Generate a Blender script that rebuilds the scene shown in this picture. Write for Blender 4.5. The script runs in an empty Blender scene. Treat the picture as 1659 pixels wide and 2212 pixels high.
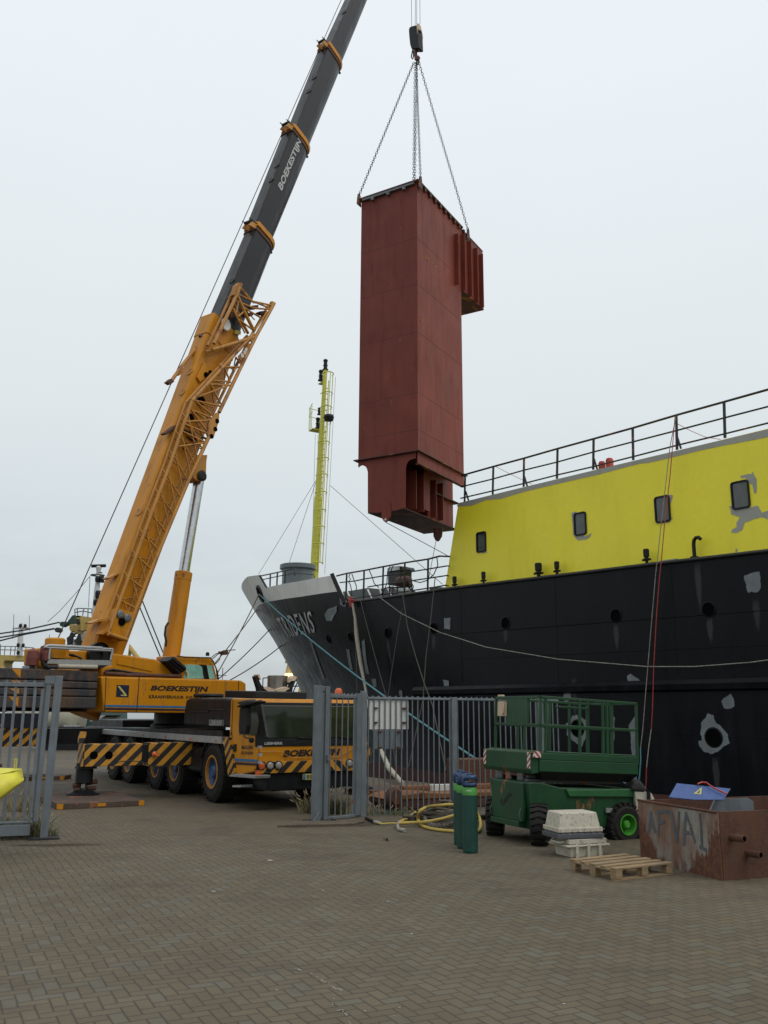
import bpy, bmesh, math, random
from mathutils import Vector as V, Matrix
random.seed(7)
SC = bpy.context.scene
# ------------------------------------------------------------------ camera
F, CX, CY, H = 1900.0, 829.5, 1106.0, 1.85          # calibrated on a 1659 x 2212 view of the photograph
PITCH, ROLL = math.atan((1540 - 1106) / F), .006
_r = V((1, 0, 0)); _u = V((0, -math.sin(PITCH), math.cos(PITCH))); BK = V((0, -math.cos(PITCH), -math.sin(PITCH)))
RT = math.cos(ROLL) * _r + math.sin(ROLL) * _u
UP = -math.sin(ROLL) * _r + math.cos(ROLL) * _u
CAM = V((0, 0, H))
cd = bpy.data.cameras.new('camera'); cam = bpy.data.objects.new('camera', cd); SC.collection.objects.link(cam)
cam.matrix_world = Matrix(((RT.x, UP.x, BK.x, 0), (RT.y, UP.y, BK.y, 0), (RT.z, UP.z, BK.z, H), (0, 0, 0, 1)))
cd.sensor_fit = 'VERTICAL'; cd.sensor_height = 36; cd.lens = F / 2212 * 36; cd.clip_start = .1; cd.clip_end = 6000
SC.camera = cam
# ------------------------------------------------------------------ light
SUN_EL, SUN_AZ = 52, 122          # degrees; azimuth clockwise from +Y
SC.view_settings.view_transform = 'Standard'; SC.view_settings.look = 'None'
SC.view_settings.exposure = 0.0; SC.view_settings.gamma = 1.0
w = bpy.data.worlds.new('World'); SC.world = w; w.use_nodes = True
nt = w.node_tree; nt.nodes.clear()
def wn(t): return nt.nodes.new(t)
out = wn('ShaderNodeOutputWorld'); mx = wn('ShaderNodeMixShader'); b1 = wn('ShaderNodeBackground'); b2 = wn('ShaderNodeBackground')
sky = wn('ShaderNodeTexSky'); sky.sky_type = 'NISHITA'; sky.sun_disc = False
sky.sun_elevation = math.radians(SUN_EL); sky.sun_rotation = math.radians(SUN_AZ)
b1.inputs[1].default_value = .09; nt.links.new(sky.outputs[0], b1.inputs[0])
tc = wn('ShaderNodeTexCoord'); sx = wn('ShaderNodeSeparateXYZ'); nt.links.new(tc.outputs['Generated'], sx.inputs[0])
rp = wn('ShaderNodeValToRGB'); nt.links.new(sx.outputs[2], rp.inputs[0])
e = rp.color_ramp.elements
e[0].position = 0.0; e[0].color = (.53, .57, .59, 1); e[1].position = 1.0; e[1].color = (.90, .935, .98, 1)
for p, c in ((.06, (.57, .615, .635, 1)), (.16, (.63, .685, .70, 1)), (.33, (.73, .785, .80, 1)), (.62, (.83, .88, .915, 1))):
    n = e.new(p); n.color = c
mp = wn('ShaderNodeMapping'); mp.inputs['Scale'].default_value = (1.6, 1.6, 4.5); nt.links.new(tc.outputs['Generated'], mp.inputs[0])
nz = wn('ShaderNodeTexNoise'); nz.inputs['Scale'].default_value = 3.2; nz.inputs['Detail'].default_value = 6; nz.inputs['Roughness'].default_value = .55
nt.links.new(mp.outputs[0], nz.inputs['Vector'])
cr = wn('ShaderNodeMapRange'); cr.inputs[1].default_value = .3; cr.inputs[2].default_value = .7; cr.inputs[3].default_value = .84; cr.inputs[4].default_value = 1.12
nt.links.new(nz.outputs[0], cr.inputs[0])
# clouds fade upward into an even overcast
fd = wn('ShaderNodeMapRange'); fd.inputs[1].default_value = .08; fd.inputs[2].default_value = .24; fd.inputs[3].default_value = 1; fd.inputs[4].default_value = .04
nt.links.new(sx.outputs[2], fd.inputs[0])
mm = wn('ShaderNodeMix'); mm.data_type = 'FLOAT'; nt.links.new(fd.outputs[0], mm.inputs[0]); mm.inputs[2].default_value = 1.0; nt.links.new(cr.outputs[0], mm.inputs[3])
ml = wn('ShaderNodeVectorMath'); ml.operation = 'SCALE'; nt.links.new(rp.outputs[0], ml.inputs[0]); nt.links.new(mm.outputs[0], ml.inputs['Scale'])
nt.links.new(ml.outputs[0], b2.inputs[0]); b2.inputs[1].default_value = 1.10
mx.inputs[0].default_value = .9; nt.links.new(b1.outputs[0], mx.inputs[1]); nt.links.new(b2.outputs[0], mx.inputs[2]); nt.links.new(mx.outputs[0], out.inputs[0])
sl = bpy.data.lights.new('sun', 'SUN'); sl.energy = .9; sl.angle = math.radians(32); sl.color = (1, .97, .92)
so = bpy.data.objects.new('sun', sl); SC.collection.objects.link(so)
az, el = math.radians(SUN_AZ), math.radians(SUN_EL)
sd = V((math.sin(az) * math.cos(el), math.cos(az) * math.cos(el), math.sin(el)))
so.rotation_euler = sd.to_track_quat('Z', 'Y').to_euler(); so.location = (0, 0, 60)

# ------------------------------------------------------------------ projection helpers (world points on real planes)
def ray(x, y): return (x - CX) / F * RT - (y - CY) / F * UP - BK
def gnd(x, y, z=0.0):
    d = ray(x, y); return CAM + d * ((z - H) / d.z)
def atY(x, y, Y):
    d = ray(x, y); return CAM + d * (Y / d.y)
def proj(p):
    v = p - CAM; z = -v.dot(BK); return CX + F * v.dot(RT) / z, CY - F * v.dot(UP) / z
CR = dict(A1=(0,1950,2.6758),A2=(550,2100,2.37),A3=(950,2100,2.5523),A4=(1400,2150,2.37),A5=(1950,2350,3.3313),A6=(1050,550,2.765),A7=(1100,1350,3.318),
 B1=(400,850,3.0164),B2=(0,1700,3.6867),B3=(250,1450,3.16),B4=(750,0,2.95),B5=(1200,0,5.53),B6=(750,1700,2.37),B7=(1400,1200,1.583),B8=(900,1100,2.948),
 C1=(1380,1450,7.375),C3=(0,2150,4.74),C4=(500,2050,3.318),C5=(1150,2300,3.6867),C6=(1780,1680,2.4835),C7=(150,2250,2.765),C8=(120,1780,6.913),D=(0,0,.6777))
def K(n, x, y):
    a = CR[n]; return ((a[0] + x / a[2]) * .6777, (a[1] + y / a[2]) * .6777)
def KL(n, *pts): return [K(n, x, y) for x, y in pts]

class Fr:
    """A local frame: x forward, y left, z up."""
    def __init__(s, o, deg, tilt=0.0):
        a = math.radians(deg); s.o = V(o)
        s.f = V((math.cos(a), math.sin(a), 0)); s.l = V((-math.sin(a), math.cos(a), 0)); s.u = V((0, 0, 1))
        if tilt:
            t = math.radians(tilt); f, u = s.f.copy(), s.u.copy()
            s.f = math.cos(t) * f + math.sin(t) * u; s.u = -math.sin(t) * f + math.cos(t) * u
    def w(s, x, y, z): return s.o + x * s.f + y * s.l + z * s.u
    def loc(s, p): v = p - s.o; return V((v.dot(s.f), v.dot(s.l), v.dot(s.u)))
    def _pl(s, px, py, p0, n):
        d = ray(px, py); return s.loc(CAM + d * ((p0 - CAM).dot(n) / d.dot(n)))
    def side(s, px, py, y): return s._pl(px, py, s.w(0, y, 0), s.l)
    def front(s, px, py, x): return s._pl(px, py, s.w(x, 0, 0), s.f)
    def top(s, px, py, z): return s._pl(px, py, s.w(0, 0, z), s.u)
    def mat(s):
        return Matrix(((s.f.x, s.l.x, s.u.x, s.o.x), (s.f.y, s.l.y, s.u.y, s.o.y), (s.f.z, s.l.z, s.u.z, s.o.z), (0, 0, 0, 1)))
WF = Fr((0, 0, 0), 0)
def FY(Y): return Fr((0, Y, 0), 90)      # frame facing away from the camera: front plane at depth Y

COL = SC.collection
def tag(o, label=None, cat=None, group=None, kind=None):
    if label: o['label'] = label
    if cat: o['category'] = cat
    if group: o['group'] = group
    if kind: o['kind'] = kind
    return o
ROOTS = {}
def thing(name, label, cat, fr, group=None):
    o = bpy.data.objects.new(name, None); COL.objects.link(o); o.empty_display_size = .3
    o.matrix_world = fr.mat(); ROOTS[o.name] = fr
    return tag(o, label, cat, group)

class MB:
    """Collects geometry in world space, links it as ONE mesh object."""
    def __init__(s, fr=WF): s.v = []; s.f = []; s.sm = []; s.fr = fr
    def pt(s, p): return s.fr.w(*p)
    def add(s, vs, fs, smooth=False, world=False):
        n = len(s.v); s.v += [V(p) if world else s.pt(p) for p in vs]
        for f in fs: s.f.append([n + i for i in f]); s.sm.append(smooth)
        return s
    def box(s, x0, x1, y0, y1, z0, z1):
        vs = [(x, y, z) for z in (z0, z1) for y in (y0, y1) for x in (x0, x1)]
        return s.add(vs, [(0, 2, 3, 1), (4, 5, 7, 6), (0, 1, 5, 4), (2, 6, 7, 3), (0, 4, 6, 2), (1, 3, 7, 5)])
    def prism(s, poly, ax, a, b):
        def m(p, h): return {'x': (h, p[0], p[1]), 'y': (p[0], h, p[1]), 'z': (p[0], p[1], h)}[ax]
        n = len(poly); vs = [m(p, a) for p in poly] + [m(p, b) for p in poly]
        return s.add(vs, [tuple(range(n)), tuple(range(2 * n - 1, n - 1, -1))] + [(i, (i + 1) % n, n + (i + 1) % n, n + i) for i in range(n)])
    def panel(s, kind, off, px, thick):
        """outline given by where it is seen, laid on a real plane of the thing's own frame, with real thickness"""
        fr = s.fr; c = fr.loc(CAM)
        if kind == 'side':
            q = [fr.side(x, y, off) for x, y in px]; sg = 1 if c.y < off else -1
            return s.prism([(p.x, p.z) for p in q], 'y', off, off + sg * thick)
        q = [fr.front(x, y, off) for x, y in px]; sg = 1 if c.x < off else -1
        return s.prism([(p.y, p.z) for p in q], 'x', off, off + sg * thick)
    def tube(s, pts, r, n=6, caps=True, world=False, closed=False):
        P = [V(p) if world else s.pt(p) for p in pts]
        rr = r if isinstance(r, (list, tuple)) else [r] * len(P)
        base = len(s.v); m = len(P); prev = None
        for i, p in enumerate(P):
            if closed: t = P[(i + 1) % m] - P[i - 1]
            else: t = (P[min(i + 1, m - 1)] - P[max(i - 1, 0)])
            t.normalize()
            if prev is None:
                a = V((0, 0, 1)) if abs(t.z) < .9 else V((1, 0, 0)); u = t.cross(a).normalized()
            else: u = (prev - t * prev.dot(t)).normalized()
            prev = u; v2 = t.cross(u)
            for k in range(n):
                a = 2 * math.pi * k / n; s.v.append(p + rr[i] * (math.cos(a) * u + math.sin(a) * v2))
        for i in range(m if closed else m - 1):
            j = (i + 1) % m
            for k in range(n):
                s.f.append([base + i * n + k, base + i * n + (k + 1) % n, base + j * n + (k + 1) % n, base + j * n + k]); s.sm.append(n > 4)
        if caps and not closed:
            for i in (0, m - 1):
                q = len(s.v); s.v += [s.v[base + i * n + k].copy() for k in range(n)]; s.f.append(list(range(q, q + n))); s.sm.append(False)
        return s
    def lathe(s, prof, o, ax, n=24, smooth=True, world=False):
        """prof: (radius, distance along ax)"""
        o = V(o) if world else s.pt(o)
        a = V(ax) if world else (ax[0] * s.fr.f + ax[1] * s.fr.l + ax[2] * s.fr.u); a = a.normalized()
        t = V((0, 0, 1)) if abs(a.z) < .9 else V((1, 0, 0)); u = a.cross(t).normalized(); v2 = a.cross(u)
        for i in range(len(prof) - 1):
            (r0, h0), (r1, h1) = prof[i], prof[i + 1]; q = len(s.v)
            for r, h in ((r0, h0), (r1, h1)):
                for k in range(n):
                    g = 2 * math.pi * k / n; s.v.append(o + a * h + r * (math.cos(g) * u + math.sin(g) * v2))
            for k in range(n): s.f.append([q + k, q + (k + 1) % n, q + n + (k + 1) % n, q + n + k]); s.sm.append(smooth)
        return s
    def cyl(s, p0, p1, r, n=16, r1=None, world=False):
        P0 = V(p0) if world else s.pt(p0); P1 = V(p1) if world else s.pt(p1); L = (P1 - P0).length
        r1 = r if r1 is None else r1
        return s.lathe([(0, 0), (r, 0), (r1, L), (0, L)], P0, (P1 - P0) / L, n, world=True)
    def loft(s, rings, smooth=False, caps=True, world=False, closed=True):
        n = len(rings[0]); q = len(s.v)
        for r in rings: s.v += [V(p) if world else s.pt(p) for p in r]
        for i in range(len(rings) - 1):
            for k in range(n if closed else n - 1):
                s.f.append([q + i * n + k, q + i * n + (k + 1) % n, q + (i + 1) * n + (k + 1) % n, q + (i + 1) * n + k]); s.sm.append(smooth)
        if caps:
            for i in (0, len(rings) - 1):
                m = len(s.v); s.v += [s.v[q + i * n + k].copy() for k in range(n)]; s.f.append(list(range(m, m + n))); s.sm.append(False)
        return s
    def chain(s, p0, p1, L=.13, r=.014):
        p0, p1 = V(p0), V(p1); d = p1 - p0; n = max(2, int(d.length / (L * .74))); t = d.normalized()
        a = V((0, 0, 1)) if abs(t.z) < .9 else V((1, 0, 0)); u = t.cross(a).normalized(); v2 = t.cross(u)
        for i in range(n):
            c = p0 + d * ((i + .5) / n); w_ = u if i % 2 else v2
            pts = [c + t * (L / 2 * math.cos(g)) + w_ * (L * .30 * math.sin(g)) for g in [k * math.pi / 4 for k in range(8)]]
            s.tube(pts, r, 4, world=True, closed=True)
        return s
    def build(s, name, mat, parent=None, bevel=0, kind=None, label=None):
        root = parent
        while root is not None and root.parent is not None: root = root.parent
        me = bpy.data.meshes.new(name)
        if root is not None:
            inv = ROOTS[root.name].mat().inverted()
        elif s.fr is not WF: inv = s.fr.mat().inverted()
        else: inv = Matrix.Identity(4)
        me.from_pydata([inv @ v for v in s.v], [], s.f)
        me.polygons.foreach_set('use_smooth', s.sm); me.update()
        bm = bmesh.new(); bm.from_mesh(me); bmesh.ops.remove_doubles(bm, verts=bm.verts, dist=1e-5) if bevel else None
        bmesh.ops.recalc_face_normals(bm, faces=bm.faces); bm.to_mesh(me); bm.free()
        if mat: me.materials.append(mat)
        o = bpy.data.objects.new(name, me); COL.objects.link(o)
        if parent is not None: o.parent = parent
        elif s.fr is not WF: o.matrix_world = s.fr.mat(); ROOTS[o.name] = s.fr
        else: ROOTS[o.name] = WF
        if bevel:
            b = o.modifiers.new('bevel', 'BEVEL'); b.width = bevel; b.segments = 2; b.limit_method = 'ANGLE'; b.angle_limit = math.radians(40)
        if kind: o['kind'] = kind
        if label: o['label'] = label
        return o
def copy_tree(o, parent=None):
    c = o.copy(); COL.objects.link(c); c.parent = parent
    for ch in [x for x in bpy.data.objects if x.parent is o]: copy_tree(ch, c)
    return c

TXT = {}
def text_mesh(body, shear=0.0, fat=.012, space=1.0):
    k = (body, shear, fat, space)
    if k in TXT: return TXT[k]
    cu = bpy.data.curves.new('t', 'FONT'); cu.body = body; cu.shear = shear; cu.offset = fat; cu.space_character = space; cu.resolution_u = 3
    o = bpy.data.objects.new('t', cu); COL.objects.link(o); dg = bpy.context.evaluated_depsgraph_get()
    me = bpy.data.meshes.new_from_object(o.evaluated_get(dg))
    vs = [v.co.copy() for v in me.vertices]; fs = [list(p.vertices) for p in me.polygons]
    bpy.data.objects.remove(o); bpy.data.curves.remove(cu); bpy.data.meshes.remove(me)
    x0, x1 = min(v.x for v in vs), max(v.x for v in vs); y0, y1 = min(v.y for v in vs), max(v.y for v in vs)
    vs = [((v.x - x0) / (x1 - x0), (v.y - y0) / (y1 - y0)) for v in vs]
    TXT[k] = (vs, fs); return TXT[k]
def lettering(name, body, mat, parent, fr, quad, shear=0.0, fat=.012, fn=None, space=1.0):
    """quad: four local points BL, BR, TR, TL; the word is stretched over it"""
    vs, fs = text_mesh(body, shear, fat, space)
    m = MB(fr)
    if fn: P = [fn(u, v) for u, v in vs]; m.add(P, fs, world=True)
    else:
        a, b, c, d = [V(q) for q in quad]
        m.add([(a * (1 - u) + b * u) * (1 - v) + (d * (1 - u) + c * u) * v for u, v in vs], fs)
    return m.build(name, mat, parent)
def lquad(fr, kind, off, px4):
    g = fr.side if kind == 'side' else fr.front
    return [g(x, y, off) for x, y in px4]

# ------------------------------------------------------------------ materials
def mat_new(name):
    m = bpy.data.materials.new(name); m.use_nodes = True; t = m.node_tree
    return m, t, t.nodes['Principled BSDF']
class NT:
    def __init__(s, t): s.t = t
    def n(s, ty, **kw):
        x = s.t.nodes.new(ty)
        for k, v in kw.items(): setattr(x, k, v)
        return x
    def set(s, sock, v):
        if isinstance(v, bpy.types.NodeSocket): s.t.links.new(v, sock)
        else: sock.default_value = v
    def m(s, op, a, b=0.0, c=0.0):
        x = s.n('ShaderNodeMath', operation=op); s.set(x.inputs[0], a); s.set(x.inputs[1], b); s.set(x.inputs[2], c); return x.outputs[0]
    def noise(s, vec, scale, detail=4, rough=.55):
        x = s.n('ShaderNodeTexNoise'); s.set(x.inputs['Vector'], vec); x.inputs['Scale'].default_value = scale; x.inputs['Detail'].default_value = detail; x.inputs['Roughness'].default_value = rough; return x.outputs[0]
    def mapr(s, v, a, b, c, d):
        x = s.n('ShaderNodeMapRange'); s.set(x.inputs[0], v)
        for i, q in enumerate((a, b, c, d)): x.inputs[i + 1].default_value = q
        return x.outputs[0]
    def mix(s, f, a, b):
        x = s.n('ShaderNodeMix', data_type='RGBA'); s.set(x.inputs[0], f)
        for i, q in ((6, a), (7, b)):
            if isinstance(q, (tuple, list)): q = (q[0], q[1], q[2], 1)
            s.set(x.inputs[i], q)
        return x.outputs[2]
    def obj(s, scale=(1, 1, 1)):
        c = s.n('ShaderNodeTexCoord'); m = s.n('ShaderNodeMapping'); m.inputs['Scale'].default_value = scale
        s.t.links.new(c.outputs['Object'], m.inputs[0]); return m.outputs[0]
    def bump(s, h, st, dist=.01):
        x = s.n('ShaderNodeBump'); x.inputs['Strength'].default_value = st; x.inputs['Distance'].default_value = dist; s.set(x.inputs['Height'], h); return x.outputs[0]
def paint(name, col, rough=.45, var=.14, rust=0.0, dirt=.25, sc=1.0, metal=0.0, bump=.12, rustcol=(.16, .06, .025), dirtcol=(.06, .05, .04), streak=True, spec=.5, rsc=1.0, bs=22):
    """worn paint or metal: broad tone drift, dirt runs, optional rust, uneven gloss"""
    m, t, p = mat_new(name); N = NT(t); o = N.obj(); so_ = N.obj((1, 1, .16) if streak else (1, 1, 1))
    big = N.noise(o, .9 * sc, 3); fine = N.noise(o, 14 * sc, 5, .7); st = N.noise(so_, 5 * sc, 5, .65)
    lo = tuple(c * (1 - var) for c in col); hi = tuple(min(1, c * (1 + var)) for c in col)
    c = N.mix(N.mapr(big, .3, .7, 0, 1), lo, hi)
    if dirt: c = N.mix(N.m('MULTIPLY', N.mapr(st, .52, .74, 0, 1), dirt), c, dirtcol)
    c = N.mix(N.mapr(fine, .35, .65, 0, .10), c, tuple(x * .55 for x in col))
    r = N.mapr(st, .3, .7, max(.05, rough - .1), min(1, rough + .13))
    if rust:
        rn = N.noise(N.obj((1, 1, .5)), 2.3 * rsc, 8, .68); k = N.mapr(rn, .66 - rust * .36, .70 - rust * .33, 0, 1)
        rc = N.mix(N.mapr(fine, .35, .65, 0, 1), rustcol, tuple(x * 1.9 for x in rustcol)); c = N.mix(k, c, rc)
        r = N.m('MAXIMUM', r, N.m('MULTIPLY', k, .8))
    t.links.new(c, p.inputs['Base Color']); t.links.new(r, p.inputs['Roughness']); p.inputs['Metallic'].default_value = metal
    p.inputs['Specular IOR Level'].default_value = spec
    if bump: t.links.new(N.bump(N.noise(o, bs * sc, 5, .6), bump, .01), p.inputs['Normal'])
    return m
def plain(name, col, rough=.5, metal=0.0, spec=.5):
    m, t, p = mat_new(name); N = NT(t); o = N.obj(); f = N.noise(o, 9, 4)
    t.links.new(N.mix(N.mapr(f, .3, .7, 0, 1), tuple(c * .86 for c in col), tuple(min(1, c * 1.12) for c in col)), p.inputs['Base Color'])
    t.links.new(N.mapr(f, .3, .7, rough * .85, min(1, rough * 1.15)), p.inputs['Roughness']); p.inputs['Metallic'].default_value = metal; p.inputs['Specular IOR Level'].default_value = spec
    return m
def hazard(name, expr, period=.34, a=(.52, .235, .02), b=(.016, .015, .014)):
    """painted diagonal warning stripes; expr = signs of (x, y, z) of the object's own axes"""
    m, t, p = mat_new(name); N = NT(t); c = N.n('ShaderNodeTexCoord'); s = N.n('ShaderNodeSeparateXYZ'); t.links.new(c.outputs['Object'], s.inputs[0])
    y = s.outputs[1]
    if expr[3] is not None: y = N.m('ABSOLUTE', N.m('SUBTRACT', y, expr[3]))
    u = N.m('ADD', N.m('ADD', N.m('MULTIPLY', s.outputs[0], expr[0]), N.m('MULTIPLY', y, expr[1])), N.m('MULTIPLY', s.outputs[2], expr[2]))
    k = N.m('GREATER_THAN', N.m('FRACT', N.m('DIVIDE', u, period)), .5)
    d = N.noise(N.obj(), 7, 6, .7); col = N.mix(k, a, b); col = N.mix(N.m('MULTIPLY', N.mapr(d, .5, .72, 0, 1), .45), col, (.05, .04, .03))
    t.links.new(col, p.inputs['Base Color']); p.inputs['Roughness'].default_value = .42
    return m
def glass(name, col, rough=.06, spec=.6, coat=0):
    m, t, p = mat_new(name); N = NT(t); f = N.noise(N.obj(), 2.5, 5)
    t.links.new(N.mix(N.mapr(f, .3, .7, 0, 1), tuple(c * .7 for c in col), tuple(c * 1.5 for c in col)), p.inputs['Base Color'])
    t.links.new(N.mapr(f, .3, .8, rough, rough * 2.2), p.inputs['Roughness']); p.inputs['Specular IOR Level'].default_value = spec
    return m
def emit(name, col, st):
    m, t, p = mat_new(name); p.inputs['Base Color'].default_value = (*col, 1); p.inputs['Emission Color'].default_value = (*col, 1); p.inputs['Emission Strength'].default_value = st
    return m

def worn(name, col, amt=.5, sc=8, rough=.6, edge=False, soft=.12):
    """thin paint film that has flaked away in places (or feathers out at its brushed edge)"""
    m, t, p = mat_new(name); N = NT(t); o = N.obj(); f = N.noise(o, sc, 6, .7); b = N.noise(o, sc * .3, 3)
    t.links.new(N.mix(N.mapr(b, .3, .7, 0, 1), tuple(c * .8 for c in col), tuple(min(1, c * 1.2) for c in col)), p.inputs['Base Color']); p.inputs['Roughness'].default_value = rough; p.inputs['Specular IOR Level'].default_value = .3
    if edge:
        a_ = N.n('ShaderNodeAttribute'); a_.attribute_name = 'edge'
        k = N.mapr(N.m('ADD', a_.outputs['Fac'], N.m('MULTIPLY', N.m('SUBTRACT', f, .5), .8)), .0, soft * 3, 0, amt)
    else: k = N.mapr(f, amt - .05, amt + .05, 1, 0)
    tr = N.n('ShaderNodeBsdfTransparent'); mx_ = N.n('ShaderNodeMixShader'); t.links.new(k, mx_.inputs[0]); t.links.new(tr.outputs[0], mx_.inputs[1]); t.links.new(p.outputs[0], mx_.inputs[2])
    t.links.new(mx_.outputs[0], t.nodes['Material Output'].inputs[0]); return m
def soft_patch(name, pts, centre, mat, parent, fr, k_in=.80):
    """pts: world points round a brushed patch; the rim carries edge = 0, the inside edge = 1"""
    n = len(pts); inn = [centre.lerp(p, k_in) for p in pts]
    m = MB(fr); m.add(list(pts) + inn, [tuple(range(n, 2 * n))] + [(i, (i + 1) % n, n + (i + 1) % n, n + i) for i in range(n)], world=True)
    o = m.build(name, mat, parent); at = o.data.attributes.new('edge', 'FLOAT', 'POINT')
    for i in range(2 * n): at.data[i].value = 0.0 if i < n else 1.0
    return o

M = {}
M['yel'] = paint('crane_yellow_paint', (.53, .212, .008), .40, .10, rust=.06, dirt=.5, sc=.8, spec=.3)
M['yel2'] = paint('jib_yellow_paint', (.44, .19, .022), .5, .14, rust=.22, dirt=.6, sc=1.2)
M['boom'] = paint('boom_anthracite_paint', (.010, .0095, .010), .36, .2, dirt=.2, dirtcol=(.04, .038, .036), bump=.06, spec=.32)
M['blk'] = paint('black_chassis_paint', (.0075, .0078, .0095), .45, .25, dirt=.3, dirtcol=(.03, .027, .024), spec=.3)
M['tyre'] = paint('tyre_rubber', (.013, .012, .011), .75, .25, dirt=.5, dirtcol=(.04, .034, .028), streak=False, spec=.3)
M['rimb'] = paint('blue_rim_paint', (.022, .065, .16), .5, .2, dirt=.7, streak=False)
M['rimy'] = paint('orange_rim_edge', (.44, .19, .02), .5, .2, dirt=.5, streak=False)
M['alu'] = paint('dull_aluminium', (.42, .43, .43), .42, .1, metal=.55, dirt=.4)
M['galv'] = paint('galvanised_steel', (.155, .178, .195), .5, .16, rust=.05, dirt=.45, metal=.25, sc=3)
M['chrome'] = plain('chrome_rod', (.50, .51, .52), .22, 1.0)
M['cw'] = paint('worn_counterweight', (.028, .029, .035), .6, .3, rust=.45, dirt=.7, sc=1.6, rustcol=(.055, .032, .020))
M['wind'] = glass('dark_windscreen', (.012, .018, .008), .07, .42)
M['wgrey'] = worn('grey_primer_and_sheen', (.170, .190, .195), 1.0, 9, edge=True, soft=.08)
M['wbeige'] = worn('brushed_beige_primer', (.36, .36, .31), 1.0, 9, edge=True, soft=.06)
M['smear'] = worn('faint_grey_run', (.075, .078, .082), .45, 5, edge=True, soft=.3)
M['oil'] = worn('dark_ground_stain', (.040, .033, .026), .5, 5, .6, edge=True, soft=.5)
M['crumb'] = worn('brown_dirt_drift', (.070, .052, .034), .85, 16, .9, edge=True, soft=.3)
M['rmark'] = worn('orange_rust_mark', (.22, .075, .02), .9, 14, edge=True, soft=.2)
M['wname'] = worn('worn_white_letters', (.40, .41, .41), .66, 5)
M['wafval'] = worn('flaked_grey_letters', (.085, .095, .105), .60, 9, .8)
M['gcab'] = glass('green_cab_glass', (.20, .42, .36), .08, .8)
M['glass'] = glass('grey_window_glass', (.045, .052, .052), .08, .8)
M['rub'] = plain('black_plastic', (.008, .008, .009), .55, spec=.3)
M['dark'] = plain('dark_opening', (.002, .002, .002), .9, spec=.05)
M['white'] = paint('white_paint', (.62, .62, .59), .5, .06, dirt=.3)
M['wletter'] = plain('white_lettering', (.40, .41, .41), .5)
M['bletter'] = plain('dark_lettering', (.018, .012, .012), .5)
M['blue'] = plain('blue_line_paint', (.03, .13, .28), .45)
M['purp'] = plain('dark_line_paint', (.035, .012, .018), .45)
M['navy'] = plain('navy_badge', (.010, .016, .045), .4)
M['orl'] = plain('orange_lens', (.55, .10, .02), .35)
M['lamp'] = plain('lamp_lens', (.30, .28, .25), .15)
M['pad'] = paint('pale_rest_pad', (.55, .42, .30), .7, .1, dirt=.3)
M['hose'] = plain('black_hose', (.014, .014, .014), .5)
M['red'] = paint('red_lead_primer', (.175, .038, .026), .52, .16, dirt=.4, dirtcol=(.085, .02, .014), sc=.7, bump=.10, bs=9, spec=.22)
M['redr'] = paint('rust_spotted_primer', (.175, .038, .026), .52, .16, rust=.10, dirt=.4, dirtcol=(.085, .02, .014), sc=.7, rustcol=(.14, .045, .02), bump=.14, bs=3, spec=.22)
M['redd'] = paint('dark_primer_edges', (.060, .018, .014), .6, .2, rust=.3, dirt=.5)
M['weld'] = plain('weld_seam', (.115, .022, .015), .6)
M['hull'] = paint('black_hull_paint', (.0068, .0076, .0095), .33, .25, dirt=.25, dirtcol=(.020, .02, .022), sc=.5, bump=.18, bs=1.6, spec=.13)
M['boot'] = paint('red_boot_topping', (.085, .024, .018), .6, .2, rust=.2, dirt=.4)
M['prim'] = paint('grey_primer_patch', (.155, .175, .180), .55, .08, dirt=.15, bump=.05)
M['bow'] = paint('light_grey_bulwark', (.68, .68, .64), .5, .08, dirt=.25, dirtcol=(.14, .14, .14), sc=.6)
M['syel'] = paint('ship_yellow_paint', (.93, .82, .035), .45, .05, dirt=.12, dirtcol=(.32, .27, .06), sc=.35, bump=.16, bs=2.2)
M['sgrey'] = paint('beige_primer', (.36, .36, .31), .6, .06, dirt=.12)
M['rail'] = paint('black_handrail', (.016, .016, .017), .45, .2, rust=.12, dirt=.3)
M['rust'] = paint('rusty_steel', (.10, .040, .021), .8, .3, rust=.5, dirt=.6, rustcol=(.055, .022, .013), sc=1.5, bump=.3)
M['lit_rust'] = paint('lit_orange_rust', (.20, .082, .028), .8, .3, rust=.16, dirt=.5, rustcol=(.075, .028, .014), sc=1.5, bump=.3)
M['green'] = paint('dark_green_paint', (.008, .055, .018), .42, .18, rust=.07, dirt=.5, dirtcol=(.025, .035, .02), sc=2)
M['lime'] = paint('lime_rim_paint', (.055, .28, .025), .45, .12, dirt=.4, streak=False)
M['scis'] = paint('grey_scissor_arm', (.085, .088, .09), .5, .2, rust=.2, dirt=.5, sc=2)
M['cyl'] = paint('dark_teal_enamel', (.005, .050, .036), .38, .15, dirt=.3, dirtcol=(.05, .07, .065), sc=4)
M['cylt'] = paint('bright_green_shoulder', (.07, .30, .05), .38, .1, dirt=.3, sc=4)
M['cguard'] = paint('blue_valve_guard', (.012, .040, .11), .4, .2, dirt=.4, sc=4)
M['brass'] = plain('brass_valve', (.35, .25, .12), .35, .8)
M['yhose'] = paint('yellow_rubber_hose', (.50, .36, .075), .55, .12, dirt=.5, sc=4, streak=False)
M['rope'] = paint('grey_rope', (.30, .28, .24), .85, .3, dirt=.6, sc=8, streak=False, bump=.5)
M['grope'] = plain('grey_hanging_rope', (.11, .10, .085), .8)
M['dropes'] = paint('dark_wet_rope', (.038, .030, .021), .8, .35, dirt=.4, sc=6, streak=False, bump=.5)
M['teal'] = plain('teal_rope', (.10, .27, .30), .7)
M['brope'] = plain('brown_rope', (.20, .12, .05), .8)
M['cream'] = plain('cream_rope', (.40, .36, .29), .8)
M['wire'] = plain('steel_wire', (.045, .045, .045), .5, .5)
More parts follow.
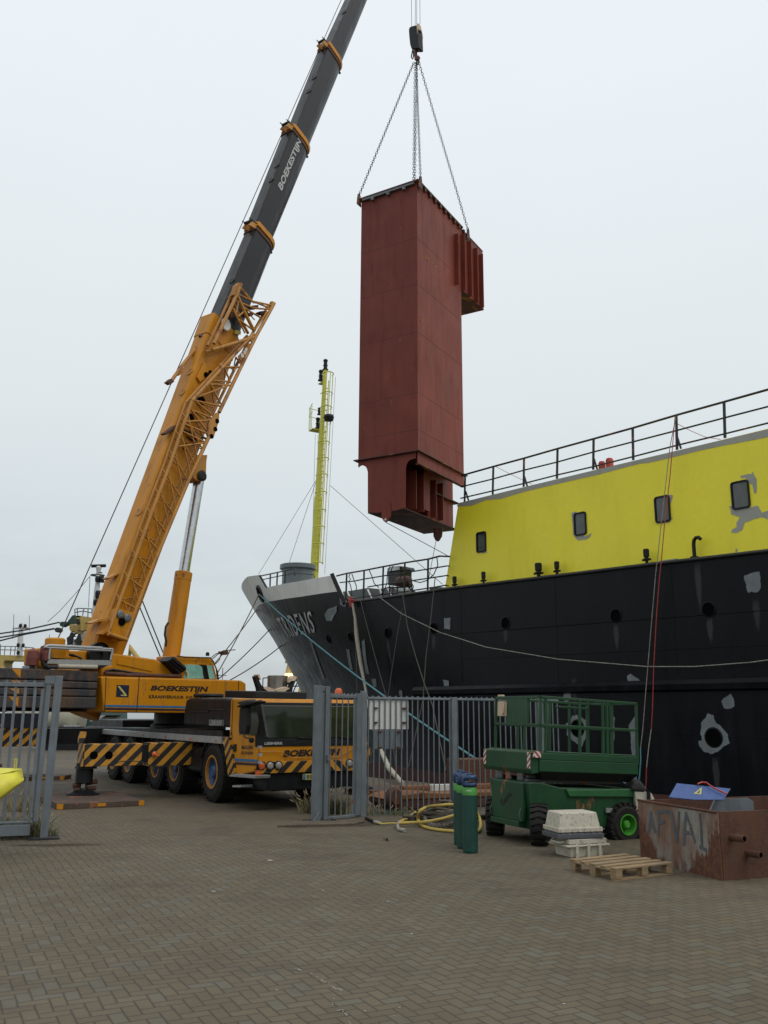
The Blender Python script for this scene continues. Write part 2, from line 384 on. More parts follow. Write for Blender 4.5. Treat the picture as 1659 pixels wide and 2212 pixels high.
M['redcord'] = plain('red_cord', (.42, .05, .045), .6)
M['wood'] = None
M['crate'] = paint('dirty_white_plastic', (.54, .50, .40), .5, .10, dirt=.9, dirtcol=(.12, .10, .06), sc=5, streak=False)
M['crateg'] = paint('grey_plastic', (.085, .09, .10), .55, .12, dirt=.5, sc=4)
M['tarp'] = paint('yellow_tarpaulin', (.68, .62, .05), .42, .06, dirt=.2, dirtcol=(.3, .28, .08), sc=2, bump=.5, bs=5)
M['bplate'] = paint('blue_plate', (.035, .085, .26), .5, .12, dirt=.35, sc=4)
M['wtri'] = plain('yellow_warning_paint', (.48, .44, .12), .5)
M['mast'] = paint('mast_yellow_paint', (.58, .56, .07), .45, .06, dirt=.2)
M['fyel'] = paint('far_yellow_paint', (.50, .36, .11), .6, .1, dirt=.3)
M['fwhite'] = paint('far_white_paint', (.60, .60, .58), .6, .05, dirt=.3)
M['fgreen'] = paint('far_green_hull', (.010, .045, .028), .5, .2, dirt=.3)
M['net'] = paint('dark_netting', (.035, .036, .035), .9, .4, dirt=.5, sc=4, streak=False)
M['lit'] = emit('lit_ship_lamp', (1, .72, .38), 1.6)
M['warm'] = paint('steel_exhaust', (.24, .22, .19), .35, .2, metal=.7, dirt=.5, rustcol=(.12, .07, .04), rust=.15, sc=3)
M['hazb'] = hazard('hazard_on_outrigger', (0, 1, -1, None), .31)
M['hazc'] = hazard('hazard_chevron_end', (-1, 0, 1, None), .31)
M['hazf'] = hazard('hazard_on_bumper', (0, 1, 1, -.1), .30)
M['hazs'] = hazard('hazard_on_mudguard', (1.0, 0, -1.0, None), .27)
M['hazr'] = hazard('red_white_marker', (1, 1, 1, None), .09, (.6, .58, .55), (.32, .05, .03))

def make_wood():
    m, t, p = mat_new('weathered_pine'); N = NT(t); g = N.noise(N.obj((1.2, 16, 16)), 3.0, 6, .6); b = N.noise(N.obj(), 2.2, 3)
    c = N.mix(N.mapr(g, .3, .7, 0, 1), (.16, .105, .052), (.35, .250, .135)); c = N.mix(N.mapr(b, .5, .8, 0, .5), c, (.14, .11, .08))
    t.links.new(c, p.inputs['Base Color']); p.inputs['Roughness'].default_value = .8; t.links.new(N.bump(g, .5, .006), p.inputs['Normal']); return m
M['wood'] = make_wood()
def make_skip():
    """pale weathered paint breaking down into rust from below"""
    m, t, p = mat_new('skip_rust_and_old_paint'); N = NT(t); o = N.obj(); c_ = N.n('ShaderNodeTexCoord'); s = N.n('ShaderNodeSeparateXYZ'); t.links.new(c_.outputs['Object'], s.inputs[0])
    a = N.noise(N.obj((1, 1, .4)), 2.6, 8, .7); b = N.noise(o, 16, 6, .7)
    h = N.m('ADD', N.m('MULTIPLY', s.outputs[2], .55), a)
    h = N.m('SUBTRACT', h, N.m('MULTIPLY', N.m('ABSOLUTE', N.m('SUBTRACT', s.outputs[1], .85)), .40))
    k = N.mapr(h, .44, .50, 0, 1)
    rust = N.mix(N.mapr(b, .35, .65, 0, 1), (.060, .024, .014), (.150, .058, .026)); pale = N.mix(N.mapr(a, .45, .62, 0, 1), (.17, .095, .062), (.235, .225, .195))
    t.links.new(N.mix(k, rust, pale), p.inputs['Base Color']); p.inputs['Roughness'].default_value = .8; t.links.new(N.bump(b, .35, .01), p.inputs['Normal']); return m
M['skip'] = make_skip()

# ------------------------------------------------------------------ setting: paving, water
def make_pavers():
    m, t, p = mat_new('herringbone_pavers'); N = NT(t); BR = .097
    c = N.n('ShaderNodeTexCoord'); mp = N.n('ShaderNodeMapping'); mp.inputs['Rotation'].default_value = (0, 0, math.radians(-27)); mp.inputs['Scale'].default_value = (1 / BR, 1 / BR, 1)
    t.links.new(c.outputs['Object'], mp.inputs[0])
    wob = N.n('ShaderNodeTexNoise'); wob.inputs['Scale'].default_value = 1.1; t.links.new(c.outputs['Object'], wob.inputs['Vector'])
    wv = N.n('ShaderNodeVectorMath', operation='SCALE'); t.links.new(wob.outputs['Color'], wv.inputs[0]); wv.inputs['Scale'].default_value = .55
    ad = N.n('ShaderNodeVectorMath', operation='ADD'); t.links.new(mp.outputs[0], ad.inputs[0]); t.links.new(wv.outputs[0], ad.inputs[1])
    s = N.n('ShaderNodeSeparateXYZ'); t.links.new(ad.outputs[0], s.inputs[0]); X, Y = s.outputs[0], s.outputs[1]
    i, j = N.m('FLOOR', X), N.m('FLOOR', Y); u, v = N.m('FRACT', X), N.m('FRACT', Y)
    k = N.m('FLOORED_MODULO', N.m('SUBTRACT', i, j), 4)
    def is_(q): return N.m('COMPARE', k, float(q), .1)
    k0, k1, k2, k3 = [is_(q) for q in range(4)]
    one = lambda d, sk: N.m('ADD', d, N.m('MULTIPLY', sk, 5.0))
    dl = one(u, k1); dr = one(N.m('SUBTRACT', 1.0, u), k0); db = one(v, k2); dt = one(N.m('SUBTRACT', 1.0, v), k3)
    d = N.m('MINIMUM', N.m('MINIMUM', dl, dr), N.m('MINIMUM', db, dt))
    cb = N.n('ShaderNodeCombineXYZ'); t.links.new(N.m('SUBTRACT', i, k1), cb.inputs[0]); t.links.new(N.m('SUBTRACT', j, k2), cb.inputs[1])
    wn_ = N.n('ShaderNodeTexWhiteNoise', noise_dimensions='2D'); t.links.new(cb.outputs[0], wn_.inputs['Vector'])
    o = c.outputs['Object']; big = N.noise(o, .22, 5, .6); mid = N.noise(o, 1.3, 6, .65); fine = N.noise(o, 55, 4, .7)
    a = N.mix(wn_.outputs[0], (.104, .081, .048), (.147, .117, .070))
    a = N.mix(N.m('MULTIPLY', N.m('GREATER_THAN', wn_.outputs[0], .86), .6), a, (.115, .120, .095))
    a = N.mix(N.mapr(mid, .38, .70, 0, .55), a, (.085, .066, .048))
    a = N.mix(N.mapr(big, .40, .66, 0, .55), a, (.150, .124, .083))
    stain = N.noise(o, .55, 7, .7); a = N.mix(N.mapr(stain, .56, .68, 0, .60), a, (.055, .041, .030))
    tr = N.noise(N.obj((.25, 2.2, 1)), 1.0, 5, .6); a = N.mix(N.mapr(tr, .55, .70, 0, .35), a, (.060, .048, .036))
    sand = N.noise(o, .9, 8, .75); a = N.mix(N.mapr(sand, .60, .66, 0, .40), a, (.19, .158, .105))
    a = N.mix(N.mapr(fine, .35, .7, .0, .30), a, (.055, .046, .036))
    jd = N.m('ADD', d, N.m('MULTIPLY', N.m('SUBTRACT', mid, .5), .05))
    j_ = N.mapr(jd, .022, .085, 1, 0)
    a = N.mix(N.m('MULTIPLY', j_, .72), a, (.030, .024, .018))
    t.links.new(a, p.inputs['Base Color']); t.links.new(N.mapr(mid, .3, .7, .62, .85), p.inputs['Roughness']); p.inputs['Specular IOR Level'].default_value = .35
    hh = N.m('ADD', N.m('MULTIPLY', N.mapr(jd, .0, .14, 0, 1), 1.0), N.m('MULTIPLY', fine, .35)); hh = N.m('ADD', hh, N.m('MULTIPLY', wn_.outputs[0], .55)); hh = N.m('ADD', hh, N.m('MULTIPLY', N.noise(o, .8, 3), 6.0))
    t.links.new(N.bump(hh, .8, .006), p.inputs['Normal']); return m
# ship frame: x toward the bow, y outward (towards the quay), flat side at y = 0
SD = math.degrees(math.atan2(.779, -.627)); SF = Fr((10.4, 24.0, 0), SD)
q0, q1, q2, q3 = SF.w(-400, 6.5, 0), SF.w(900, 6.5, 0), SF.w(900, 900, 0), SF.w(-400, 600, 0)
g = MB(); g.add([q0, q1, q2, q3], [(0, 1, 2, 3)]).build('quay_pavement', make_pavers(), kind='structure')
def make_water():
    m, t, p = mat_new('harbour_water'); N = NT(t); p.inputs['Base Color'].default_value = (.02, .028, .028, 1); p.inputs['Roughness'].default_value = .12
    t.links.new(N.bump(N.noise(N.obj((1, 2.4, 1)), 1.4, 6), .4, .1), p.inputs['Normal']); return m
g = MB(); g.add([(-3000, -300, -2.4), (3000, -300, -2.4), (3000, 5000, -2.4), (-3000, 5000, -2.4)], [(0, 1, 2, 3)]).build('harbour_water', make_water(), kind='structure')
g = MB(SF); g.box(-400, 900, 6.5, 6.95, -2.6, -.004); g.build('quay_edge', paint('quay_concrete', (.20, .19, .17), .8, .15, dirt=.5), kind='structure')
# ================================================================== the ship
def lerp(x, X, Y):
    if x <= X[0]: return Y[0]
    for i in range(len(X) - 1):
        if x <= X[i + 1]: return Y[i] + (Y[i + 1] - Y[i]) * (x - X[i]) / (X[i + 1] - X[i])
    return Y[-1]
ZK = [-3, -1, .5, 2, 3.5, 5, 6.5, 8, 9.3, 10.5]; TE = [27.15, 29.12, 30.6, 32.09, 33.55, 35.0, 36.61, 38.5, 39.93, 41.2]
ZP = [-3, -.4, 3, 6.5, 9.5]; T0 = [6, 9, 12, 17, 19]; PP = [1.3, 1.35, 1.6, 2.0, 2.3]
def h_te(z): return lerp(z, ZK, TE)
def h_b(t, z):
    a = lerp(z, ZP, T0); u = (t - a) / (h_te(z) - a); u = min(max(u, 0), 1); return 7 * (1 - u ** lerp(z, ZP, PP))
def hull(t, z, off=0.0, side=1):
    b = h_b(t, z) + off
    return SF.w(t, -7 + side * b, z)
def hinv(px, py, t=20., z=6.):
    for _ in range(40):
        q = V(proj(hull(t, z))); e_ = V((px, py)) - q
        if e_.length < .02: break
        a = (V(proj(hull(t + .01, z))) - q) / .01; b = (V(proj(hull(t, z + .01))) - q) / .01
        det = a.x * b.y - a.y * b.x
        dt = (e_.x * b.y - e_.y * b.x) / det; dz = (a.x * e_.y - a.y * e_.x) / det
        t += max(-1.5, min(1.5, dt)); z += max(-1.5, min(1.5, dz))
    return t, z
TT = [-30, -.26, 3.6, 8.0, 12.8, 15.6, 19.3, 19.5, 20.4, 23.5, 28.4, 29.2, 32.2, 41]
ZT = [6.2, 6.25, 6.35, 6.44, 6.55, 6.56, 6.62, 6.68, 7.98, 8.10, 8.39, 9.14, 9.47, 9.62]
def ztop(t): return lerp(t, TT, ZT)
def zband(t): return lerp(t, [19.9, 23.8, 29.6, 33, 41], [7.2, 7.37, 7.75, 7.9, 8.0])
SHIP = thing('research_ship', 'black hulled ship with bright yellow deckhouse and light grey bow band moored along the quay', 'ship', SF)
TS = [-30, -22, -15, -10, -5, 0, 4, 8, 11, 13, 15, 17, 18.5] + [19.3, 19.5, 19.8, 20.1, 20.4] + [20.8 + .5 * k for k in range(42)]
def hull_strip(z0f, z1f, nz, tA, tB, name, mat, off=0.0, parent=SHIP):
    m = MB(SF); ts = sorted(set([t for t in TS if tA <= t <= tB] + [tA, tB]))
    for sd_ in (1, -1):
        rows = []
        for k in range(nz + 1):
            r = []
            for t in ts:
                z = z0f(t) + (z1f(t) - z0f(t)) * k / nz; te = h_te(z); tt = min(t, te)
                # squeeze the last stretch so that every level ends on its own stem
                if t > 28: tt = 28 + (te - 28) * (t - 28) / (tB - 28) if tB > 28 else t
                r.append(hull(tt, z, off, sd_))
            rows.append(r)
        q = len(m.v); n = len(ts)
        for r in rows: m.v += r
        for a in range(nz):
            for b in range(n - 1):
                m.f.append([q + a * n + b, q + a * n + b + 1, q + (a + 1) * n + b + 1, q + (a + 1) * n + b]); m.sm.append(True)
    bm_name = m.build(name, mat, parent)
    me = bm_name.data; b_ = bmesh.new(); b_.from_mesh(me); bmesh.ops.remove_doubles(b_, verts=b_.verts, dist=.002); bmesh.ops.recalc_face_normals(b_, faces=b_.faces); b_.to_mesh(me); b_.free()
    for p_ in me.polygons: p_.use_smooth = True
    return bm_name
HB = -.42
hull_strip(lambda t: -3.0, lambda t: HB, 5, -30, 41, 'boot_topping', M['boot'])
hull_strip(lambda t: HB, lambda t: (ztop(t) if t < 19.9 else zband(t)), 14, -30, 41, 'hull', M['hull'])
hull_strip(zband, ztop, 4, 19.9, 41, 'bow_bulwark', M['bow'])
# decks
m = MB(SF); dk = [(t, -7 + h_b(t, 5.3) - .12) for t in (-30, 10, 13, 15, 17, 18.5, 20)]; m.prism(dk + [(t, -14 - y) for t, y in reversed(dk)], 'z', 5.3, 5.5)
m.prism([(20, -.4), (24, -1.0), (28, -2.2), (31, -3.6), (34.2, -6.8), (34.2, -7.2), (31, -10.4), (28, -11.8), (24, -13), (20, -13.6)], 'z', 6.9, 7.05)
m.box(19.9, 20.0, -13.2, -.8, 5.5, 7.0); m.build('deck', paint('grey_deck_paint', (.14, .15, .16), .7, .15), SHIP)
# bulwark cap at the break: dark slanted end plate seen on its edge
m = MB(SF); m.tube([hull(19.45, 6.6, .02), hull(20.42, 8.02, .02)], .13, 4, world=True); m.tube([hull(28.5, 8.42, .0), hull(29.15, 9.12, .0)], .07, 4, world=True); m.build('bulwark_end_plate', M['rub'], SHIP)
# cap rail on top of the black bulwark
m = MB(SF); m.tube([hull(t, ztop(t) + .0, .03) for t in (-30, -.26, 3.6, 8, 12.8, 15.6, 19.3)], .06, 6, world=True); m.build('bulwark_cap', M['rail'], SHIP)
# welded seam and rubbing strake
m = MB(SF); m.tube([hull(t, 4.64 + .012 * t, .0) for t in [-20, -10, 0, 5, 10, 13, 16, 18, 20, 21.5, 23, 24.5, 26]], .016, 4, world=True)
m.tube([hull(t, 6.05 + .02 * t * .3, .0) for t in [16, 18, 20, 22, 24, 26, 28]], .012, 4, world=True); m.build('hull_seam', M['hull'], SHIP)
m = MB(SF); m.prism([(0, 2.50), (.13, 2.56), (.15, 2.72), (.05, 2.84), (0, 2.86)], 'x', -30, 14.6); m.v = [v for v in m.v]
m.build('rubbing_strake', M['hull'], SHIP)
# portholes
def porthole(px, r, kind):
    t, z = hinv(*px); c = hull(t, z); a = hull(t + .05, z) - hull(t - .05, z); b = hull(t, z + .05) - hull(t, z - .05); n = b.cross(a).normalized()
    if n.dot(CAM - c) < 0: n = -n
    m = MB(SF); m.lathe([(r * .99, -.02), (r * 1.10, .0), (r * 1.10, .02), (r * .93, .03), (r * .90, .0)], c, n, 28, world=True)
    f = m.build('porthole', M['hull'], SHIP)
    MB(SF).lathe([(0, .010), (r * .92, .010)], c, n, 28, world=True).build('porthole_glass', M['dark'], f)
for p in (K('B6', 705, 800), K('B6', 870, 780), K('B6', 1150, 750), K('B6', 1500, 715), K('B7', 335, 1243), K('C6', 455, 700), K('C6', 1190, 650)): porthole(p, .21, 0)
for p in (K('C6', 1230, 1665), K('C6', 152, 1592)): porthole(p, .255, 1)
# grey primer patches brushed on the hull; the last one paints a reflection
def patch(px, off=.006, lab=None, jag=.05):
    P = [hinv(x, y) for x, y in px]; q = []
    for i, a in enumerate(P):
        b = P[(i + 1) % len(P)]; L = math.hypot(b[0] - a[0], b[1] - a[1]); n = max(1, int(L / .09))
        for k in range(n):
            s = k / n; q.append((a[0] + (b[0] - a[0]) * s + random.uniform(-jag, jag) * .5, a[1] + (b[1] - a[1]) * s + random.uniform(-jag, jag) * .5))
    ct, cz = sum(t for t, z in q) / len(q), sum(z for t, z in q) / len(q)
    o = soft_patch('primer_or_sheen_patch', [hull(t, z, off) for t, z in q], hull(ct, cz, off), M['wgrey'], SHIP, SF)
    return o
for pts in (
  [(1465,380),(1590,345),(1610,480),(1590,510),(1500,525),(1480,450)], [(540,1180),(570,1155),(610,1190),(650,1212),(640,1265),(600,1272),(560,1245)],
  [(1290,1380),(1360,1320),(1395,1360),(1390,1420),(1330,1445),(1305,1430)],
  [(1180,1475),(1230,1490),(1250,1550),(1310,1590),(1345,1650),(1355,1710),(1290,1760),(1225,1805),(1150,1780),(1110,1730),(1100,1690),(1130,1690),(1120,1610),(1140,1530)],
  [(35,1340),(70,1275),(95,1280),(105,1360),(60,1400)], [(60,1560),(110,1490),(170,1490),(235,1540),(240,1610),(215,1680),(190,1740),(130,1710),(70,1650)],
  [(555,1560),(600,1500),(620,1490),(626,1700),(622,1880),(590,1880),(575,1700)], [(425,1965),(600,1965),(620,1945),(622,2020),(560,2045),(480,2010)], [(400,1600),(430,1500),(445,1510),(440,1690),(420,1660)]):
    patch(KL('C6', *pts), .008)
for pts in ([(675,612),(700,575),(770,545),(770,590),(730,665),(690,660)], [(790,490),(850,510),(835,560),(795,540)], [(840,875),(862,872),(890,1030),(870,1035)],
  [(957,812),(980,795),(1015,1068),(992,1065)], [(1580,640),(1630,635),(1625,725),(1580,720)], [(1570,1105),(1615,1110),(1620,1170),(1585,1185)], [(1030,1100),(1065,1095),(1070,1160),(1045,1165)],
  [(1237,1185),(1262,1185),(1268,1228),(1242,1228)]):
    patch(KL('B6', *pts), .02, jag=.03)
for pts in ([(555,775),(572,785),(685,1105),(668,1108)],): patch(KL('B6', *pts), .04, jag=.02)  # pale strip: the bow's reflection streak painted into the hull colour
# ship's name, painted along the flare
cs = [hinv(*K('B6', 398, 790)), hinv(*K('B6', 612, 752)), hinv(*K('B6', 578, 588)), hinv(*K('B6', 312, 642))]
def on_bow(u, v):
    t = (cs[0][0] * (1 - u) + cs[1][0] * u) * (1 - v) + (cs[3][0] * (1 - u) + cs[2][0] * u) * v
    z = (cs[0][1] * (1 - u) + cs[1][1] * u) * (1 - v) + (cs[3][1] * (1 - u) + cs[2][1] * u) * v
    return hull(t, z, .05)
lettering('ship_name', 'TRIDENS', M['wname'], SHIP, SF, None, fn=on_bow, fat=.012, space=1.15)
# plate butts and seams, faint runs under the scuttles
for t_ in (-26, -21, -16.5, -12, -7.6, -3.2, 1.1, 5.6, 10.2, 14.9):
    MB(SF).tube([hull(t_, z_, .001) for z_ in (HB, 1.2, 2.4)], .009, 4, world=True).build('plate_butt', M['hull'], SHIP)
    MB(SF).tube([hull(t_ + 1.7, z_, .001) for z_ in (2.95, 4.0, 5.2, ztop(t_) - .1)], .009, 4, world=True).build('plate_butt', M['hull'], SHIP)
for z_ in (1.25, 3.7): MB(SF).tube([hull(t_, z_ + .01 * t_, .001) for t_ in (-29, -20, -10, 0, 6, 9, 12, 15, 18, 20, 22)], .009, 4, world=True).build('plate_seam', M['hull'], SHIP)
for px_, L_ in ((K('C6', 455, 760), .9), (K('C6', 1195, 715), .8), (K('B6', 1500, 760), .7), (K('B6', 1150, 790), 1.3), (K('B7', 335, 1270), .6), (K('C6', 1240, 1810), 1.2), (K('C6', 120, 1180), 1.5), (K('B7', 1300, 930), 1.6), (K('C6', 1560, 560), 1.0)):
    t_, z_ = hinv(*px_); pts_ = [hull(t_ + x_, z_ - y_ * L_, .005) for x_, y_ in ((-.10, 0), (.10, 0), (.13, .3), (.09, .7), (.02, 1), (-.06, .9), (-.12, .4))]
    soft_patch('grey_run', pts_, hull(t_, z_ - .4 * L_, .005), M['smear'], SHIP, SF, .5)
# hawse opening with ring
for p, r in ((K('B6', 192, 455), .34),):
    t, z = hinv(*p, t=32, z=8); c = hull(t, z); a = hull(t + .1, z) - hull(t - .1, z); b = hull(t, z + .1) - hull(t, z - .1); n = b.cross(a).normalized()
    if n.dot(CAM - c) < 0: n = -n
    m = MB(SF); pts = [c + n * .04 + a.normalized() * math.cos(g) * r * 1.2 + b.normalized() * math.sin(g) * r * 1.35 for g in [k * math.pi / 10 for k in range(20)]]
    m.tube(pts, .07, 6, world=True, closed=True); hr = m.build('hawse_hole', M['rail'], SHIP)
    MB(SF).add([q - n * .0 for q in pts], [tuple(range(20))], world=True).build('hawse_opening', M['dark'], hr)
HAWSE = c + n * .1
# deckhouse
YD = -.38
a = SF.side(990, 1088, YD); b = SF.side(960, 1273, YD)
m = MB(SF); m.prism([(b.x, 6.1), (b.x - .02, b.z), (a.x, a.z), (-.3, a.z - .12), (-30, a.z - .42), (-30, 5.4), (b.x, 5.4)], 'y', YD, -13.6)
DH = m.build('deckhouse', M['syel'], SHIP)
m = MB(SF); m.box(-30, b.x, YD - .02, -.02, 5.6, 5.9); m.build('side_ledge', M['rail'], SHIP)
def yl(px): return SF.side(px[0], px[1], YD)
# unpainted upper edge of the deckhouse
top = [(990, 1088), (1100, 1061), (1313, 1010), (1500, 966), (1700, 919)]
bot = [(1720, 931), (1640, 948), (1560, 963), (1505, 975), (1440, 991), (1400, 1000), (1385, 1001), (1330, 1015), (1290, 1026), (1240, 1037), (1175, 1052), (1130, 1063), (1080, 1078), (1050, 1080), (1020, 1092), (987, 1094)]
q = [yl(p) for p in top] + [yl(p) for p in bot]
q.insert(len(top), V((-29.9, YD, q[len(top) - 1].z - .22))); q.insert(len(top) + 1, V((-29.9, YD, q[len(top) - 1].z - .42)))
MB(SF).prism([(v.x, v.z + (.02 if i < len(top) else 0)) for i, v in enumerate(q)], 'y', YD + .008, YD - .05).build('primer_edge', M['sgrey'], SHIP)
for pts in ([(668,690),(690,680),(700,690),(700,780),(735,808),(770,790),(762,810),(740,822),(700,827),(676,800)], [(1140,600),(1178,597),(1178,612),(1168,640),(1150,640)],
            [(1150,715),(1180,712),(1165,735),(1120,742)],
            [(1520,500),(1578,490),(1583,478),(1592,500),(1602,520),(1602,590),(1590,588),(1578,545),(1560,535),(1545,510),(1522,512)],
            [(1464,655),(1485,650),(1500,672),(1560,660),(1610,653),(1628,690),(1659,678),(1659,722),(1620,710),(1545,735),(1530,770),(1500,792),(1473,785),(1478,770),(1500,760),(1500,738),(1518,710),(1475,698)],
            [(1495,870),(1505,868),(1507,885),(1496,888)], [(210,880),(243,875),(240,890),(215,892)]):
    v = [yl(K('B7', *p)) for p in pts]; q = []
    for i_, a_ in enumerate(v):
        b_ = v[(i_ + 1) % len(v)]; n_ = max(1, int((b_ - a_).length / .07))
        for k_ in range(n_): c_ = a_.lerp(b_, k_ / n_); q.append((c_.x + random.uniform(-.012, .012), YD + .007, c_.z + random.uniform(-.012, .012)))
    MB(SF).add(q, [tuple(range(len(q)))]).build('primer_or_sheen_patch', M['sgrey'], SHIP)
def rrect(x0, x1, z0, z1, r, n=5):
    P = []
    for cx, cz, a0 in ((x1 - r, z1 - r, 0), (x0 + r, z1 - r, 90), (x0 + r, z0 + r, 180), (x1 - r, z0 + r, 270)):
        for k in range(n + 1):
            g = math.radians(a0 + 90 * k / n); P.append((cx + r * math.cos(g), cz + r * math.sin(g)))
    return P
for i, (xl, xr, yt, yb, gm) in enumerate(((190, 238, 784, 887, 'rub'), (683, 744, 685, 802, 'glass'), (1090, 1167, 602, 737, 'glass'), (1476, 1568, 526, 669, 'glass'))):
    A = yl(K('B7', xl, (yt + yb) / 2 + 3)); B = yl(K('B7', xr, (yt + yb) / 2 - 3)); zt = yl(K('B7', (xl + xr) / 2, yt)).z; zb = yl(K('B7', (xl + xr) / 2, yb)).z
    x0, x1 = sorted((A.x, B.x))
    W_ = MB(SF); o_ = rrect(x0, x1, zb, zt, .09); n_ = rrect(x0 + .045, x1 - .045, zb + .045, zt - .045, .06); k = len(o_)
    vs = [(p[0], YD - .01, p[1]) for p in o_] + [(p[0], YD + .05, p[1]) for p in o_] + [(p[0], YD + .05, p[1]) for p in n_] + [(p[0], YD + .012, p[1]) for p in n_]
    fs = [(r * k + j, r * k + (j + 1) % k, (r + 1) * k + (j + 1) % k, (r + 1) * k + j) for r in range(3) for j in range(k)]
    wf = W_.add(vs, fs).build('window', M['rub'], SHIP)
    MB(SF).prism(n_, 'y', YD + .014, YD - .02).build('pane', M['wind'] if i == 0 else M['glass'], wf)
    if i: MB(SF).box(x0 + .05, x0 + .05 + (x1 - x0) * .42, YD + .016, YD + .017, zb + .05, zt - .05).build('curtain', paint('grey_curtain', (.13, .15, .14), .7, .1, sc=6), wf)
# deck railings
def rails(name, off, rows, posts, r=.028, pr=.045, crop='B7', braces=()):
    m = MB(SF)
    for row in rows:
        P = [SF.side(*K(crop, *p), off) for p in row]
        if name == 'upper_railing': P.append(V((-29, off, P[-1].z)))
        m.tube(P, r if row is not rows[0] else r * 1.3, 6)
    o = m.build(name, M['rail'], SHIP)
    if name == 'upper_railing':
        zt_ = SF.side(*K(crop, *rows[0][-1]), off).z
        for k in range(14):
            x_ = -3.6 - 1.9 * k; MB(SF).tube([V((x_, off, zt_)), V((x_, off, zt_ - 1.15))], pr, 6).build('rail_post', M['rail'], o)
    for (a_, b_) in posts: MB(SF).tube([SF.side(*K(crop, *a_), off), SF.side(*K(crop, *b_), off)], pr, 6).build('rail_post', M['rail'], o)
    for (a_, b_) in braces: MB(SF).tube([SF.side(*K(crop, *a_), off), SF.side(*K(crop, *b_), off)], pr * .8, 4).build('rail_brace', M['rail'], o)
rails('upper_railing', YD - .15, [[(112,500),(272,455),(427,413),(595,365),(778,315),(977,260),(1197,195),(1438,128),(1659,66),(1900,-6)],
    [(110,557),(272,517),(427,473),(595,432),(778,381),(977,330),(1197,273),(1438,209),(1659,152),(1900,88)], [(108,615),(272,577),(427,540),(595,497),(778,455),(977,405),(1197,348),(1438,290),(1659,235),(1900,178)]],
    [((131,497),(128,632)),((273,455),(270,596)),((428,412),(426,556)),((597,365),(594,516)),((779,315),(777,470)),((976,260),(979,422)),((1196,195),(1200,370)),((1437,128),(1442,310)),((1690,60),(1700,250))],
    braces=[((134,580),(148,626)),((430,505),(444,553)),((781,415),(797,468)),((1201,305),(1220,364))])
rails('foredeck_railing', -.12, [[(765,322),(840,303),(975,280),(1115,252),(1280,222),(1455,195),(1545,172),(1620,175)], [(790,372),(905,360),(975,345),(1115,322),(1280,298),(1455,270),(1600,246),(1620,248)],
    [(1000,405),(1115,386),(1280,365),(1455,340),(1600,318),(1615,322)], [(850,500),(975,478),(1115,462),(1280,440),(1455,415),(1590,392),(1610,395)]],
    [((842,303),(835,505)),((973,280),(968,500)),((1118,252),(1112,478)),((1281,222),(1277,450)),((1457,195),(1453,440))], crop='B6')
rails('forecastle_railing', -2.0, [[(190,322),(320,295),(448,265),(450,320)], [(205,350),(320,325),(448,300),(590,312),(598,335)]],
    [((265,312),(262,402)),((318,298),(314,392)),((378,285),(374,378))], crop='B6')
# vents and pipes standing on the bulwark
def bvent(px, s=1.0, wide=1.0):
    c = SF.side(px[0], px[1], -.12); r = .085 * wide
    m = MB(SF); m.lathe([(0, -.02), (r * .55, -.02), (r * .55, .18 * s), (r * 1.25, .18 * s), (r * 1.3, .24 * s), (r * .75, .25 * s), (r * .75, .30 * s), (r * 1.05, .32 * s), (r * 1.1, .58 * s), (r * .9, .62 * s), (0, .62 * s)], c, (0, 0, 1), 14)
    m.tube([c + V((-r * 1.8, 0, .20 * s)), c + V((r * 1.8, 0, .20 * s))], .035, 6); m.build('deck_vent', M['rub'], SHIP)
for x, y, s, wd in ((78,1072,.78,.9), (224,1052,.80,.9), (502,1018,.86,1.35), (595,1006,.80,.95), (1048,950,.80,1.0)): bvent(K('B7', x, y), s, wd)
c = SF.side(*K('B7', 1289, 918), -.12)
MB(SF).tube([c, c + V((0, 0, .42)), c + V((-.02, 0, .54)), c + V((-.09, 0, .61)), c + V((-.18, 0, .61)), c + V((-.24, 0, .54))], .055, 10).lathe([(0, -.02), (.13, -.02), (.13, .05), (0, .05)], c, (0, 0, 1), 14).build('gooseneck_pipe', M['rub'], SHIP)
c = SF.side(*K('B7', 1160, 935), -.12); MB(SF).box(c.x - .28, c.x + .28, -.2, -.05, c.z - .05, c.z + .06).build('deck_fitting', M['sgrey'], SHIP)
# forecastle gear: grey vent trunk, winch, green-grey housing
a = SF.side(*K('B6', 378, 355), -5.2); b = SF.side(*K('B6', 566, 355), -5.2); tp = SF.side(*K('B6', 472, 244), -5.2)
cx = (a.x + b.x) / 2; R_ = abs(a.x - b.x) / 2 * .80
MB(SF).lathe([(R_ * .86, -.8), (R_ * .86, .42), (R_, .5), (R_, tp.z - a.z), (R_ * .95, tp.z - a.z + .03), (0, tp.z - a.z + .03)], (cx, -5.2, a.z), (0, 0, 1), 32).build('ventilation_trunk', paint('grey_vent_paint', (.11, .135, .145), .45, .1), SHIP)
GG = paint('grey_green_gear', (.10, .115, .115), .55, .2, dirt=.4)
m = MB(SF); m.panel('side', -3.2, KL('B6', (812,440),(880,432),(1000,412),(1090,420),(1175,400),(1220,430),(1220,500),(830,520)), 1.2); m.build('hatch_coaming', GG, SHIP)
m = MB(SF)
for a_, b_ in (((845,440),(880,515)), ((1000,425),(1030,490)), ((1150,410),(1175,470)), ((1090,420),(1110,480))): m.tube([SF.side(*K('B6', *a_), -3.0), SF.side(*K('B6', *b_), -3.0)], .05, 5)
m.build('coaming_stay', M['bow'], SHIP)
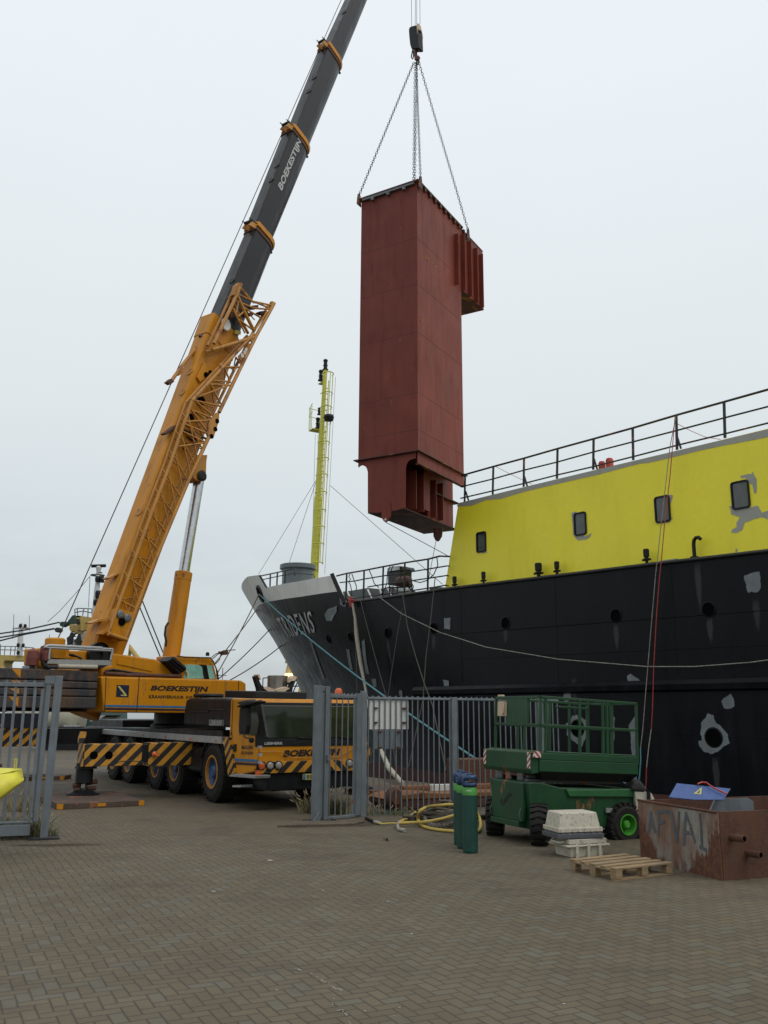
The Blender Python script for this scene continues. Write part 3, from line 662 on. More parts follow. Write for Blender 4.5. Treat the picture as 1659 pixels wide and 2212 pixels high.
m = MB(SF); m.panel('side', -1.6, KL('B6', (1150,262),(1185,248),(1262,250),(1272,272),(1245,275),(1240,390),(1152,392)), .7); wb = m.build('winch_cabinet', paint('dark_cabinet', (.03, .034, .036), .6, .2, rust=.1), SHIP, bevel=.03)
MB(SF).panel('side', -1.5, KL('B6', (1148,262),(1240,246),(1240,275),(1150,288)), .5).build('cabinet_lid', M['alu'], wb)
MB(SF).panel('side', -1.55, KL('B6', (1225,245),(1255,248),(1272,270),(1262,275),(1225,262)), .4).build('cabinet_hood', M['rub'], wb)
c0 = SF.side(*K('B6', 1272, 362), -1.4)
MB(SF).lathe([(0, -.34), (.17, -.34), (.22, -.22), (.22, .22), (.17, .34), (0, .34)], c0, (.9, .3, 0), 18).build('winch_motor', paint('red_brown_motor', (.07, .025, .02), .6, .3), wb)
m = MB(SF)
for pts in ([(1165,395),(1165,470)], [(1225,395),(1222,470)], [(1150,410),(1330,405)], [(1330,350),(1335,445)], [(1300,400),(1345,440)], [(1190,400),(1190,470)]): m.tube([SF.side(*K('B6', *p), -1.45) for p in pts], .035, 5)
m.build('winch_frame', M['rail'], wb)
for pts in ([(1170,250),(1150,290),(1145,380),(1120,440),(1090,470)], [(1320,350),(1345,400),(1340,430),(1365,445)], [(1522,180),(1530,240),(1500,310),(1450,355),(1395,372),(1340,358)], [(1010,275),(1030,320),(1050,380),(1085,410)],
            [(868,300),(858,330),(872,345),(855,365),(870,390),(880,440),(878,470)], [(880,305),(895,350),(915,400),(912,440)], [(1190,248),(1170,300)], [(1245,300),(1250,330),(1240,350)]):
    MB(SF).tube([SF.side(*K('B6', *p), -.05) for p in pts], .022, 5).build('cable', M['hose'], SHIP)
m = MB(SF); m.panel('side', -3.0, KL('B6', (1468,405),(1530,402),(1530,445),(1468,450)), .8); m.build('deck_locker', GG, SHIP)
c0 = SF.side(*K('B6', 875, 520), .15)
m = MB(SF); m.lathe([(0, -.2), (.10, -.2), (.12, .1), (.05, .25), (0, .25)], c0, (0, .2, 1), 10); m.box(c0.x - .15, c0.x + .1, c0.y - .1, c0.y, c0.z + .0, c0.z + .08); m.build('red_coupling', M['redcord'], SHIP)
# foremast with ladder, cage, platform and lamps
YM = -7.0
def ms(n, x, y, o_=YM): return SF.side(*K(n, x, y), o_)
base = ms('B8', 295, 2140); topp = ms('B8', 404, 235)
MX = lambda f: base + (topp - base) * f
FM = MB(SF).tube([base - V((0, 0, 1.2)), MX(.36), MX(.37), MX(.70), MX(.71), topp], [.27, .24, .20, .185, .15, .13], 16).build('foremast', M['mast'], SHIP)
m = MB(SF)
h = topp.z - base.z; LD = V((-1, .25, 0)).normalized()
for k in range(int(h / .36)):
    c = MX((k + .5) * .36 / h); 
    if c.z > topp.z - 1.0: break
    m.tube([c + LD * .24 + V((.0, .16, 0)), c + LD * .24 + V((0, -.16, 0))], .018, 4)
    m.tube([c + LD * .36 + V((.0, .16, 0)), c + LD * .36 + V((0, -.16, 0))], .018, 4)
for s_ in (-.16, .16): m.tube([MX(.0) + LD * .36 + V((0, s_, 0)), MX(.94) + LD * .36 + V((0, s_, 0))], .03, 4)
m.build('ladder', M['mast'], FM)
m = MB(SF); pv = LD.cross(V((0, 0, 1)))
for f in [.04, .13, .21, .29, .375, .46, .54, .62, .72, .795, .865, .965]:
    c = MX(f) + LD * .36
    m.tube([c + LD * (.62 * math.sin(g)) + pv * (.36 * math.cos(g)) for g in [k * math.pi / 10 for k in range(11)]], .035, 4)
for g in (.3, .5, .7): m.tube([MX(.04) + LD * (.36 + .62 * math.sin(g * math.pi)) + pv * .36 * math.cos(g * math.pi), MX(.965) + LD * (.36 + .62 * math.sin(g * math.pi)) + pv * .36 * math.cos(g * math.pi)], .026, 4)
m.build('ladder_cage', M['mast'], FM)
def mlamp(c, s=1.0):
    m = MB(SF); m.lathe([(0, 0), (.20 * s, 0), (.20 * s, .05), (.13 * s, .07), (.13 * s, .30 * s), (.17 * s, .33 * s), (.12 * s, .40 * s), (.13 * s, .62 * s), (.17 * s, .66 * s), (.12 * s, .76 * s), (0, .78 * s)], c, (0, 0, 1), 12); m.build('navigation_lamp', M['rub'], FM)
mlamp(topp, .95); mlamp(ms('B8', 361, 335), .95); mlamp(ms('B8', 333, 785), .95); mlamp(ms('B8', 345, 655), .62)
m = MB(SF); m.prism([(v.x, v.y) for v in (ms('B8', 290, 812), ms('B8', 330, 800), ms('B8', 365, 800))][:0] or [(MX(.70).x + .15, -6.4), (MX(.70).x + .68, -6.5), (MX(.70).x + .68, -7.3), (MX(.70).x + .15, -7.5)], 'z', MX(.70).z - .05, MX(.70).z)
m.box(MX(.94).x, MX(.94).x + .55, -7.15, -6.85, MX(.94).z - .04, MX(.94).z); m.build('mast_platform', M['mast'], FM)
m = MB(SF); X0, Z0 = MX(.70).x, MX(.70).z
for z_ in (.0, .95, 1.5): m.tube([(X0 + .1, -6.3, Z0 + z_ + .1), (X0 + .72, -6.5, Z0 + z_ - .05), (X0 + .72, -7.5, Z0 + z_), (X0 + .1, -7.6, Z0 + z_)][(0 if z_ else 1):(4 if z_ else 3)], .022, 4)
for x_, y_ in ((.72, -6.5), (.72, -7.5), (.45, -6.4), (.15, -6.3)): m.tube([(X0 + x_, y_, Z0 - .05), (X0 + x_, y_, Z0 + 1.5)], .02, 4)
m.build('platform_railing', M['mast'], FM)
c = MX(.715) + LD * 1.15; m = MB(SF); m.lathe([(0, 0), (.26, .02), (.33, .22), (.30, .36), (0, .36)], c, (0, 0, 1), 14); m.tube([MX(.76), c + V((0, 0, .2))], .03, 4); m.build('loudhailer', M['rub'], FM)
m = MB(SF)
for a_, b_ in ((('B8', 335, 1240), ('B6', 175, 310)), (('B8', 335, 1225), ('B6', 402, 240))): m.tube([ms(*a_), ms(*b_)], .016, 4)
m.tube([ms('B8', 450, 1320), SF.side(*K('B6', 1565, 385), -5)], .016, 4); m.tube([ms('B8', 310, 840), ms('B8', 275, 2100)], .010, 4); m.tube([ms('B8', 335, 840), ms('B8', 330, 1300)], .010, 4); m.tube([ms('B8', 500, 300), ms('B8', 398, 2150)], .010, 4)
m.build('mast_stay', M['wire'], FM)
# red fire pumps standing on the deckhouse roof edge
fr_ = SF
p0 = SF.side(*K('B7', 822, 465), YD - .5)
m = MB(SF); m.lathe([(0, 0), (.11, 0), (.12, .05), (.12, .24), (.09, .30), (0, .30)], p0 + V((0, 0, -.05)), (0, 0, 1), 14); m.lathe([(0, 0), (.12, 0), (.13, .05), (.13, .28), (.1, .34), (0, .34)], p0 + V((-.32, 0, -.05)), (0, 0, 1), 14)
o = m.build('fire_extinguisher_pair', M['redcord'], None); tag(o, 'two red bottles side by side on the yellow deckhouse roof behind the railing', 'extinguisher')
# ================================================================== mobile crane
CF = Fr((-2.46, 20.09, 0), -57.53)          # carrier: x forward from the first axle, y left
TF = Fr((-5.26, 24.48, 0), 54.0)            # slewing upper part
CRANE = thing('mobile_crane', 'large yellow telescopic mobile crane with raised dark boom and black chassis standing on outriggers', 'crane', CF)
def cp(name, kind, off, px, th, mat, bevel=0, fr=CF, parent=CRANE):
    return MB(fr).panel(kind, off, px, th).build(name, mat, parent, bevel=bevel)
SY = -1.37
def wheel(fr, x, y, r, wd, parent, rim=('rimb', 'rimy'), out=-1, knob=False, rr=.52, z=None):
    z = r if z is None else z
    wroot = MB(fr)
    P = [(rr * r, -wd / 2), (.80 * r, -wd / 2 - .01), (.93 * r, -wd / 2 + .02), (r, -wd / 2 + .07), (r, wd / 2 - .07), (.93 * r, wd / 2 - .02), (.80 * r, wd / 2 + .01), (rr * r, wd / 2), (rr * r, -wd / 2)]
    wroot.lathe(P, (x, y, z), (0, out, 0), 40)
    n = 26 if not knob else 20
    for k in range(n):                                   # tread blocks
        a = 2 * math.pi * k / n; da = math.pi / n * .62
        for sgn in (-1, 1):
            hgt = .022 if not knob else .035
            vs = []
            for rad in (r - .02, r + hgt * .6):
                for (aa, yy) in ((a - da, 0), (a + da, 0), (a + da + sgn * .0 + .12, sgn * wd * .49), (a - da + .12, sgn * wd * .49)):
                    vs.append((x + rad * math.cos(aa), y + yy, z + rad * math.sin(aa)))
            wroot.add(vs, [(0, 1, 2, 3), (7, 6, 5, 4), (0, 1, 5, 4), (1, 2, 6, 5), (2, 3, 7, 6), (3, 0, 4, 7)])
    wo = wroot.build('wheel', M['tyre'], parent)
    f = out
    MB(fr).lathe([(rr * r * 1.02, wd / 2 - .0), (rr * r * 1.04, wd / 2 + .012), (rr * r * .92, wd / 2 + .012), (rr * r * .90, wd / 2 - .06)], (x, y, z), (0, f, 0), 36).build('rim_ring', M[rim[1]], wo)
    m = MB(fr).lathe([(rr * r * .91, wd / 2 - .04), (rr * r * .80, wd / 2 - .10), (rr * r * .62, wd / 2 - .13), (rr * r * .46, wd / 2 - .09), (rr * r * .38, wd / 2 - .02), (rr * r * .30, wd / 2 - .0), (0, wd / 2 + .0)], (x, y, z), (0, f, 0), 32)
    for k in range(10):
        a = 2 * math.pi * k / 10; m.lathe([(.016, 0), (.016, .03), (0, .03)], (x + rr * r * .55 * math.cos(a), y + f * (wd / 2 - .12), z + rr * r * .55 * math.sin(a)), (0, f, 0), 6)
    m.build('rim', M[rim[0]], wo)
    return wo
WX = [0, -2.28, -3.65, -5.9, -7.3]
for i, x in enumerate(WX):
    wheel(CF, x + (.02 if i == 0 else 0), -1.17, .615, .40, CRANE, rr=.535)
    wheel(CF, x, .97, .615, .40, CRANE, out=1, rr=.535)
# --- cab
cabp = [(.86, .66), (1.18, .60), (2.10, .73), (2.17, .80), (2.17, 1.30), (2.09, 2.02), (2.02, 2.11), (.92, 2.13), (.86, 2.08)]
MB(CF).prism(cabp, 'y', SY, 1.17).build('cab', M['yel'], CRANE, bevel=.035)
XF = 2.175
def fq(px, x=XF): v = CF.front(px[0], px[1], x); return v
# windscreen with black surround (leans back a little)
def lean(y, z): return (XF + .006 - max(0, z - 1.30) * .118, y, z)
def lean_panel(name, pts, mat, th, parent):
    m = MB(CF); k = len(pts); vs = [tuple(V(lean(*p)) + V((th, 0, 0))) for p in pts] + [tuple(V(lean(*p)) - V((.03, 0, 0))) for p in pts]
    m.add(vs, [tuple(range(k)), tuple(range(2 * k - 1, k - 1, -1))] + [(i, (i + 1) % k, k + (i + 1) % k, k + i) for i in range(k)]); return m.build(name, mat, parent, bevel=.008)
WSS = lean_panel('windscreen_surround', [(-1.37, 1.20), (1.14, 1.20), (1.14, 1.34), (1.08, 2.04), (-1.32, 2.04), (-1.37, 1.34)], M['rub'], .006, CRANE)
lean_panel('windscreen', [(-1.26, 1.36), (1.03, 1.36), (.98, 1.98), (-1.22, 1.98)], M['wind'], .016, WSS)
cp('corner_pillar_trim', 'side', SY - .006, KL('C4', (1035,612),(1090,600),(1160,990),(1180,1000),(1075,1000),(1085,860)), .05, M['rub'])
lettering('brand_word', 'LIEBHERR', M['wletter'], CRANE, CF, [lean(*[CF.front(*K('A2', x, y), XF)[i] for i in (1, 2)]) for x, y in ((706, 634), (856, 634), (856, 617), (706, 617))][:0] or [(XF + .02, -1.19, 1.235), (XF + .02, -.80, 1.235), (XF + .02, -.80, 1.285), (XF + .02, -1.19, 1.285)], fat=.03)
for ya, yb_ in ((-.55, -.02), (.45, .95)):
    m = MB(CF); m.tube([lean(ya, 1.24), lean(yb_, 1.33)][:], .012, 5); m.tube([tuple(V(lean(yb_ - .45, 1.36)) + V((.03, 0, 0))), tuple(V(lean(yb_ + .05, 1.34)) + V((.03, 0, 0)))], .010, 5); m.build('wiper', M['rub'], CRANE)
lean_panel('yellow_dash_sign', [(-.10, 1.40), (.26, 1.40), (.26, 1.47), (-.10, 1.47)], plain('dim_yellow_sign', (.16, .14, .02)), .020, WSS)
m = MB(CF); m.tube([(XF + .03, -1.33, 1.10), (XF + .035, -.85, 1.10), (XF + .035, -.62, .98), (XF + .035, .05, .98)], .008, 4); m.tube([(XF + .035, .05, .98), (XF + .035, .45, .98), (XF + .035, .9, 1.19), (XF + .03, 1.12, 1.20)], .008, 4); m.build('bumper_crease', M['yel2'], CRANE)
lettering('owner_name', 'BOEKESTIJN', M['bletter'], CRANE, CF, [CF.front(*K('A2', x, y), XF + .008) for x, y in ((834, 754), (1262, 742), (1268, 676), (842, 690))], shear=.15, fat=.045)
MB(CF).box(XF - .02, XF + .012, -1.33, 1.15, .70, .915).build('striped_bumper', M['hazf'], CRANE, bevel=.006)
for y_, mt in ((-1.24, 'orl'), (-1.06, 'lamp'), (-.88, 'lamp'), (.72, 'lamp'), (.90, 'orl')):
    o = MB(CF).lathe([(.085, -.02), (.085, .03), (.068, .035)], (XF + .01, y_, .845), (1, 0, 0), 20).build('headlamp', M['rub'], CRANE)
    MB(CF).lathe([(.070, .028), (.04, .045), (0, .05)], (XF + .01, y_, .845), (1, 0, 0), 20).build('lamp_lens', M[mt], o)
o = MB(CF).box(XF - .02, XF + .03, -.33, .12, .555, .665).build('licence_plate', M['wtri'], CRANE)
MB(CF).box(XF + .03, XF + .032, -.33, -.285, .555, .665).build('plate_band', M['blue'], o)
lettering('plate_writing', 'BS-T', M['bletter'], o, CF, [(XF + .034, -.26, .572), (XF + .034, -.02, .572), (XF + .034, -.02, .648), (XF + .034, -.26, .648)], fat=.02)
MB(CF).box(XF - .6, XF - .05, -1.1, .9, .38, .70).build('front_crossbeam', M['blk'], CRANE)
# side of the cab
cp('door_window', 'side', SY - .004, KL('C4', (875,700),(885,625),(1045,612),(1055,700),(1080,830),(1062,965),(1040,978),(870,968)), .03, M['wind'], bevel=.004)
m = MB(CF)
for pts in ([(805,600),(790,960),(800,1000)],): m.tube([CF.side(*K('C4', *p), SY - .003) for p in pts], .008, 4)
m.build('door_gap', M['rub'], CRANE)
cp('door_handle', 'side', SY - .015, KL('A2', (460,645),(480,645),(478,700),(456,702)), .03, M['rub'])
m = MB(CF); m.tube([CF.side(*K('A2', *p), SY - .02) for p in ((648,560), (655,660), (645,760), (632,850))], .006, 4); m.build('door_edge', M['rub'], CRANE)
for y_ in (668, 726, 785): cp('door_hinge', 'side', SY - .03, KL('A2', (642,y_-12),(662,y_-12),(662,y_+10),(642,y_+10)), .04, M['alu'])
lettering('town_name', 'MAASLAND', M['bletter'], CRANE, CF, lquad(CF, 'side', SY - .006, KL('A2', (522,684),(607,684),(607,654),(522,652))), fat=.01)
lettering('telephone_number', '010-5916744', M['bletter'], CRANE, CF, lquad(CF, 'side', SY - .006, KL('A2', (518,724),(604,726),(604,699),(518,697))), fat=.01)
lettering('fleet_number', '34', M['bletter'], CRANE, CF, lquad(CF, 'side', SY - .006, KL('A2', (430,580),(451,580),(451,555),(430,555))), fat=.01)
cp('blue_stripe', 'side', SY - .006, KL('A2', (456,750),(640,762),(640,782),(456,772)), .02, M['blue'])
cp('dark_stripe', 'side', SY - .006, KL('A2', (460,778),(640,790),(638,808),(462,798)), .02, M['purp'])
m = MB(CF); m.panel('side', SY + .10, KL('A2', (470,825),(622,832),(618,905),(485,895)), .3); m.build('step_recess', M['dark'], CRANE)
m = MB(CF); m.panel('side', SY - .10, KL('A2', (425,880),(470,868),(625,882),(620,905),(560,900),(430,890)), .32); m.build('step', M['alu'], CRANE, bevel=.01)
m = MB(CF); m.panel('side', SY - .03, KL('A2', (452,955),(515,952),(515,970),(452,970)), .25); m.build('lower_step', M['alu'], CRANE)
cp('corner_marker', 'side', SY - .03, KL('A2', (625,845),(648,842),(645,880),(620,905)), .05, M['orl'])
# striped mudguard edge
cp('striped_mudguard', 'side', SY - .05, KL('A2', (378,592),(428,592),(470,860),(420,890)), .10, M['hazs'])
# mirrors
m = MB(CF); m.panel('side', SY - .32, KL('C4', (870,675),(955,668),(950,870),(935,960),(862,955),(860,870)), .10); mo = m.build('side_mirror', M['rub'], CRANE, bevel=.03)
m = MB(CF); m.panel('side', SY - .42, KL('C4', (835,680),(890,625),(960,605),(1045,610),(1040,635),(960,655),(890,670)), .22); m.build('mirror_hood', M['rub'], mo, bevel=.02)
m = MB(CF); m.tube([(XF - .1, SY, 2.08), (XF + .06, SY - .25, 2.06), (XF - .1, SY - .35, 2.02)], .018, 6); m.build('mirror_arm', M['rub'], mo)
m = MB(CF); m.tube([CF.side(*K('A2', *p), SY - .12) for p in ((538,578), (550,596), (580,600), (592,625))], .014, 6); m.lathe([(0, -.03), (.045, -.02), (.05, .03), (0, .04)], CF.side(*K('A2', 594, 615), SY - .12), (1, -.2, 0), 12); m.build('wide_angle_mirror', M['rub'], CRANE)
# roof beacon and boom rest
m = MB(CF).lathe([(.10, 0), (.105, .06), (0, .06)], (1.7, .72, 2.12), (0, 0, 1), 16).build('beacon_base', M['rub'], CRANE)
MB(CF).lathe([(.085, .06), (.088, .14), (.075, .20), (.04, .235), (0, .24)], (1.7, .72, 2.12), (0, 0, 1), 18).build('orange_beacon', M['orl'], m)
XR = .75
m = MB(CF); m.panel('front', XR, KL('C4', (1035,350),(1062,345),(1105,440),(1190,520),(1258,530),(1330,520),(1400,480),(1455,390),(1482,355),(1478,380),(1440,470),(1425,568),(1085,568),(1075,480)), .16); ro = m.build('boom_rest', M['blk'], CRANE, bevel=.008)
for pts in ([(1066,332),(1085,328),(1103,385),(1092,390)], [(1130,478),(1165,458),(1250,490),(1250,526),(1190,520)], [(1265,492),(1375,460),(1405,480),(1330,524),(1265,526)], [(1425,370),(1450,345),(1484,358),(1462,398),(1420,400)]):
    MB(CF).panel('front', XR + .03, KL('C4', *pts), .22).build('rest_pad', M['pad'], ro)
c0 = CF.front(*K('C4', 1272, 520), .35); c1 = CF.front(*K('C4', 1272, 345), .35)
MB(CF).lathe([(0, 0), (.225, 0), (.225, c1.z - c0.z), (.20, c1.z - c0.z), (.20, c1.z - c0.z - .1), (0, c1.z - c0.z - .1)], c0, (0, 0, 1), 10, smooth=False).build('exhaust_silencer', M['warm'], CRANE)
m = MB(CF); m.tube([c0 + V((0, .18, .22)), c0 + V((.0, .32, .22)), c0 + V((0, .42, .30))], .06, 10); m.build('exhaust_pipe', M['warm'], CRANE)
# --- engine housing behind the cab
m = MB(CF); m.panel('side', SY + .0, KL('A2', (100,310),(125,298),(390,292),(450,300),(440,520),(80,500),(85,410)), 2.4); en = m.build('engine_housing', M['blk'], CRANE, bevel=.05)
m = MB(CF); m.tube([CF.side(*K('A2', *p), SY - .005) for p in ((130,402), (270,402), (285,384), (390,384))], .010, 4); m.build('housing_rib', M['rub'], en)
m = MB(CF); m.panel('side', SY + .45, KL('A2', (395,238),(627,243),(627,300),(392,298)), 1.2); m.build('cooler_box', M['blk'], en, bevel=.02)
m = MB(CF); c = CF.side(*K('A2', 272, 285), SY + .35); m.lathe([(0, -.02), (.33, -.02), (.35, .02), (.33, .06), (0, .07)], c, (0, 0, 1), 24); m.build('air_intake_lid', M['rub'], en)
pl = cp('brand_plate', 'side', SY - .012, KL('A2', (276,460),(382,462),(381,506),(275,503)), .02, M['alu'], parent=en)
cp('plate_field', 'side', SY - .016, KL('A2', (279,464),(379,466),(378,502),(278,499)), .01, M['bletter'], parent=en)
lettering('brand_word', 'LIEBHERR', M['wletter'], en, CF, lquad(CF, 'side', SY - .020, KL('A2', (282,498),(376,500),(376,468),(282,466))), fat=.02)
# --- chassis
m = MB(CF); m.box(-10.5, 1.6, -1.0, .8, .62, 1.20); m.build('chassis_frame', M['blk'], CRANE)
MB(CF).box(-10.2, 1.9, -.85, .65, .34, .615).build('underbody_shade_block', M['blk'], CRANE)  # added block under the chassis, deepens the shade on the ground
m = MB(CF); m.panel('side', SY + .02, KL('C7', (330,178),(1540,215),(1545,320),(1400,300),(1290,320),(1180,285),(900,270),(420,250),(370,215)), .5); m.build('side_skirt', M['blk'], CRANE, bevel=.02)
m = MB(CF); m.box(-10.45, .86, -1.30, 1.12, 1.24, 1.34); m.build('deck_plate', M['blk'], CRANE)
for k, (xa, xb) in enumerate(((-10.48, .52), (.60, .86))): MB(CF).box(xa, xb, SY - .03, SY + .06, 1.20, 1.345).build('aluminium_side_rail', M['alu'] if k == 0 else M['pad'], CRANE, bevel=.01)
m = MB(CF); m.box(-10.5, -7.2, -1.2, 1.0, 1.34, 1.62); m.build('rear_deck_box', M['blk'], CRANE, bevel=.03)
m = MB(CF); m.panel('side', -.9, KL('C7', (370,135),(480,82),(520,82),(420,140)), .5); m.build('rear_ramp', M['alu'], CRANE)
MB(CF).lathe([(0, 0), (.95, 0), (1.0, .05), (1.0, .16), (.92, .2), (.92, .5), (0, .5)], (-5.2, 0, 1.34), (0, 0, 1), 40).build('slewing_ring', M['blk'], CRANE)
m = MB(CF)
for x in (-9.3, -8.7, -8.0, -3.4, -2.6): m.box(x, x + .45, -1.15, -.8, 1.345, 1.42)
m.build('deck_locker', M['alu'], CRANE)
# underside shadow carriers: axles, tank
for x in WX: MB(CF).tube([(x, -1.0, .62), (x, .8, .62)], .12, 8).build('axle', M['blk'], CRANE)
for x in WX: MB(CF).lathe([(.70, -.22), (.72, .22), (.68, .22), (.66, -.22)], (x, -1.17, .66), (0, 1, 0), 2, smooth=False) if 0 else None
MB(CF).box(-1.75, -.75, -1.30, -.9, .55, 1.10).build('fuel_tank', M['blk'], CRANE, bevel=.05)
for x in (-9.8, -8.1, -6.4, -4.7, -3.0, -1.3, .2): MB(CF).box(x, x + .09, SY - .036, SY - .028, 1.235, 1.275).build('side_reflector', M['orl'], CRANE)
for x in (-9.0, -7.9, -4.4, -3.1): MB(CF).box(x, x + .75, -1.28, -.95, .80, 1.19).build('side_locker', M['blk'], CRANE, bevel=.02)
for x, z in ((-6.6, .98), (-5.0, 1.05), (-2.2, 1.0)):
    MB(CF).tube([(x, -1.30, z + .12), (x + .15, -1.33, z - .03), (x + .5, -1.32, z - .08), (x + .9, -1.31, z + .02), (x + 1.2, -1.30, z + .14)], .014, 5).build('air_hose', M['hose'], CRANE)
for x in WX:
    MB(CF).loft([[(x + r_ * math.cos(g), y_, .62 + r_ * math.sin(g)) for y_, r_ in ((-1.36, .70), (-.95, .70), (-.95, .73), (-1.36, .73))] for g in [math.radians(20 + 10 * k) for k in range(15)]]).build('mudguard', M['blk'], CRANE)
# --- outriggers: x = front face, reach towards the left of the picture
def outrigger(xf, yt, yi, z0, z1, foot, gap=None):
    s1 = (yt, gap[0]) if gap else (yt, yi); root = MB(CF).box(xf - .42, xf - .012, yt + .02, .9, z0 + .06, z1 - .02).build('outrigger_beam', M['blk'], CRANE, bevel=.01)
    MB(CF).box(xf - .44, xf, s1[0], s1[1], z0, z1).build('striped_outrigger_face', M['hazb'], root, bevel=.01)
    if gap: MB(CF).box(xf - .40, xf + .03, gap[1], yi, z0 - .02, z1 + .01).build('striped_outrigger_face', M['hazb'], root, bevel=.01)
    MB(CF).box(xf - .43, xf - .01, yt - .03, yt - .005, z0, z1).build('striped_end_plate', M['hazc'], root)
    MB(CF).box(xf - .36, xf - .06, yt - .09, yt + .30, z0 - .05, z0 - .005).build('beam_base_plate', M['blk'], root)
    fx, fy = foot
    MB(CF).lathe([(0, .0), (.16, .0), (.18, .02), (.18, .42), (0, .42)], (fx, fy, z0 - .36), (0, 0, 1), 16).build('jack_housing', M['blk'], root)
    MB(CF).cyl((fx, fy, .22), (fx, fy, z0 - .3), .075).build('jack_rod', M['chrome'], root)
    m = MB(CF); m.tube([(fx - .0, fy - .22, .30), (fx, fy + .28, .38)], .055, 6); m.tube([(fx + .03, fy - .20, .22), (fx, fy + .26, .24)], .05, 6); m.build('jack_toggle', M['rust'], root)
    m = MB(CF); m.lathe([(.36, .115), (.36, .135), (.12, .22), (.10, .25), (0, .25)], (fx, fy, 0), (0, 0, 1), 8, smooth=False); m.build('foot_plate', M['blk'], root)
    return root
OR = outrigger(-1.45, -3.66, -1.28, .70, 1.165, (-1.75, -3.55), gap=(-2.42, -2.28))
cp('beam_end_marker', 'front', -1.44, KL('C7', (1290,310),(1312,310),(1312,328),(1290,328)), .04, M['orl'], parent=OR)
m = MB(CF); m.lathe([(0, 0), (.05, .0), (.06, .04), (0, .07)], CF.front(*K('C7', 942, 425), -1.42), (1, 0, 0), 12); m.tube([CF.front(*K('C7', 950, 432), -1.38), CF.front(*K('C7', 990, 440), -1.30)], .018, 6); m.build('red_work_lamp', M['orl'], OR)
for x_ in (412, 545): MB(CF).lathe([(0, 0), (.085, 0), (.085, .006), (0, .006)], CF.front(*K('C7', x_, 435), -1.449), (1, 0, 0), 20).build('beam_hole', M['dark'], OR)
m = MB(CF); m.panel('front', -1.50, KL('C7', (300,225),(348,228),(345,262),(318,330),(282,330),(285,285)), .12); m.build('striped_bracket', M['hazc'], OR)
m = MB(CF); m.tube([CF.front(*K('C7', *p), -1.30) for p in ((595,520), (640,490), (720,485), (830,490), (900,520), (960,540), (1080,530), (1110,450), (1160,430))], .010, 5); m.build('hydraulic_hose', M['hose'], OR)
OR2 = outrigger(-8.45, -4.6, -3.10, .88, 1.39, (-8.7, -4.3))
m = MB(CF); m.box(-8.9, -8.42, -4.7, -3.22, 1.39, 1.78); lb = m.build('storage_box', paint('dark_blue_box', (.010, .014, .028), .45, .2), OR2)
MB(CF).box(-8.42, -8.41, -4.4, -4.14, 1.42, 1.50).build('red_notice', plain('dark_red_notice', (.16, .012, .012)), lb)
lettering('notice_words', 'NIET UIT', M['wletter'], lb, CF, [(-8.405, -4.39, 1.435), (-8.405, -4.15, 1.435), (-8.405, -4.15, 1.485), (-8.405, -4.39, 1.485)], fat=.0)
OR3 = outrigger(-1.45, -1.0, 1.9, .70, 1.165, (-.25, 2.45)) if 0 else None
m = MB(CF); m.box(-.45, -.05, .9, 2.6, .72, 1.16); o = m.build('outrigger_beam', M['hazb'], CRANE)
MB(CF).cyl((-.25, 2.4, .2), (-.25, 2.4, .75), .09).build('jack_rod', M['chrome'], o)
MB(CF).lathe([(.36, .115), (.36, .135), (.12, .22), (.10, .25), (0, .25)], (-.25, 2.4, 0), (0, 0, 1), 8, smooth=False).build('foot_plate', M['blk'], o)

# ================= upper part
TY = -1.30
def tp_(name, kind, off, px, th, mat, bevel=0, parent=CRANE): return cp(name, kind, off, px, th, mat, bevel, TF, parent)
CB = MB(TF).panel('side', TY, KL('A1', (862,550),(1659,572),(1900,580),(2060,585),(2100,610),(2100,865),(1570,865),(890,858)), 2.6).build('machinery_cabinet', M['yel'], CRANE, bevel=.04)
m = MB(TF)
for pts in ([(1188,560),(1165,858)], [(2035,590),(2030,860)], [(905,556),(892,856)]): m = MB(TF).tube([TF.side(*K('A1', *p), TY - .002) for p in pts], .010, 4).build('cabinet_gap', M['rub'], CB)
tp_('nose_plate', 'side', TY + .1, KL('C4', (785,405),(890,465),(885,482),(820,478),(800,430)), .8, M['alu'], parent=CB)
tp_('blue_stripe', 'side', TY - .005, KL('A1', (900,793),(1570,805),(2080,812),(2080,826),(1570,822),(900,812)), .02, M['blue'], parent=CB)
tp_('dark_stripe', 'side', TY - .006, KL('A1', (900,818),(1570,830),(2080,838),(2080,852),(1570,846),(900,836)), .02, M['purp'], parent=CB)
bd = tp_('logo_badge', 'side', TY - .006, KL('A1', (997,624),(1103,626),(1096,728),(990,726)), .02, M['navy'], parent=CB)
tp_('logo_mark', 'side', TY - .009, KL('A1', (1008,632),(1020,632),(1075,700),(1082,712),(1085,718),(1030,716),(1030,708),(1062,708),(1008,642)), .01, M['wtri'], parent=bd)
lettering('owner_name', 'BOEKESTIJN', M['bletter'], CB, TF, [TF.side(*p, TY - .006) for p in (K('A1', 1278, 683), K('C4', 540, 533), K('C4', 545, 458), K('A1', 1290, 628))], shear=.15, fat=.045)
lettering('trade_and_number', 'KRAANVERHUUR  010-5916744', M['bletter'], CB, TF, [TF.side(*p, TY - .006) for p in (K('A1', 1270, 738), K('C4', 540, 592), K('C4', 540, 562), K('A1', 1272, 708))], fat=.025)
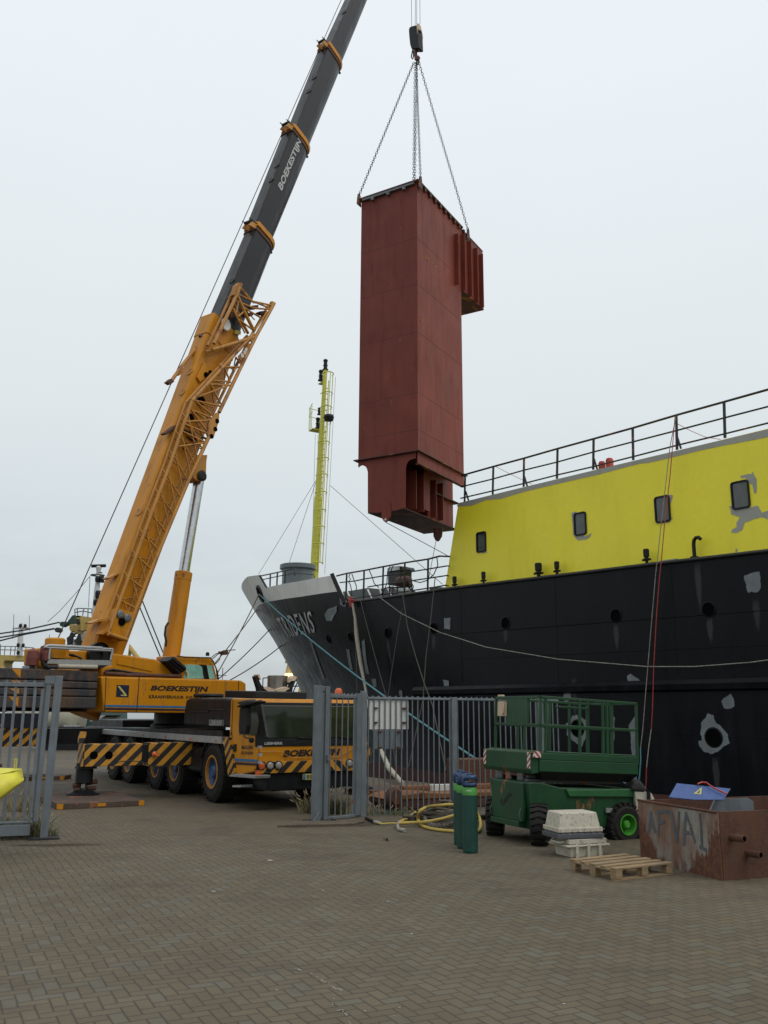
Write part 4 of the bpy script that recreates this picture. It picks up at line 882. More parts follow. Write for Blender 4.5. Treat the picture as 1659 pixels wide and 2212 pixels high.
# boom foot housing
m = MB(TF); m.panel('side', -.95, KL('A1', (870,560),(862,470),(950,455),(958,352),(1100,372),(1330,405),(1440,462),(1540,545),(1560,570)), 1.9); BF = m.build('boom_foot_housing', M['yel'], CRANE, bevel=.04)
m = MB(TF); m.panel('side', -.97, KL('A1', (1000,405),(1300,470),(1300,510),(1000,445)), .03); m.build('housing_rib', M['yel'], BF)
m = MB(TF); m.tube([TF.side(*K('A1', *p), -1.15) for p in ((890,525), (1000,530), (1100,540), (1400,545), (1545,550))], .045, 8); m.build('hydraulic_pipe', M['rust'], BF)
for k_ in range(3): MB(TF).tube([TF.side(*K('A1', *p), -1.1 + .05 * k_) for p in ((900,505 + 8 * k_), (960,492 + 6 * k_), (1050,505), (1130,520 + 5 * k_), (1250,530))], .025, 6).build('hydraulic_hose', M['hose'], BF)
m = MB(TF); m.panel('side', -1.2, KL('C4', (110,190),(182,140),(312,252),(315,290),(235,328)), .40); fb = m.build('fluted_box', M['rub'], CRANE, bevel=.02)
for k_ in range(5):
    a_ = (130 + k_ * 6, 215 + k_ * 20); b_ = (195 + k_ * 24, 155 + k_ * 22)
m = MB(TF); m.tube([TF.side(*K('C4', *p), -1.22) for p in ((135,180), (280,300))], .02, 4); m.tube([TF.side(*K('C4', *p), -1.22) for p in ((160,165), (300,275))], .02, 4); m.build('box_rib', M['rub'], fb)
m = MB(TF); m.tube([TF.side(*K('C4', *p), -1.1) for p in ((300,290), (322,310), (325,345))], .03, 6); m.build('hydraulic_hose', M['pad'], fb)
# winch frame behind the boom
m = MB(TF); m.panel('side', -.80, KL('B2', (445,1350),(520,1345),(560,1370),(1310,1390),(1320,1500),(1190,1590),(500,1590),(440,1540)), .55); WB = m.build('winch_frame', M['yel'], CRANE, bevel=.03)
m = MB(TF); c = TF.side(*K('B2', 1145, 1432), -.84); m.lathe([(.0, 0), (.10, 0), (.12, .06), (.28, .07), (.30, .12), (.30, .0)], c, (0, -1, 0), 28); m.build('winch_drum', M['rub'], WB)
m = MB(TF); c = TF.side(*K('B2', 630, 1470), -.95); m.lathe([(0, 0), (.22, 0), (.22, .42), (.19, .45), (0, .45)], c, (0, 0, 1), 20); m.build('oil_reservoir', M['yel'], WB)
m = MB(TF); c = TF.side(*K('B2', 765, 1450), -.95); m.lathe([(0, -.05), (.16, -.05), (.16, .0), (.08, .02), (.08, .22), (0, .22)], c, (0, 0, 1), 12); m.build('filter_cup', M['yel'], WB)
m = MB(TF)
for k_ in range(3): m = MB(TF).tube([TF.side(*K('B2', *p), -.98 + .04 * k_) for p in ((790,1418 + 10 * k_), (850,1425 + 8 * k_), (910,1450), (960,1480 - 6 * k_))], .022, 6).build('hydraulic_hose', M['hose'], WB)
yR = -1.32
m = MB(TF)
def tside(n, pts, y=yR): return [TF.side(*K(n, *p), y) for p in pts]
RK = MB(TF).panel('side', yR, KL('B2', (570,1478),(1310,1492),(1308,1552),(560,1530)), .05).build('walkway_side', M['alu'], CRANE)
for pts in ([(575,1480),(590,1330)], [(1300,1490),(1325,1360)], [(560,1320),(1320,1362)], [(590,1345),(1300,1380)], [(520,1335),(575,1315),(1200,1345)], [(520,1335),(590,1350)]): MB(TF).tube(tside('B2', pts), .028, 5).build('walkway_rail', M['alu'], RK)
MB(TF).tube([TF.side(*K('B2', 680, 1562), yR - .02), TF.side(*K('B2', 1135, 1572), yR - .02)], .05, 10).build('cream_pipe', M['cream'], CRANE)
MB(TF).tube(tside('B2', ((500,1480), (505,1545), (560,1572), (670,1572))), .045, 8).build('bent_pipe', M['rail'], CRANE)
for (x_, y_, r_) in ((532, 1408, .12), (383, 1462, .13)):
    c = TF.side(*K('B2', x_, y_), -1.2); o = MB(TF).lathe([(0, -.18), (r_, -.16), (r_ * 1.05, 0), (r_ * .9, .14), (0, .2)], c, (0, 0, 1), 14).build('red_float', paint('dark_red_float', (.13, .028, .02), .6, .25), CRANE)
    MB(TF).tube([c + V((0, 0, -.15)), c + V((.02, 0, -.5))], .05, 6).build('float_stem', M['rail'], o)
m = MB(TF); m.panel('side', -1.15, KL('B2', (355,1555),(430,1555),(430,1585),(355,1585)), .3); m.build('rope_guide', M['alu'], CRANE)
# counterweight slabs: rounded at the back
zs = [2.73, 2.50, 2.30, 2.13, 1.93]
def cwplan(xe, r=1.32):
    P = [(-3.98, -r), (-5.25, -r)]
    for k in range(1, 16):
        a = math.radians(-90 - 180 * k / 16); P.append((-5.25 - 1.5 * math.sin(math.pi * k / 16), -r * math.cos(math.pi * k / 16)))
    P += [(-5.25, r), (-3.98, r)]
    return P
zc = [2.745, 2.50, 2.335, 2.165, 1.90, 1.86]
for i in range(4):
    o = MB(TF).prism(cwplan(-7.25 - .02 * (i % 2), 1.33 + .012 * (i % 2)), 'z', zc[i + 1] + .008, zc[i] - .008).build('counterweight_slab', M['cw'], CRANE, bevel=.025)
    for yy in (0,):
        P = cwplan(-7.25 - .02 * (i % 2), 1.33 + .012 * (i % 2)); a_, b_ = V((*P[3], 0)), V((*P[4], 0)); n_ = V((-(b_ - a_).y, (b_ - a_).x, 0)).normalized()
        if n_.dot(a_ - V((-5.5, 0, 0))) < 0: n_ = -n_
        e0 = a_ + n_ * .004; d_ = (b_ - a_)
        z0_, z1_ = zc[i + 1] + .03, zc[i] - .03
        MB(TF).add([(*(e0 + d_ * .1).xy, z0_), (*(e0 + d_ * .75).xy, z1_), (*(e0 + d_ * .1).xy, z1_)], [(0, 1, 2)]).build('orange_marker', M['yel'], o)
MB(TF).box(-6.1, -3.9, -.9, .9, 1.84, 1.93).build('counterweight_base', M['rub'], CRANE)
# operator cab
YC = -1.05
OC = MB(TF).panel('side', YC, KL('C4', (215,132),(575,150),(600,200),(642,385),(640,400),(200,400)), .82).build('operator_cab', M['yel'], CRANE, bevel=.04)
cf_ = TF.side(*K('C4', 600, 200), YC)
tp_('cab_window', 'side', YC - .01, KL('C4', (300,225),(448,232),(478,250),(500,376),(290,376)), .03, M['gcab'], bevel=.006, parent=OC)
tp_('window_pillar', 'side', YC - .014, KL('C4', (448,226),(520,230),(552,380),(498,380),(478,250)), .03, M['rub'], parent=OC)
tp_('cab_window', 'side', YC - .01, KL('C4', (530,235),(582,236),(618,378),(556,378)), .03, M['gcab'], parent=OC)
m = MB(TF); m.tube(tside('C4', ((215,135), (300,150), (570,155), (600,200), (640,300), (652,385)), YC - .08), .018, 5); m.build('cab_roof_rail', M['rail'], OC)
m = MB(TF); m.tube(tside('C4', ((575,190), (595,185), (625,260), (640,380)), YC - .15), .014, 5); m.tube(tside('C4', ((520,235), (535,300), (550,380)), YC - .05), .014, 5); m.build('grab_rail', M['rail'], OC)
m = MB(TF); c = TF.side(*K('C4', 535, 135), YC + .3); m.lathe([(0, 0), (.05, 0), (.05, .07), (.03, .1), (0, .1)], c, (0, 0, 1), 12); m.build('roof_lamp', M['rub'], OC)
m = MB(TF)
for pts in ([(580,150),(620,115),(680,95),(740,85)], [(590,165),(640,120),(700,80),(830,70)], [(620,220),(660,180),(680,110)]): m.tube(tside('C4', pts, YC + .1), .013, 5)
mb_ = m.build('lamp_bracket', M['rail'], OC)
MB(TF).panel('side', YC + .05, KL('C4', (700,85),(755,80),(762,110),(740,125),(705,110)), .2).build('work_lamp', M['rust'], mb_, bevel=.01)

# ================= boom
BW = .45
def P2(n, x, y, off=-BW): v = TF.side(*K(n, x, y), off); return V((v.x, v.z))
def boom_prof(w, grow):
    """flat sides, folded lower shell; near side at y = -w"""
    c = -w + (.13 + .30 * w); hw = c + w + grow; P = [(1.0, -hw * .80), (.965, -hw), (.40, -hw), (.22, -hw * .86), (.09, -hw * .60), (0, -hw * .30)]
    return [(u, c + y) for u, y in P] + [(u, c - y) for u, y in reversed(P)]
def section(name, bl, br, tl, tr, mat, w=.45, inset=0.0, ext0=0.0, ext1=0.0, parent=CRANE, wide=1.0, flat=False):
    """bl/br/tl/tr: the seen edges of the boom's side face; returns axis info"""
    mb_, mt_ = (bl + br) / 2, (tl + tr) / 2; a = (mt_ - mb_).normalized(); n = V((-a.y, a.x))          # n points to the boom's back (upper face)
    def hits(m): 
        r = []
        for p, q in ((bl, tl), (br, tr)):
            d = (q - p); k = (m - p).dot(a) / d.dot(a); r.append((p + d * k - m).dot(n))
        return r
    rings = []
    for m, in ((mb_ - a * ext0,), (mt_ + a * ext1,)):
        hl, hr = hits(m); hl *= wide; hr *= wide; H_ = hl - hr; ring = []
        prof = boom_prof(w, 0)
        for u, y in prof:
            p = m + n * (hr + H_ * u); ring.append((p.x, y, p.y))
        rings.append(ring)
    m_ = MB(TF).loft(rings, caps=True)
    o = m_.build(name, mat, parent)
    return o, a, n, mb_, mt_, hits
S1 = section('boom_base_section', P2('D', 202.7 * 1 / .6777 * .6777, 1396.6) if 0 else V(TF.side(202.7, 1396.6, -.53).xz), V(TF.side(276.7, 1413.7, -.53).xz), V(TF.side(452, 705, -.53).xz), V(TF.side(529, 728, -.53).xz), M['yel'], w=.53, ext0=1.6, ext1=.1)
S2 = section('boom_section', P2('B1', 885, 520, -.49), P2('B1', 1165, 560, -.49), P2('B4', 190, 2165, -.49), P2('B4', 420, 2245, -.49), M['boom'], w=.49, ext0=1.0)
S3 = section('boom_section', P2('B4', 238, 1995), P2('B4', 445, 2090), P2('B4', 545, 1205), P2('B4', 735, 1385), M['boom'], w=.455, ext0=.8)
S4 = section('boom_section', P2('B4', 600, 1130, -.42), P2('B4', 775, 1235, -.42), P2('B4', 868, 445, -.42), P2('B4', 1040, 585, -.42), M['boom'], w=.425, ext0=.8)
S5 = section('boom_section', P2('B4', 932, 345, -.4), P2('B4', 1082, 450, -.4), P2('B4', 1090, 0, -.4), P2('B4', 1265, 0, -.4), M['boom'], w=.395, ext0=.8, ext1=7.5)
# head of the base section
def ring_at(S, m, w, grow, L, name, mat, parent):
    o_, a, n, mb_, mt_, hits = S; rings = []
    for mm in (m, m + a * L):
        hl, hr = hits(mm); hl += grow; hr -= grow; H_ = hl - hr; W_ = w + grow; ring = []
        prof = boom_prof(w, grow)
        for u, y in prof: p = mm + n * (hr + H_ * u); ring.append((p.x, y, p.y))
        rings.append(ring)
    return MB(TF).loft(rings).build(name, mat, parent, bevel=.01)
for S, w_ in ((S2, .49), (S3, .455), (S4, .425)):
    o_, a, n, mb_, mt_, hits = S
    col = ring_at(S, mt_ - a * .10, w_, .045, .17, 'boom_collar', M['yel'], CRANE)
    ring_at(S, mt_ - a * .26, w_, .025, .12, 'collar_lip', M['rust'], col)
    hl, hr = hits(mt_)
    for sy in (-w_ * .95, -w_ * .35):
        q0 = mt_ + n * (hl + .02) - a * .15; q1 = q0 + n * .26 - a * .05; m = MB(TF); m.prism([(p.x, p.y) for p in (q0 - a * .10, q0 + a * .22, q0 + n * .22 - a * .0, q1 - a * .16)], 'y', sy - .02, sy + .02); m.build('roller_bracket', M['yel2'], col)
        m = MB(TF); q2 = q0 + n * .02 + a * .1; m.tube([(q2 - n * .02).to_3d().xzy if 0 else (q2.x, sy * 1.05, q2.y), ((q0 + n * .36).x, sy * 1.05, (q0 + n * .36).y)], .018, 5); m.build('rope_guard_rod', M['rail'], col)
    q0 = mt_ + n * (hl + .24) - a * .1; MB(TF).cyl((q0.x, -w_, q0.y), (q0.x, -w_ * .3, q0.y), .05, 12).build('rope_roller', M['rail'], col)
    q0 = mt_ + n * (hr - .06)
    m = MB(TF)
    for dy in (-.08, .10): m.cyl((q0.x, dy, q0.y), ((q0 - n * .12).x, dy, (q0 - n * .12).y), .045, 8)
    m.build('collar_bolt', M['rail'], col)
hd = ring_at(S1, S1[4] - S1[1] * .55, .53, .02, .75, 'boom_head_collar', M['yel'], CRANE)
# white owner's name on the third section (side face)
o_, a, n, mb_, mt_, hits = S3
qa = P2('B4', 440, 1805, -.465); qb = P2('B4', 635, 1335, -.465); qc = P2('B4', 400, 1745, -.465) ; qd = P2('B4', 582, 1295, -.465)
lettering('owner_name', 'BOEKESTIJN', M['wletter'], S3[0], TF, [(v.x, -.462, v.y) for v in (P2('B4', 450, 1810, -.462), P2('B4', 640, 1330, -.462), P2('B4', 590, 1290, -.462), P2('B4', 396, 1752, -.462))], shear=.15, fat=.035)
# round cover plates along the top edge of the boom
for n_, x_, y_, w_ in (('B4', 1022, 85, .40), ('B4', 750, 715, .43), ('B4', 697, 838, .43), ('B4', 400, 1540, .46), ('B4', 350, 1680, .46), ('B1', 1028, 110, .5), ('B1', 655, 1015, .54), ('B1', 575, 1205, .54), ('B3', 618, 560, .54)):
    v = P2(n_, x_, y_, -w_ * .9); best = min((S1, S2, S3, S4, S5), key=lambda S: max(0, (v - S[4]).dot(S[1])) + max(0, (S[3] - v).dot(S[1])))
    o_, a, nn_, mb_, mt_, hits = best; k = (v - mb_).dot(a); mm = mb_ + a * k; hl, hr = hits(mm); c = mm + nn_ * (hl + .004)
    MB(TF).lathe([(.12, .0), (.12, .015), (.08, .02), (.07, .012), (0, .012)], (c.x, -w_ * .72, c.y), (nn_.x, 0, nn_.y), 16).build('cover_plate', M['yel2'] if o_ is S1[0] else M['boom'], o_)
# hoist rope along the back of the boom, pennants
p0 = TF.side(*K('B2', 650, 1305), -.1); p1 = TF.side(737, 0, -.1); d = (p1 - p0)
MB(TF).tube([p0, p0 + d * 1.35], .014, 5).build('hoist_rope', M['wire'], CRANE)
# brackets on the base section
for pts, w_ in (([(1275,525),(1390,462),(1400,480),(1290,540)], -.5), ([(1075,1040),(1270,985),(1270,1005),(1085,1062)], -.5)):
    MB(TF).panel('side', w_, KL('B2', *pts), .25).build('side_bracket', M['yel2'], S1[0])
MB(TF).panel('side', -.6, KL('B1', (380,1600),(485,1520),(495,1535),(400,1612)), .2).build('side_bracket', M['rust'], S1[0])
m = MB(TF); c = P2('B1', 450, 1480, -.2); m.lathe([(0, -.06), (.22, -.06), (.22, .06), (0, .06)], (c.x + .1, -.1, c.y), (0, 1, 0), 18); m.build('rope_sheave', M['rub'], S1[0])
# deflector pole swung out to the left of the boom head
pole = [TF.side(*K('B1', x, y), -.25) for x, y in ((845, 575), (560, 930), (440, 1100))]
pm = MB(TF).tube(pole, .055, 8).build('swing_out_pole', M['yel2'], CRANE)
MB(TF).panel('side', -.30, KL('B1', (555,950),(560,1015),(520,1045),(495,1020)), .12).build('pole_bracket', M['yel2'], pm)
MB(TF).panel('side', -.32, KL('B1', (400,1108),(440,1075),(470,1105),(435,1132)), .14).build('pole_end', M['rust'], pm)
m = MB(TF); m.tube([TF.side(*K('B1', x, y), -.1) for x, y in ((765, 585), (850, 490))], .05, 8); m.tube([TF.side(*K('B1', x, y), -.3) for x, y in ((720, 680), (810, 590))], .06, 8)
m.tube([TF.side(*K('B1', x, y), -.1) for x, y in ((745, 585), (800, 605))], .02, 5); m.tube([TF.side(*K('B1', x, y), -.1) for x, y in ((835, 485), (880, 500))], .02, 5); m.build('head_roller_frame', M['rail'], hd)
# fly jib carried along the side of the base section
JN, JF = -.92, -.66
def J(n, x, y, off=JN): return TF.side(*K(n, x, y), off)
JB = MB(TF)
chordL = [('B3', 305, 1790), ('B3', 560, 1080), ('B3', 735, 590), ('B1', 430, 1900), ('B1', 545, 1560), ('B1', 640, 1290)]
chordR = [('B3', 470, 1850), ('B3', 690, 1260), ('B3', 880, 800), ('B3', 1110, 250), ('B1', 690, 1880), ('B1', 800, 1640)]
def chord(pts, off, r=.045): return MB(TF).tube([J(*p, off) for p in pts], r, 7)
def atf(pts, f, off=JN):
    P = [J(*p, off) for p in pts]; L = [0]
    for i in range(len(P) - 1): L.append(L[-1] + (P[i + 1] - P[i]).length)
    t = f * L[-1]
    for i in range(len(P) - 1):
        if t <= L[i + 1] + 1e-6: return P[i].lerp(P[i + 1], (t - L[i]) / (L[i + 1] - L[i]))
    return P[-1]
JR = chord(chordL, JN).build('jib_chord', M['yel2'], CRANE)
def shift(p, off, base): q = V(p); q.y = off; return q
def jch(pts, off, r=.04):
    P = [shift(J(*p), off, 0) for p in pts]; return MB(TF).tube(P, r, 7).build('jib_chord', M['yel2'], JR)
jch(chordR, JN, .055); jch(chordL, JF); jch(chordR, JF)
NB = 11
for k in range(NB):
    f0, f1 = (k + .4) / (NB + .3), (k + 1.1) / (NB + .3)
    A, B, Cc = atf(chordL, f0), atf(chordR, min(1, f0 + .005)), atf(chordR, max(0, f0 - .055)); A2 = atf(chordL, f0 + .02)
    m = MB(TF).tube([A, B], .024, 6); m.build('jib_lacing', M['yel2'], JR)
    MB(TF).tube([A2, Cc] if k else [A, A2], .022, 6).build('jib_lacing', M['yel2'], JR)
    MB(TF).tube([shift(A, JF, 0), shift(atf(chordR, min(1, f0 + .06)), JF, 0)], .02, 5).build('jib_lacing', M['yel2'], JR)
    MB(TF).tube([A, shift(atf(chordL, min(1, f0 + .03)), JF, 0)], .018, 5).build('jib_lacing', M['yel2'], JR)
    MB(TF).tube([B, shift(atf(chordR, min(1, f0 + .03)), JF, 0)], .018, 5).build('jib_lacing', M['yel2'], JR)
def pc(name, off, th, n_, pts, mat='yel2', par=JR): return MB(TF).panel('side', off, KL(n_, *pts), th).build(name, M[mat], par, bevel=.006)
pc('jib_foot_frame', JN - .02, .45, 'B3', [(300,1790),(345,1700),(400,1545),(560,1590),(500,1760),(470,1850),(440,1840)], 'yel')
m = MB(TF)
for x_, y_ in ((420, 1605), (490, 1640)): m = MB(TF).lathe([(0, 0), (.09, 0), (.10, .03), (.06, .05), (0, .05)], J('B3', x_, y_, JN - .03), (0, -1, 0), 16).build('jib_sheave', M['galv'], JR)
MB(TF).lathe([(0, 0), (.10, 0), (.10, .02), (0, .02)], J('B3', 436, 1680, JN - .03), (0, -1, 0), 18).build('frame_hole', M['dark'], JR)
MB(TF).tube([J('B3', 300, 1800, JN - .05), J('B3', 490, 1865, JN - .05)], .05, 6).build('jib_foot_bar', M['yel2'], JR)
for pts in ([(220,1800),(260,1765),(330,1790),(320,1810),(280,1800),(240,1812)], [(370,1860),(400,1840),(490,1855),(485,1872),(400,1880)], [(130,1690),(220,1650),(300,1640),(300,1665),(220,1680),(140,1700)]): pc('jib_clamp', JN + .1, .2, 'B3', pts, 'yel2')
# second jib panel (swung) above
for off in (JN, JF):
    for n_, pts in (('B1', [(640,1290),(1230,645)]), ('B1', [(900,1400),(1100,985),(1270,640)]), ('B1', [(850,740),(1010,400),(1070,270),(1110,165)]), ('B1', [(1270,640),(1380,445),(1430,350)]), ('B1', [(1070,270),(1150,450),(1240,625)]),
                    ('B1', [(835,800),(1230,680)])):
        MB(TF).tube([shift(J(n_, *p), off, 0) for p in pts], .055 if off == JN else .045, 7).build('jib_chord', M['yel2'], JR)
for pts in ([(800,1130),(1010,1140)], [(840,1095),(1000,1105)], [(655,1285),(910,1340)], [(700,1250),(1000,1140)][:2], [(820,1130),(915,1320)], [(955,975),(1010,1120)], [(950,965),(1110,965)], [(680,1300),(850,1440)], [(640,1380),(840,1460)],
            [(1090,200),(1210,330),(1420,375)], [(1080,265),(1220,330),(1400,405)], [(1060,330),(1240,400),(1390,410)], [(1130,390),(1300,490)], [(1020,385),(1090,520),(1150,640)], [(1080,500),(1240,620)], [(1040,400),(1075,470)], [(1085,480),(1150,420)], [(1250,600),(1320,500),(1360,430)],
            [(1085,340),(1070,420),(1060,450)], [(1100,190),(1230,345),(1300,350)], [(1060,870),(1105,930)], [(1040,1000),(1080,960)], [(560,1510),(800,1610)], [(540,1580),(770,1690)], [(580,1490),(840,1475)], [(630,1370),(800,1610)], [(500,1730),(760,1695)], [(640,1300),(570,1500)]):
    MB(TF).tube([J('B1', *p) for p in pts], .028, 6).build('jib_lacing', M['yel2'], JR)
    if len(pts) == 2: MB(TF).tube([shift(J('B1', pts[0][0], pts[0][1]), JN, 0), shift(J('B1', *pts[1]), JF, 0)], .02, 5).build('jib_lacing', M['yel2'], JR)
pc('jib_gusset', JN - .03, .08, 'B1', [(800,1500),(885,1400),(903,1410),(900,1480),(850,1640),(835,1652),(800,1632),(790,1600)])
for x_, y_ in ((882, 1484), (865, 1562), (828, 1632)): MB(TF).lathe([(0, 0), (.07, 0), (.07, .01), (0, .01)], J('B1', x_, y_, JN - .035), (0, -1, 0), 14).build('gusset_hole', M['dark'], JR)
pc('jib_gusset', JN - .03, .06, 'B1', [(1185,680),(1265,635),(1275,665),(1240,740),(1200,705)])
pc('jib_web_plate', JN + .02, .04, 'B1', [(1200,735),(1235,745),(1120,930),(1100,890),(1085,860)])
for x_, y_ in ((1162, 802), (1148, 828), (1122, 855)): MB(TF).lathe([(0, 0), (.07, 0), (.07, .01), (0, .01)], J('B1', x_, y_, JN + .012), (0, -1, 0), 14).build('gusset_hole', M['fwhite'], JR)
pc('jib_gusset', JN - .02, .05, 'B1', [(900,930),(950,925),(975,945),(950,975),(905,955)])
pc('jib_tip_fork', JN - .03, .1, 'B1', [(1395,395),(1410,330),(1422,332),(1420,365),(1435,340),(1446,345),(1430,385),(1410,405)])
pc('jib_top_lug', JN, .15, 'B1', [(1040,270),(1060,180),(1095,150),(1130,165),(1110,215),(1085,290)])
pc('jib_top_lug', JF, .15, 'B1', [(1000,290),(1040,240),(1055,280),(1030,340),(1000,330)], 'rust')
for x_, y_ in ((1250, 385), (1330, 440), (1200, 455)): pc('jib_pulley_block', JF - .1, .2, 'B1', [(x_ - 35, y_ - 12), (x_ + 30, y_ - 18), (x_ + 28, y_ + 14), (x_ - 30, y_ + 18)], 'rust')
c = J('B1', 950, 560, -.62); MB(TF).lathe([(.10, 0), (.12, .04), (.18, .04), (.19, .08), (.16, .09), (.10, .07), (0, .07)], c, (0, -1, 0), 28).build('pale_pulley', M['fwhite'], JR)
pc('yellow_notice', -.60, .02, 'B1', [(1055,608),(1112,618),(1108,655),(1050,642)], 'wtri', S1[0]); pc('yellow_notice', -.56, .02, 'B1', [(705,1405),(768,1420),(755,1470),(695,1455)], 'wtri', S1[0])
pc('jib_bracket', -.60, .05, 'B1', [(760,920),(900,950),(870,1070),(760,1080),(720,1110),(690,1060)], 'yel', S1[0]); pc('jib_bracket', -.58, .04, 'B1', [(600,1400),(760,1400),(740,1480),(600,1480)], 'yel', S1[0])
for n_, x_, y_, r_ in (('B1', 778, 1043, .09), ('B1', 818, 1022, .08), ('B1', 632, 1447, .10), ('B1', 875, 985, .04), ('B1', 735, 1290, .13), ('B3', 655, 0, .0)):
    if r_: MB(TF).lathe([(0, 0), (r_, 0), (r_, .01), (0, .01)], J(n_, x_, y_, -.615), (0, -1, 0), 16).build('bracket_hole', M['dark'], S1[0])
for pts in ([(620,1580),(700,1650),(720,1690),(660,1680),(600,1640)], [(590,1690),(605,1720),(570,1760),(560,1740)], [(700,1250),(740,1270),(760,1320),(725,1330),(700,1290)]): pc('hose_bundle', -.60, .05, 'B1', pts, 'hose', S1[0])
for k_ in range(2): MB(TF).tube([J('B1', x + 8 * k_, y, -.66) for x, y in ((540,1560), (620,1600), (700,1680), (740,1640), (780,1660))], .03, 5).build('hydraulic_hose', M['hose'], S1[0])
# luffing cylinder
YL = -.05
b0 = TF.side(*K('B3', 922, 2110), YL); b1_ = TF.side(*K('B3', 1062, 1180), YL); b2_ = TF.side(*K('B3', 1212, 262), YL)
dd = (b1_ - b0).normalized()
def rad(n_, x0, x1, y): return (TF.side(*K(n_, x0, y), YL) - TF.side(*K(n_, x1, y), YL)).length / 2 * .95
r0 = rad('B3', 868, 1010, 1900)
LC = MB(TF).lathe([(0, 0), (r0, 0), (r0, (b1_ - b0).length * .90), (r0 * 1.03, (b1_ - b0).length * .905), (r0 * 1.03, (b1_ - b0).length - .02), (r0 * .9, (b1_ - b0).length), (0, (b1_ - b0).length)], b0, dd, 28).build('luffing_cylinder', M['yel'], CRANE)
MB(TF).cyl(b1_ - dd * .1, b2_, r0 * .66, 24).build('cylinder_rod', M['chrome'], LC)
pc('boom_lug', -.30, .5, 'B3', [(1150,180),(1190,0),(1300,0),(1290,60),(1285,215),(1262,262),(1200,262),(1160,235)], 'yel2', LC)
MB(TF).lathe([(0, 0), (.14, 0), (.16, .06), (.10, .08), (0, .08)], TF.side(*K('B3', 1235, 212), -.30), (0, -1, 0), 18).build('lug_pin', M['rub'], LC)
MB(TF).tube([TF.side(*K('B3', x, y), -.25) for x, y in ((905, 1690), (880, 1730), (870, 1810), (885, 1880), (880, 1930))], .03, 6).build('hydraulic_hose', M['hose'], LC)
MB(TF).tube([TF.side(*K('B3', x, y), -.28) for x, y in ((978, 1260), (985, 1200), (975, 1340), (940, 1700))], .018, 6).build('hydraulic_pipe', M['yel2'], LC)
pc('cylinder_clamp', -.26, .05, 'B3', [(1060,1185),(1105,1190),(1100,1225),(1058,1220)], 'yel2', LC)

# ================= load: hook block, chains, ship casing
BS = .93; BXF = Fr((1.36 * BS, 34.2 * BS, 0), 59.3)
zt = BXF.side(*K('A6', 778, 95), 0); ZTOP = atY(901, 393, 34.2 * BS).z; ZFL = atY(898, 973.5, 34.2 * BS).z
BOX = thing('steel_casing', 'tall dark red primed steel casing with a side overhang hanging from chains above the quay', 'steel section', BXF)
L1, W1 = 4.30 * BS, 2.86 * BS
MB(BXF).box(0, L1, 0, W1, ZFL, ZTOP).build('casing_front', M['redr'], BOX)
zo = BXF.side(*K('A6', 1352, 1200), 0).z; zo1 = BXF.side(*K('A6', 1352, 742), 0).z
xo = BXF.side(*K('A6', 1353, 900), 0).x
OH = MB(BXF).box(L1, xo, 0, W1, zo, ZTOP - .02).build('overhang', M['redr'], BOX)
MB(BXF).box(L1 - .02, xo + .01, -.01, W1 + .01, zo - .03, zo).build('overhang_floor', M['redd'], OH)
for x_, ya, yb_ in ((1125, 548, 990), (1184, 550, 1040), (1242, 615, 1095), (1297, 675, 1145), (1345, 730, 1190)):
    a_ = BXF.side(*K('A6', x_, yb_), -.1); z1_ = min(ZTOP - .25, BXF.side(*K('A6', x_, ya), -.1).z)
    MB(BXF).box(a_.x - .02, a_.x + .02, -.20, 0, a_.z, z1_).build('stiffener', M['redr'], OH)
m = MB(BXF); m.box(-.10, L1 + .1, -.10, W1 + .1, ZTOP, ZTOP + .07); m.box(L1, xo, -.02, W1 + .02, ZTOP - .02, ZTOP + .03); RIM = m.build('top_flange', M['redd'], BOX)
m = MB(BXF)
for k in range(3): m = MB(BXF).box(-.14, -.02, .5 + k * .75, .62 + k * .75, ZTOP - .22, ZTOP - .12).build('flange_bracket', M['galv'], RIM)
MB(BXF).box(-.12, -.02, .1, W1 - .1, ZTOP - .10, ZTOP - .03).build('flange_angle', M['galv'], RIM)
for k in range(9): MB(BXF).box(.5 + k * .46, .62 + k * .46, -.10, 0, ZTOP - .16, ZTOP).build('flange_bracket', M['redd'], RIM)
# weld seams
for n_, x_, y_ in (('A6', 775, 570), ('A6', 775, 975), ('A6', 775, 1400), ('A7', 750, -330), ('A7', 750, 60)):
    z_ = BXF.front(*K(n_, x_, y_), 0).z
    MB(BXF).box(-.005, .002, 0.0, W1, z_ - .010, z_ + .010).build('weld_seam', M['weld'], BOX); MB(BXF).box(.0, L1, -.005, .002, z_ - .010, z_ + .010).build('weld_seam', M['weld'], BOX)
for (x_, y_, w_, h_) in [(800,1285,.16,.10),(815,1310,.12,.2),(872,1352,.12,.08),(940,1408,.09,.10),(1000,1450,.10,.10),(1052,1497,.09,.10),(1086,1525,.07,.12),(850,742,.20,.14),(870,760,.14,.16),(905,795,.16,.10),(935,825,.14,.10),(968,858,.12,.10),(1010,900,.12,.05),(1045,938,.12,.05),(785,680,.08,.06),(1090,1600,.05,.2)]:
    c_ = BXF.side(*K('A6', x_, y_), -.006); P_ = [BXF.w(c_.x + w_ * math.cos(g) * random.uniform(.6, 1.2), -.006, c_.z + h_ * math.sin(g) * random.uniform(.6, 1.2)) for g in [k * math.pi / 5 for k in range(10)]]
    soft_patch('rust_mark', P_, BXF.w(c_.x, -.006, c_.z), M['rmark'], BOX, BXF, .4)
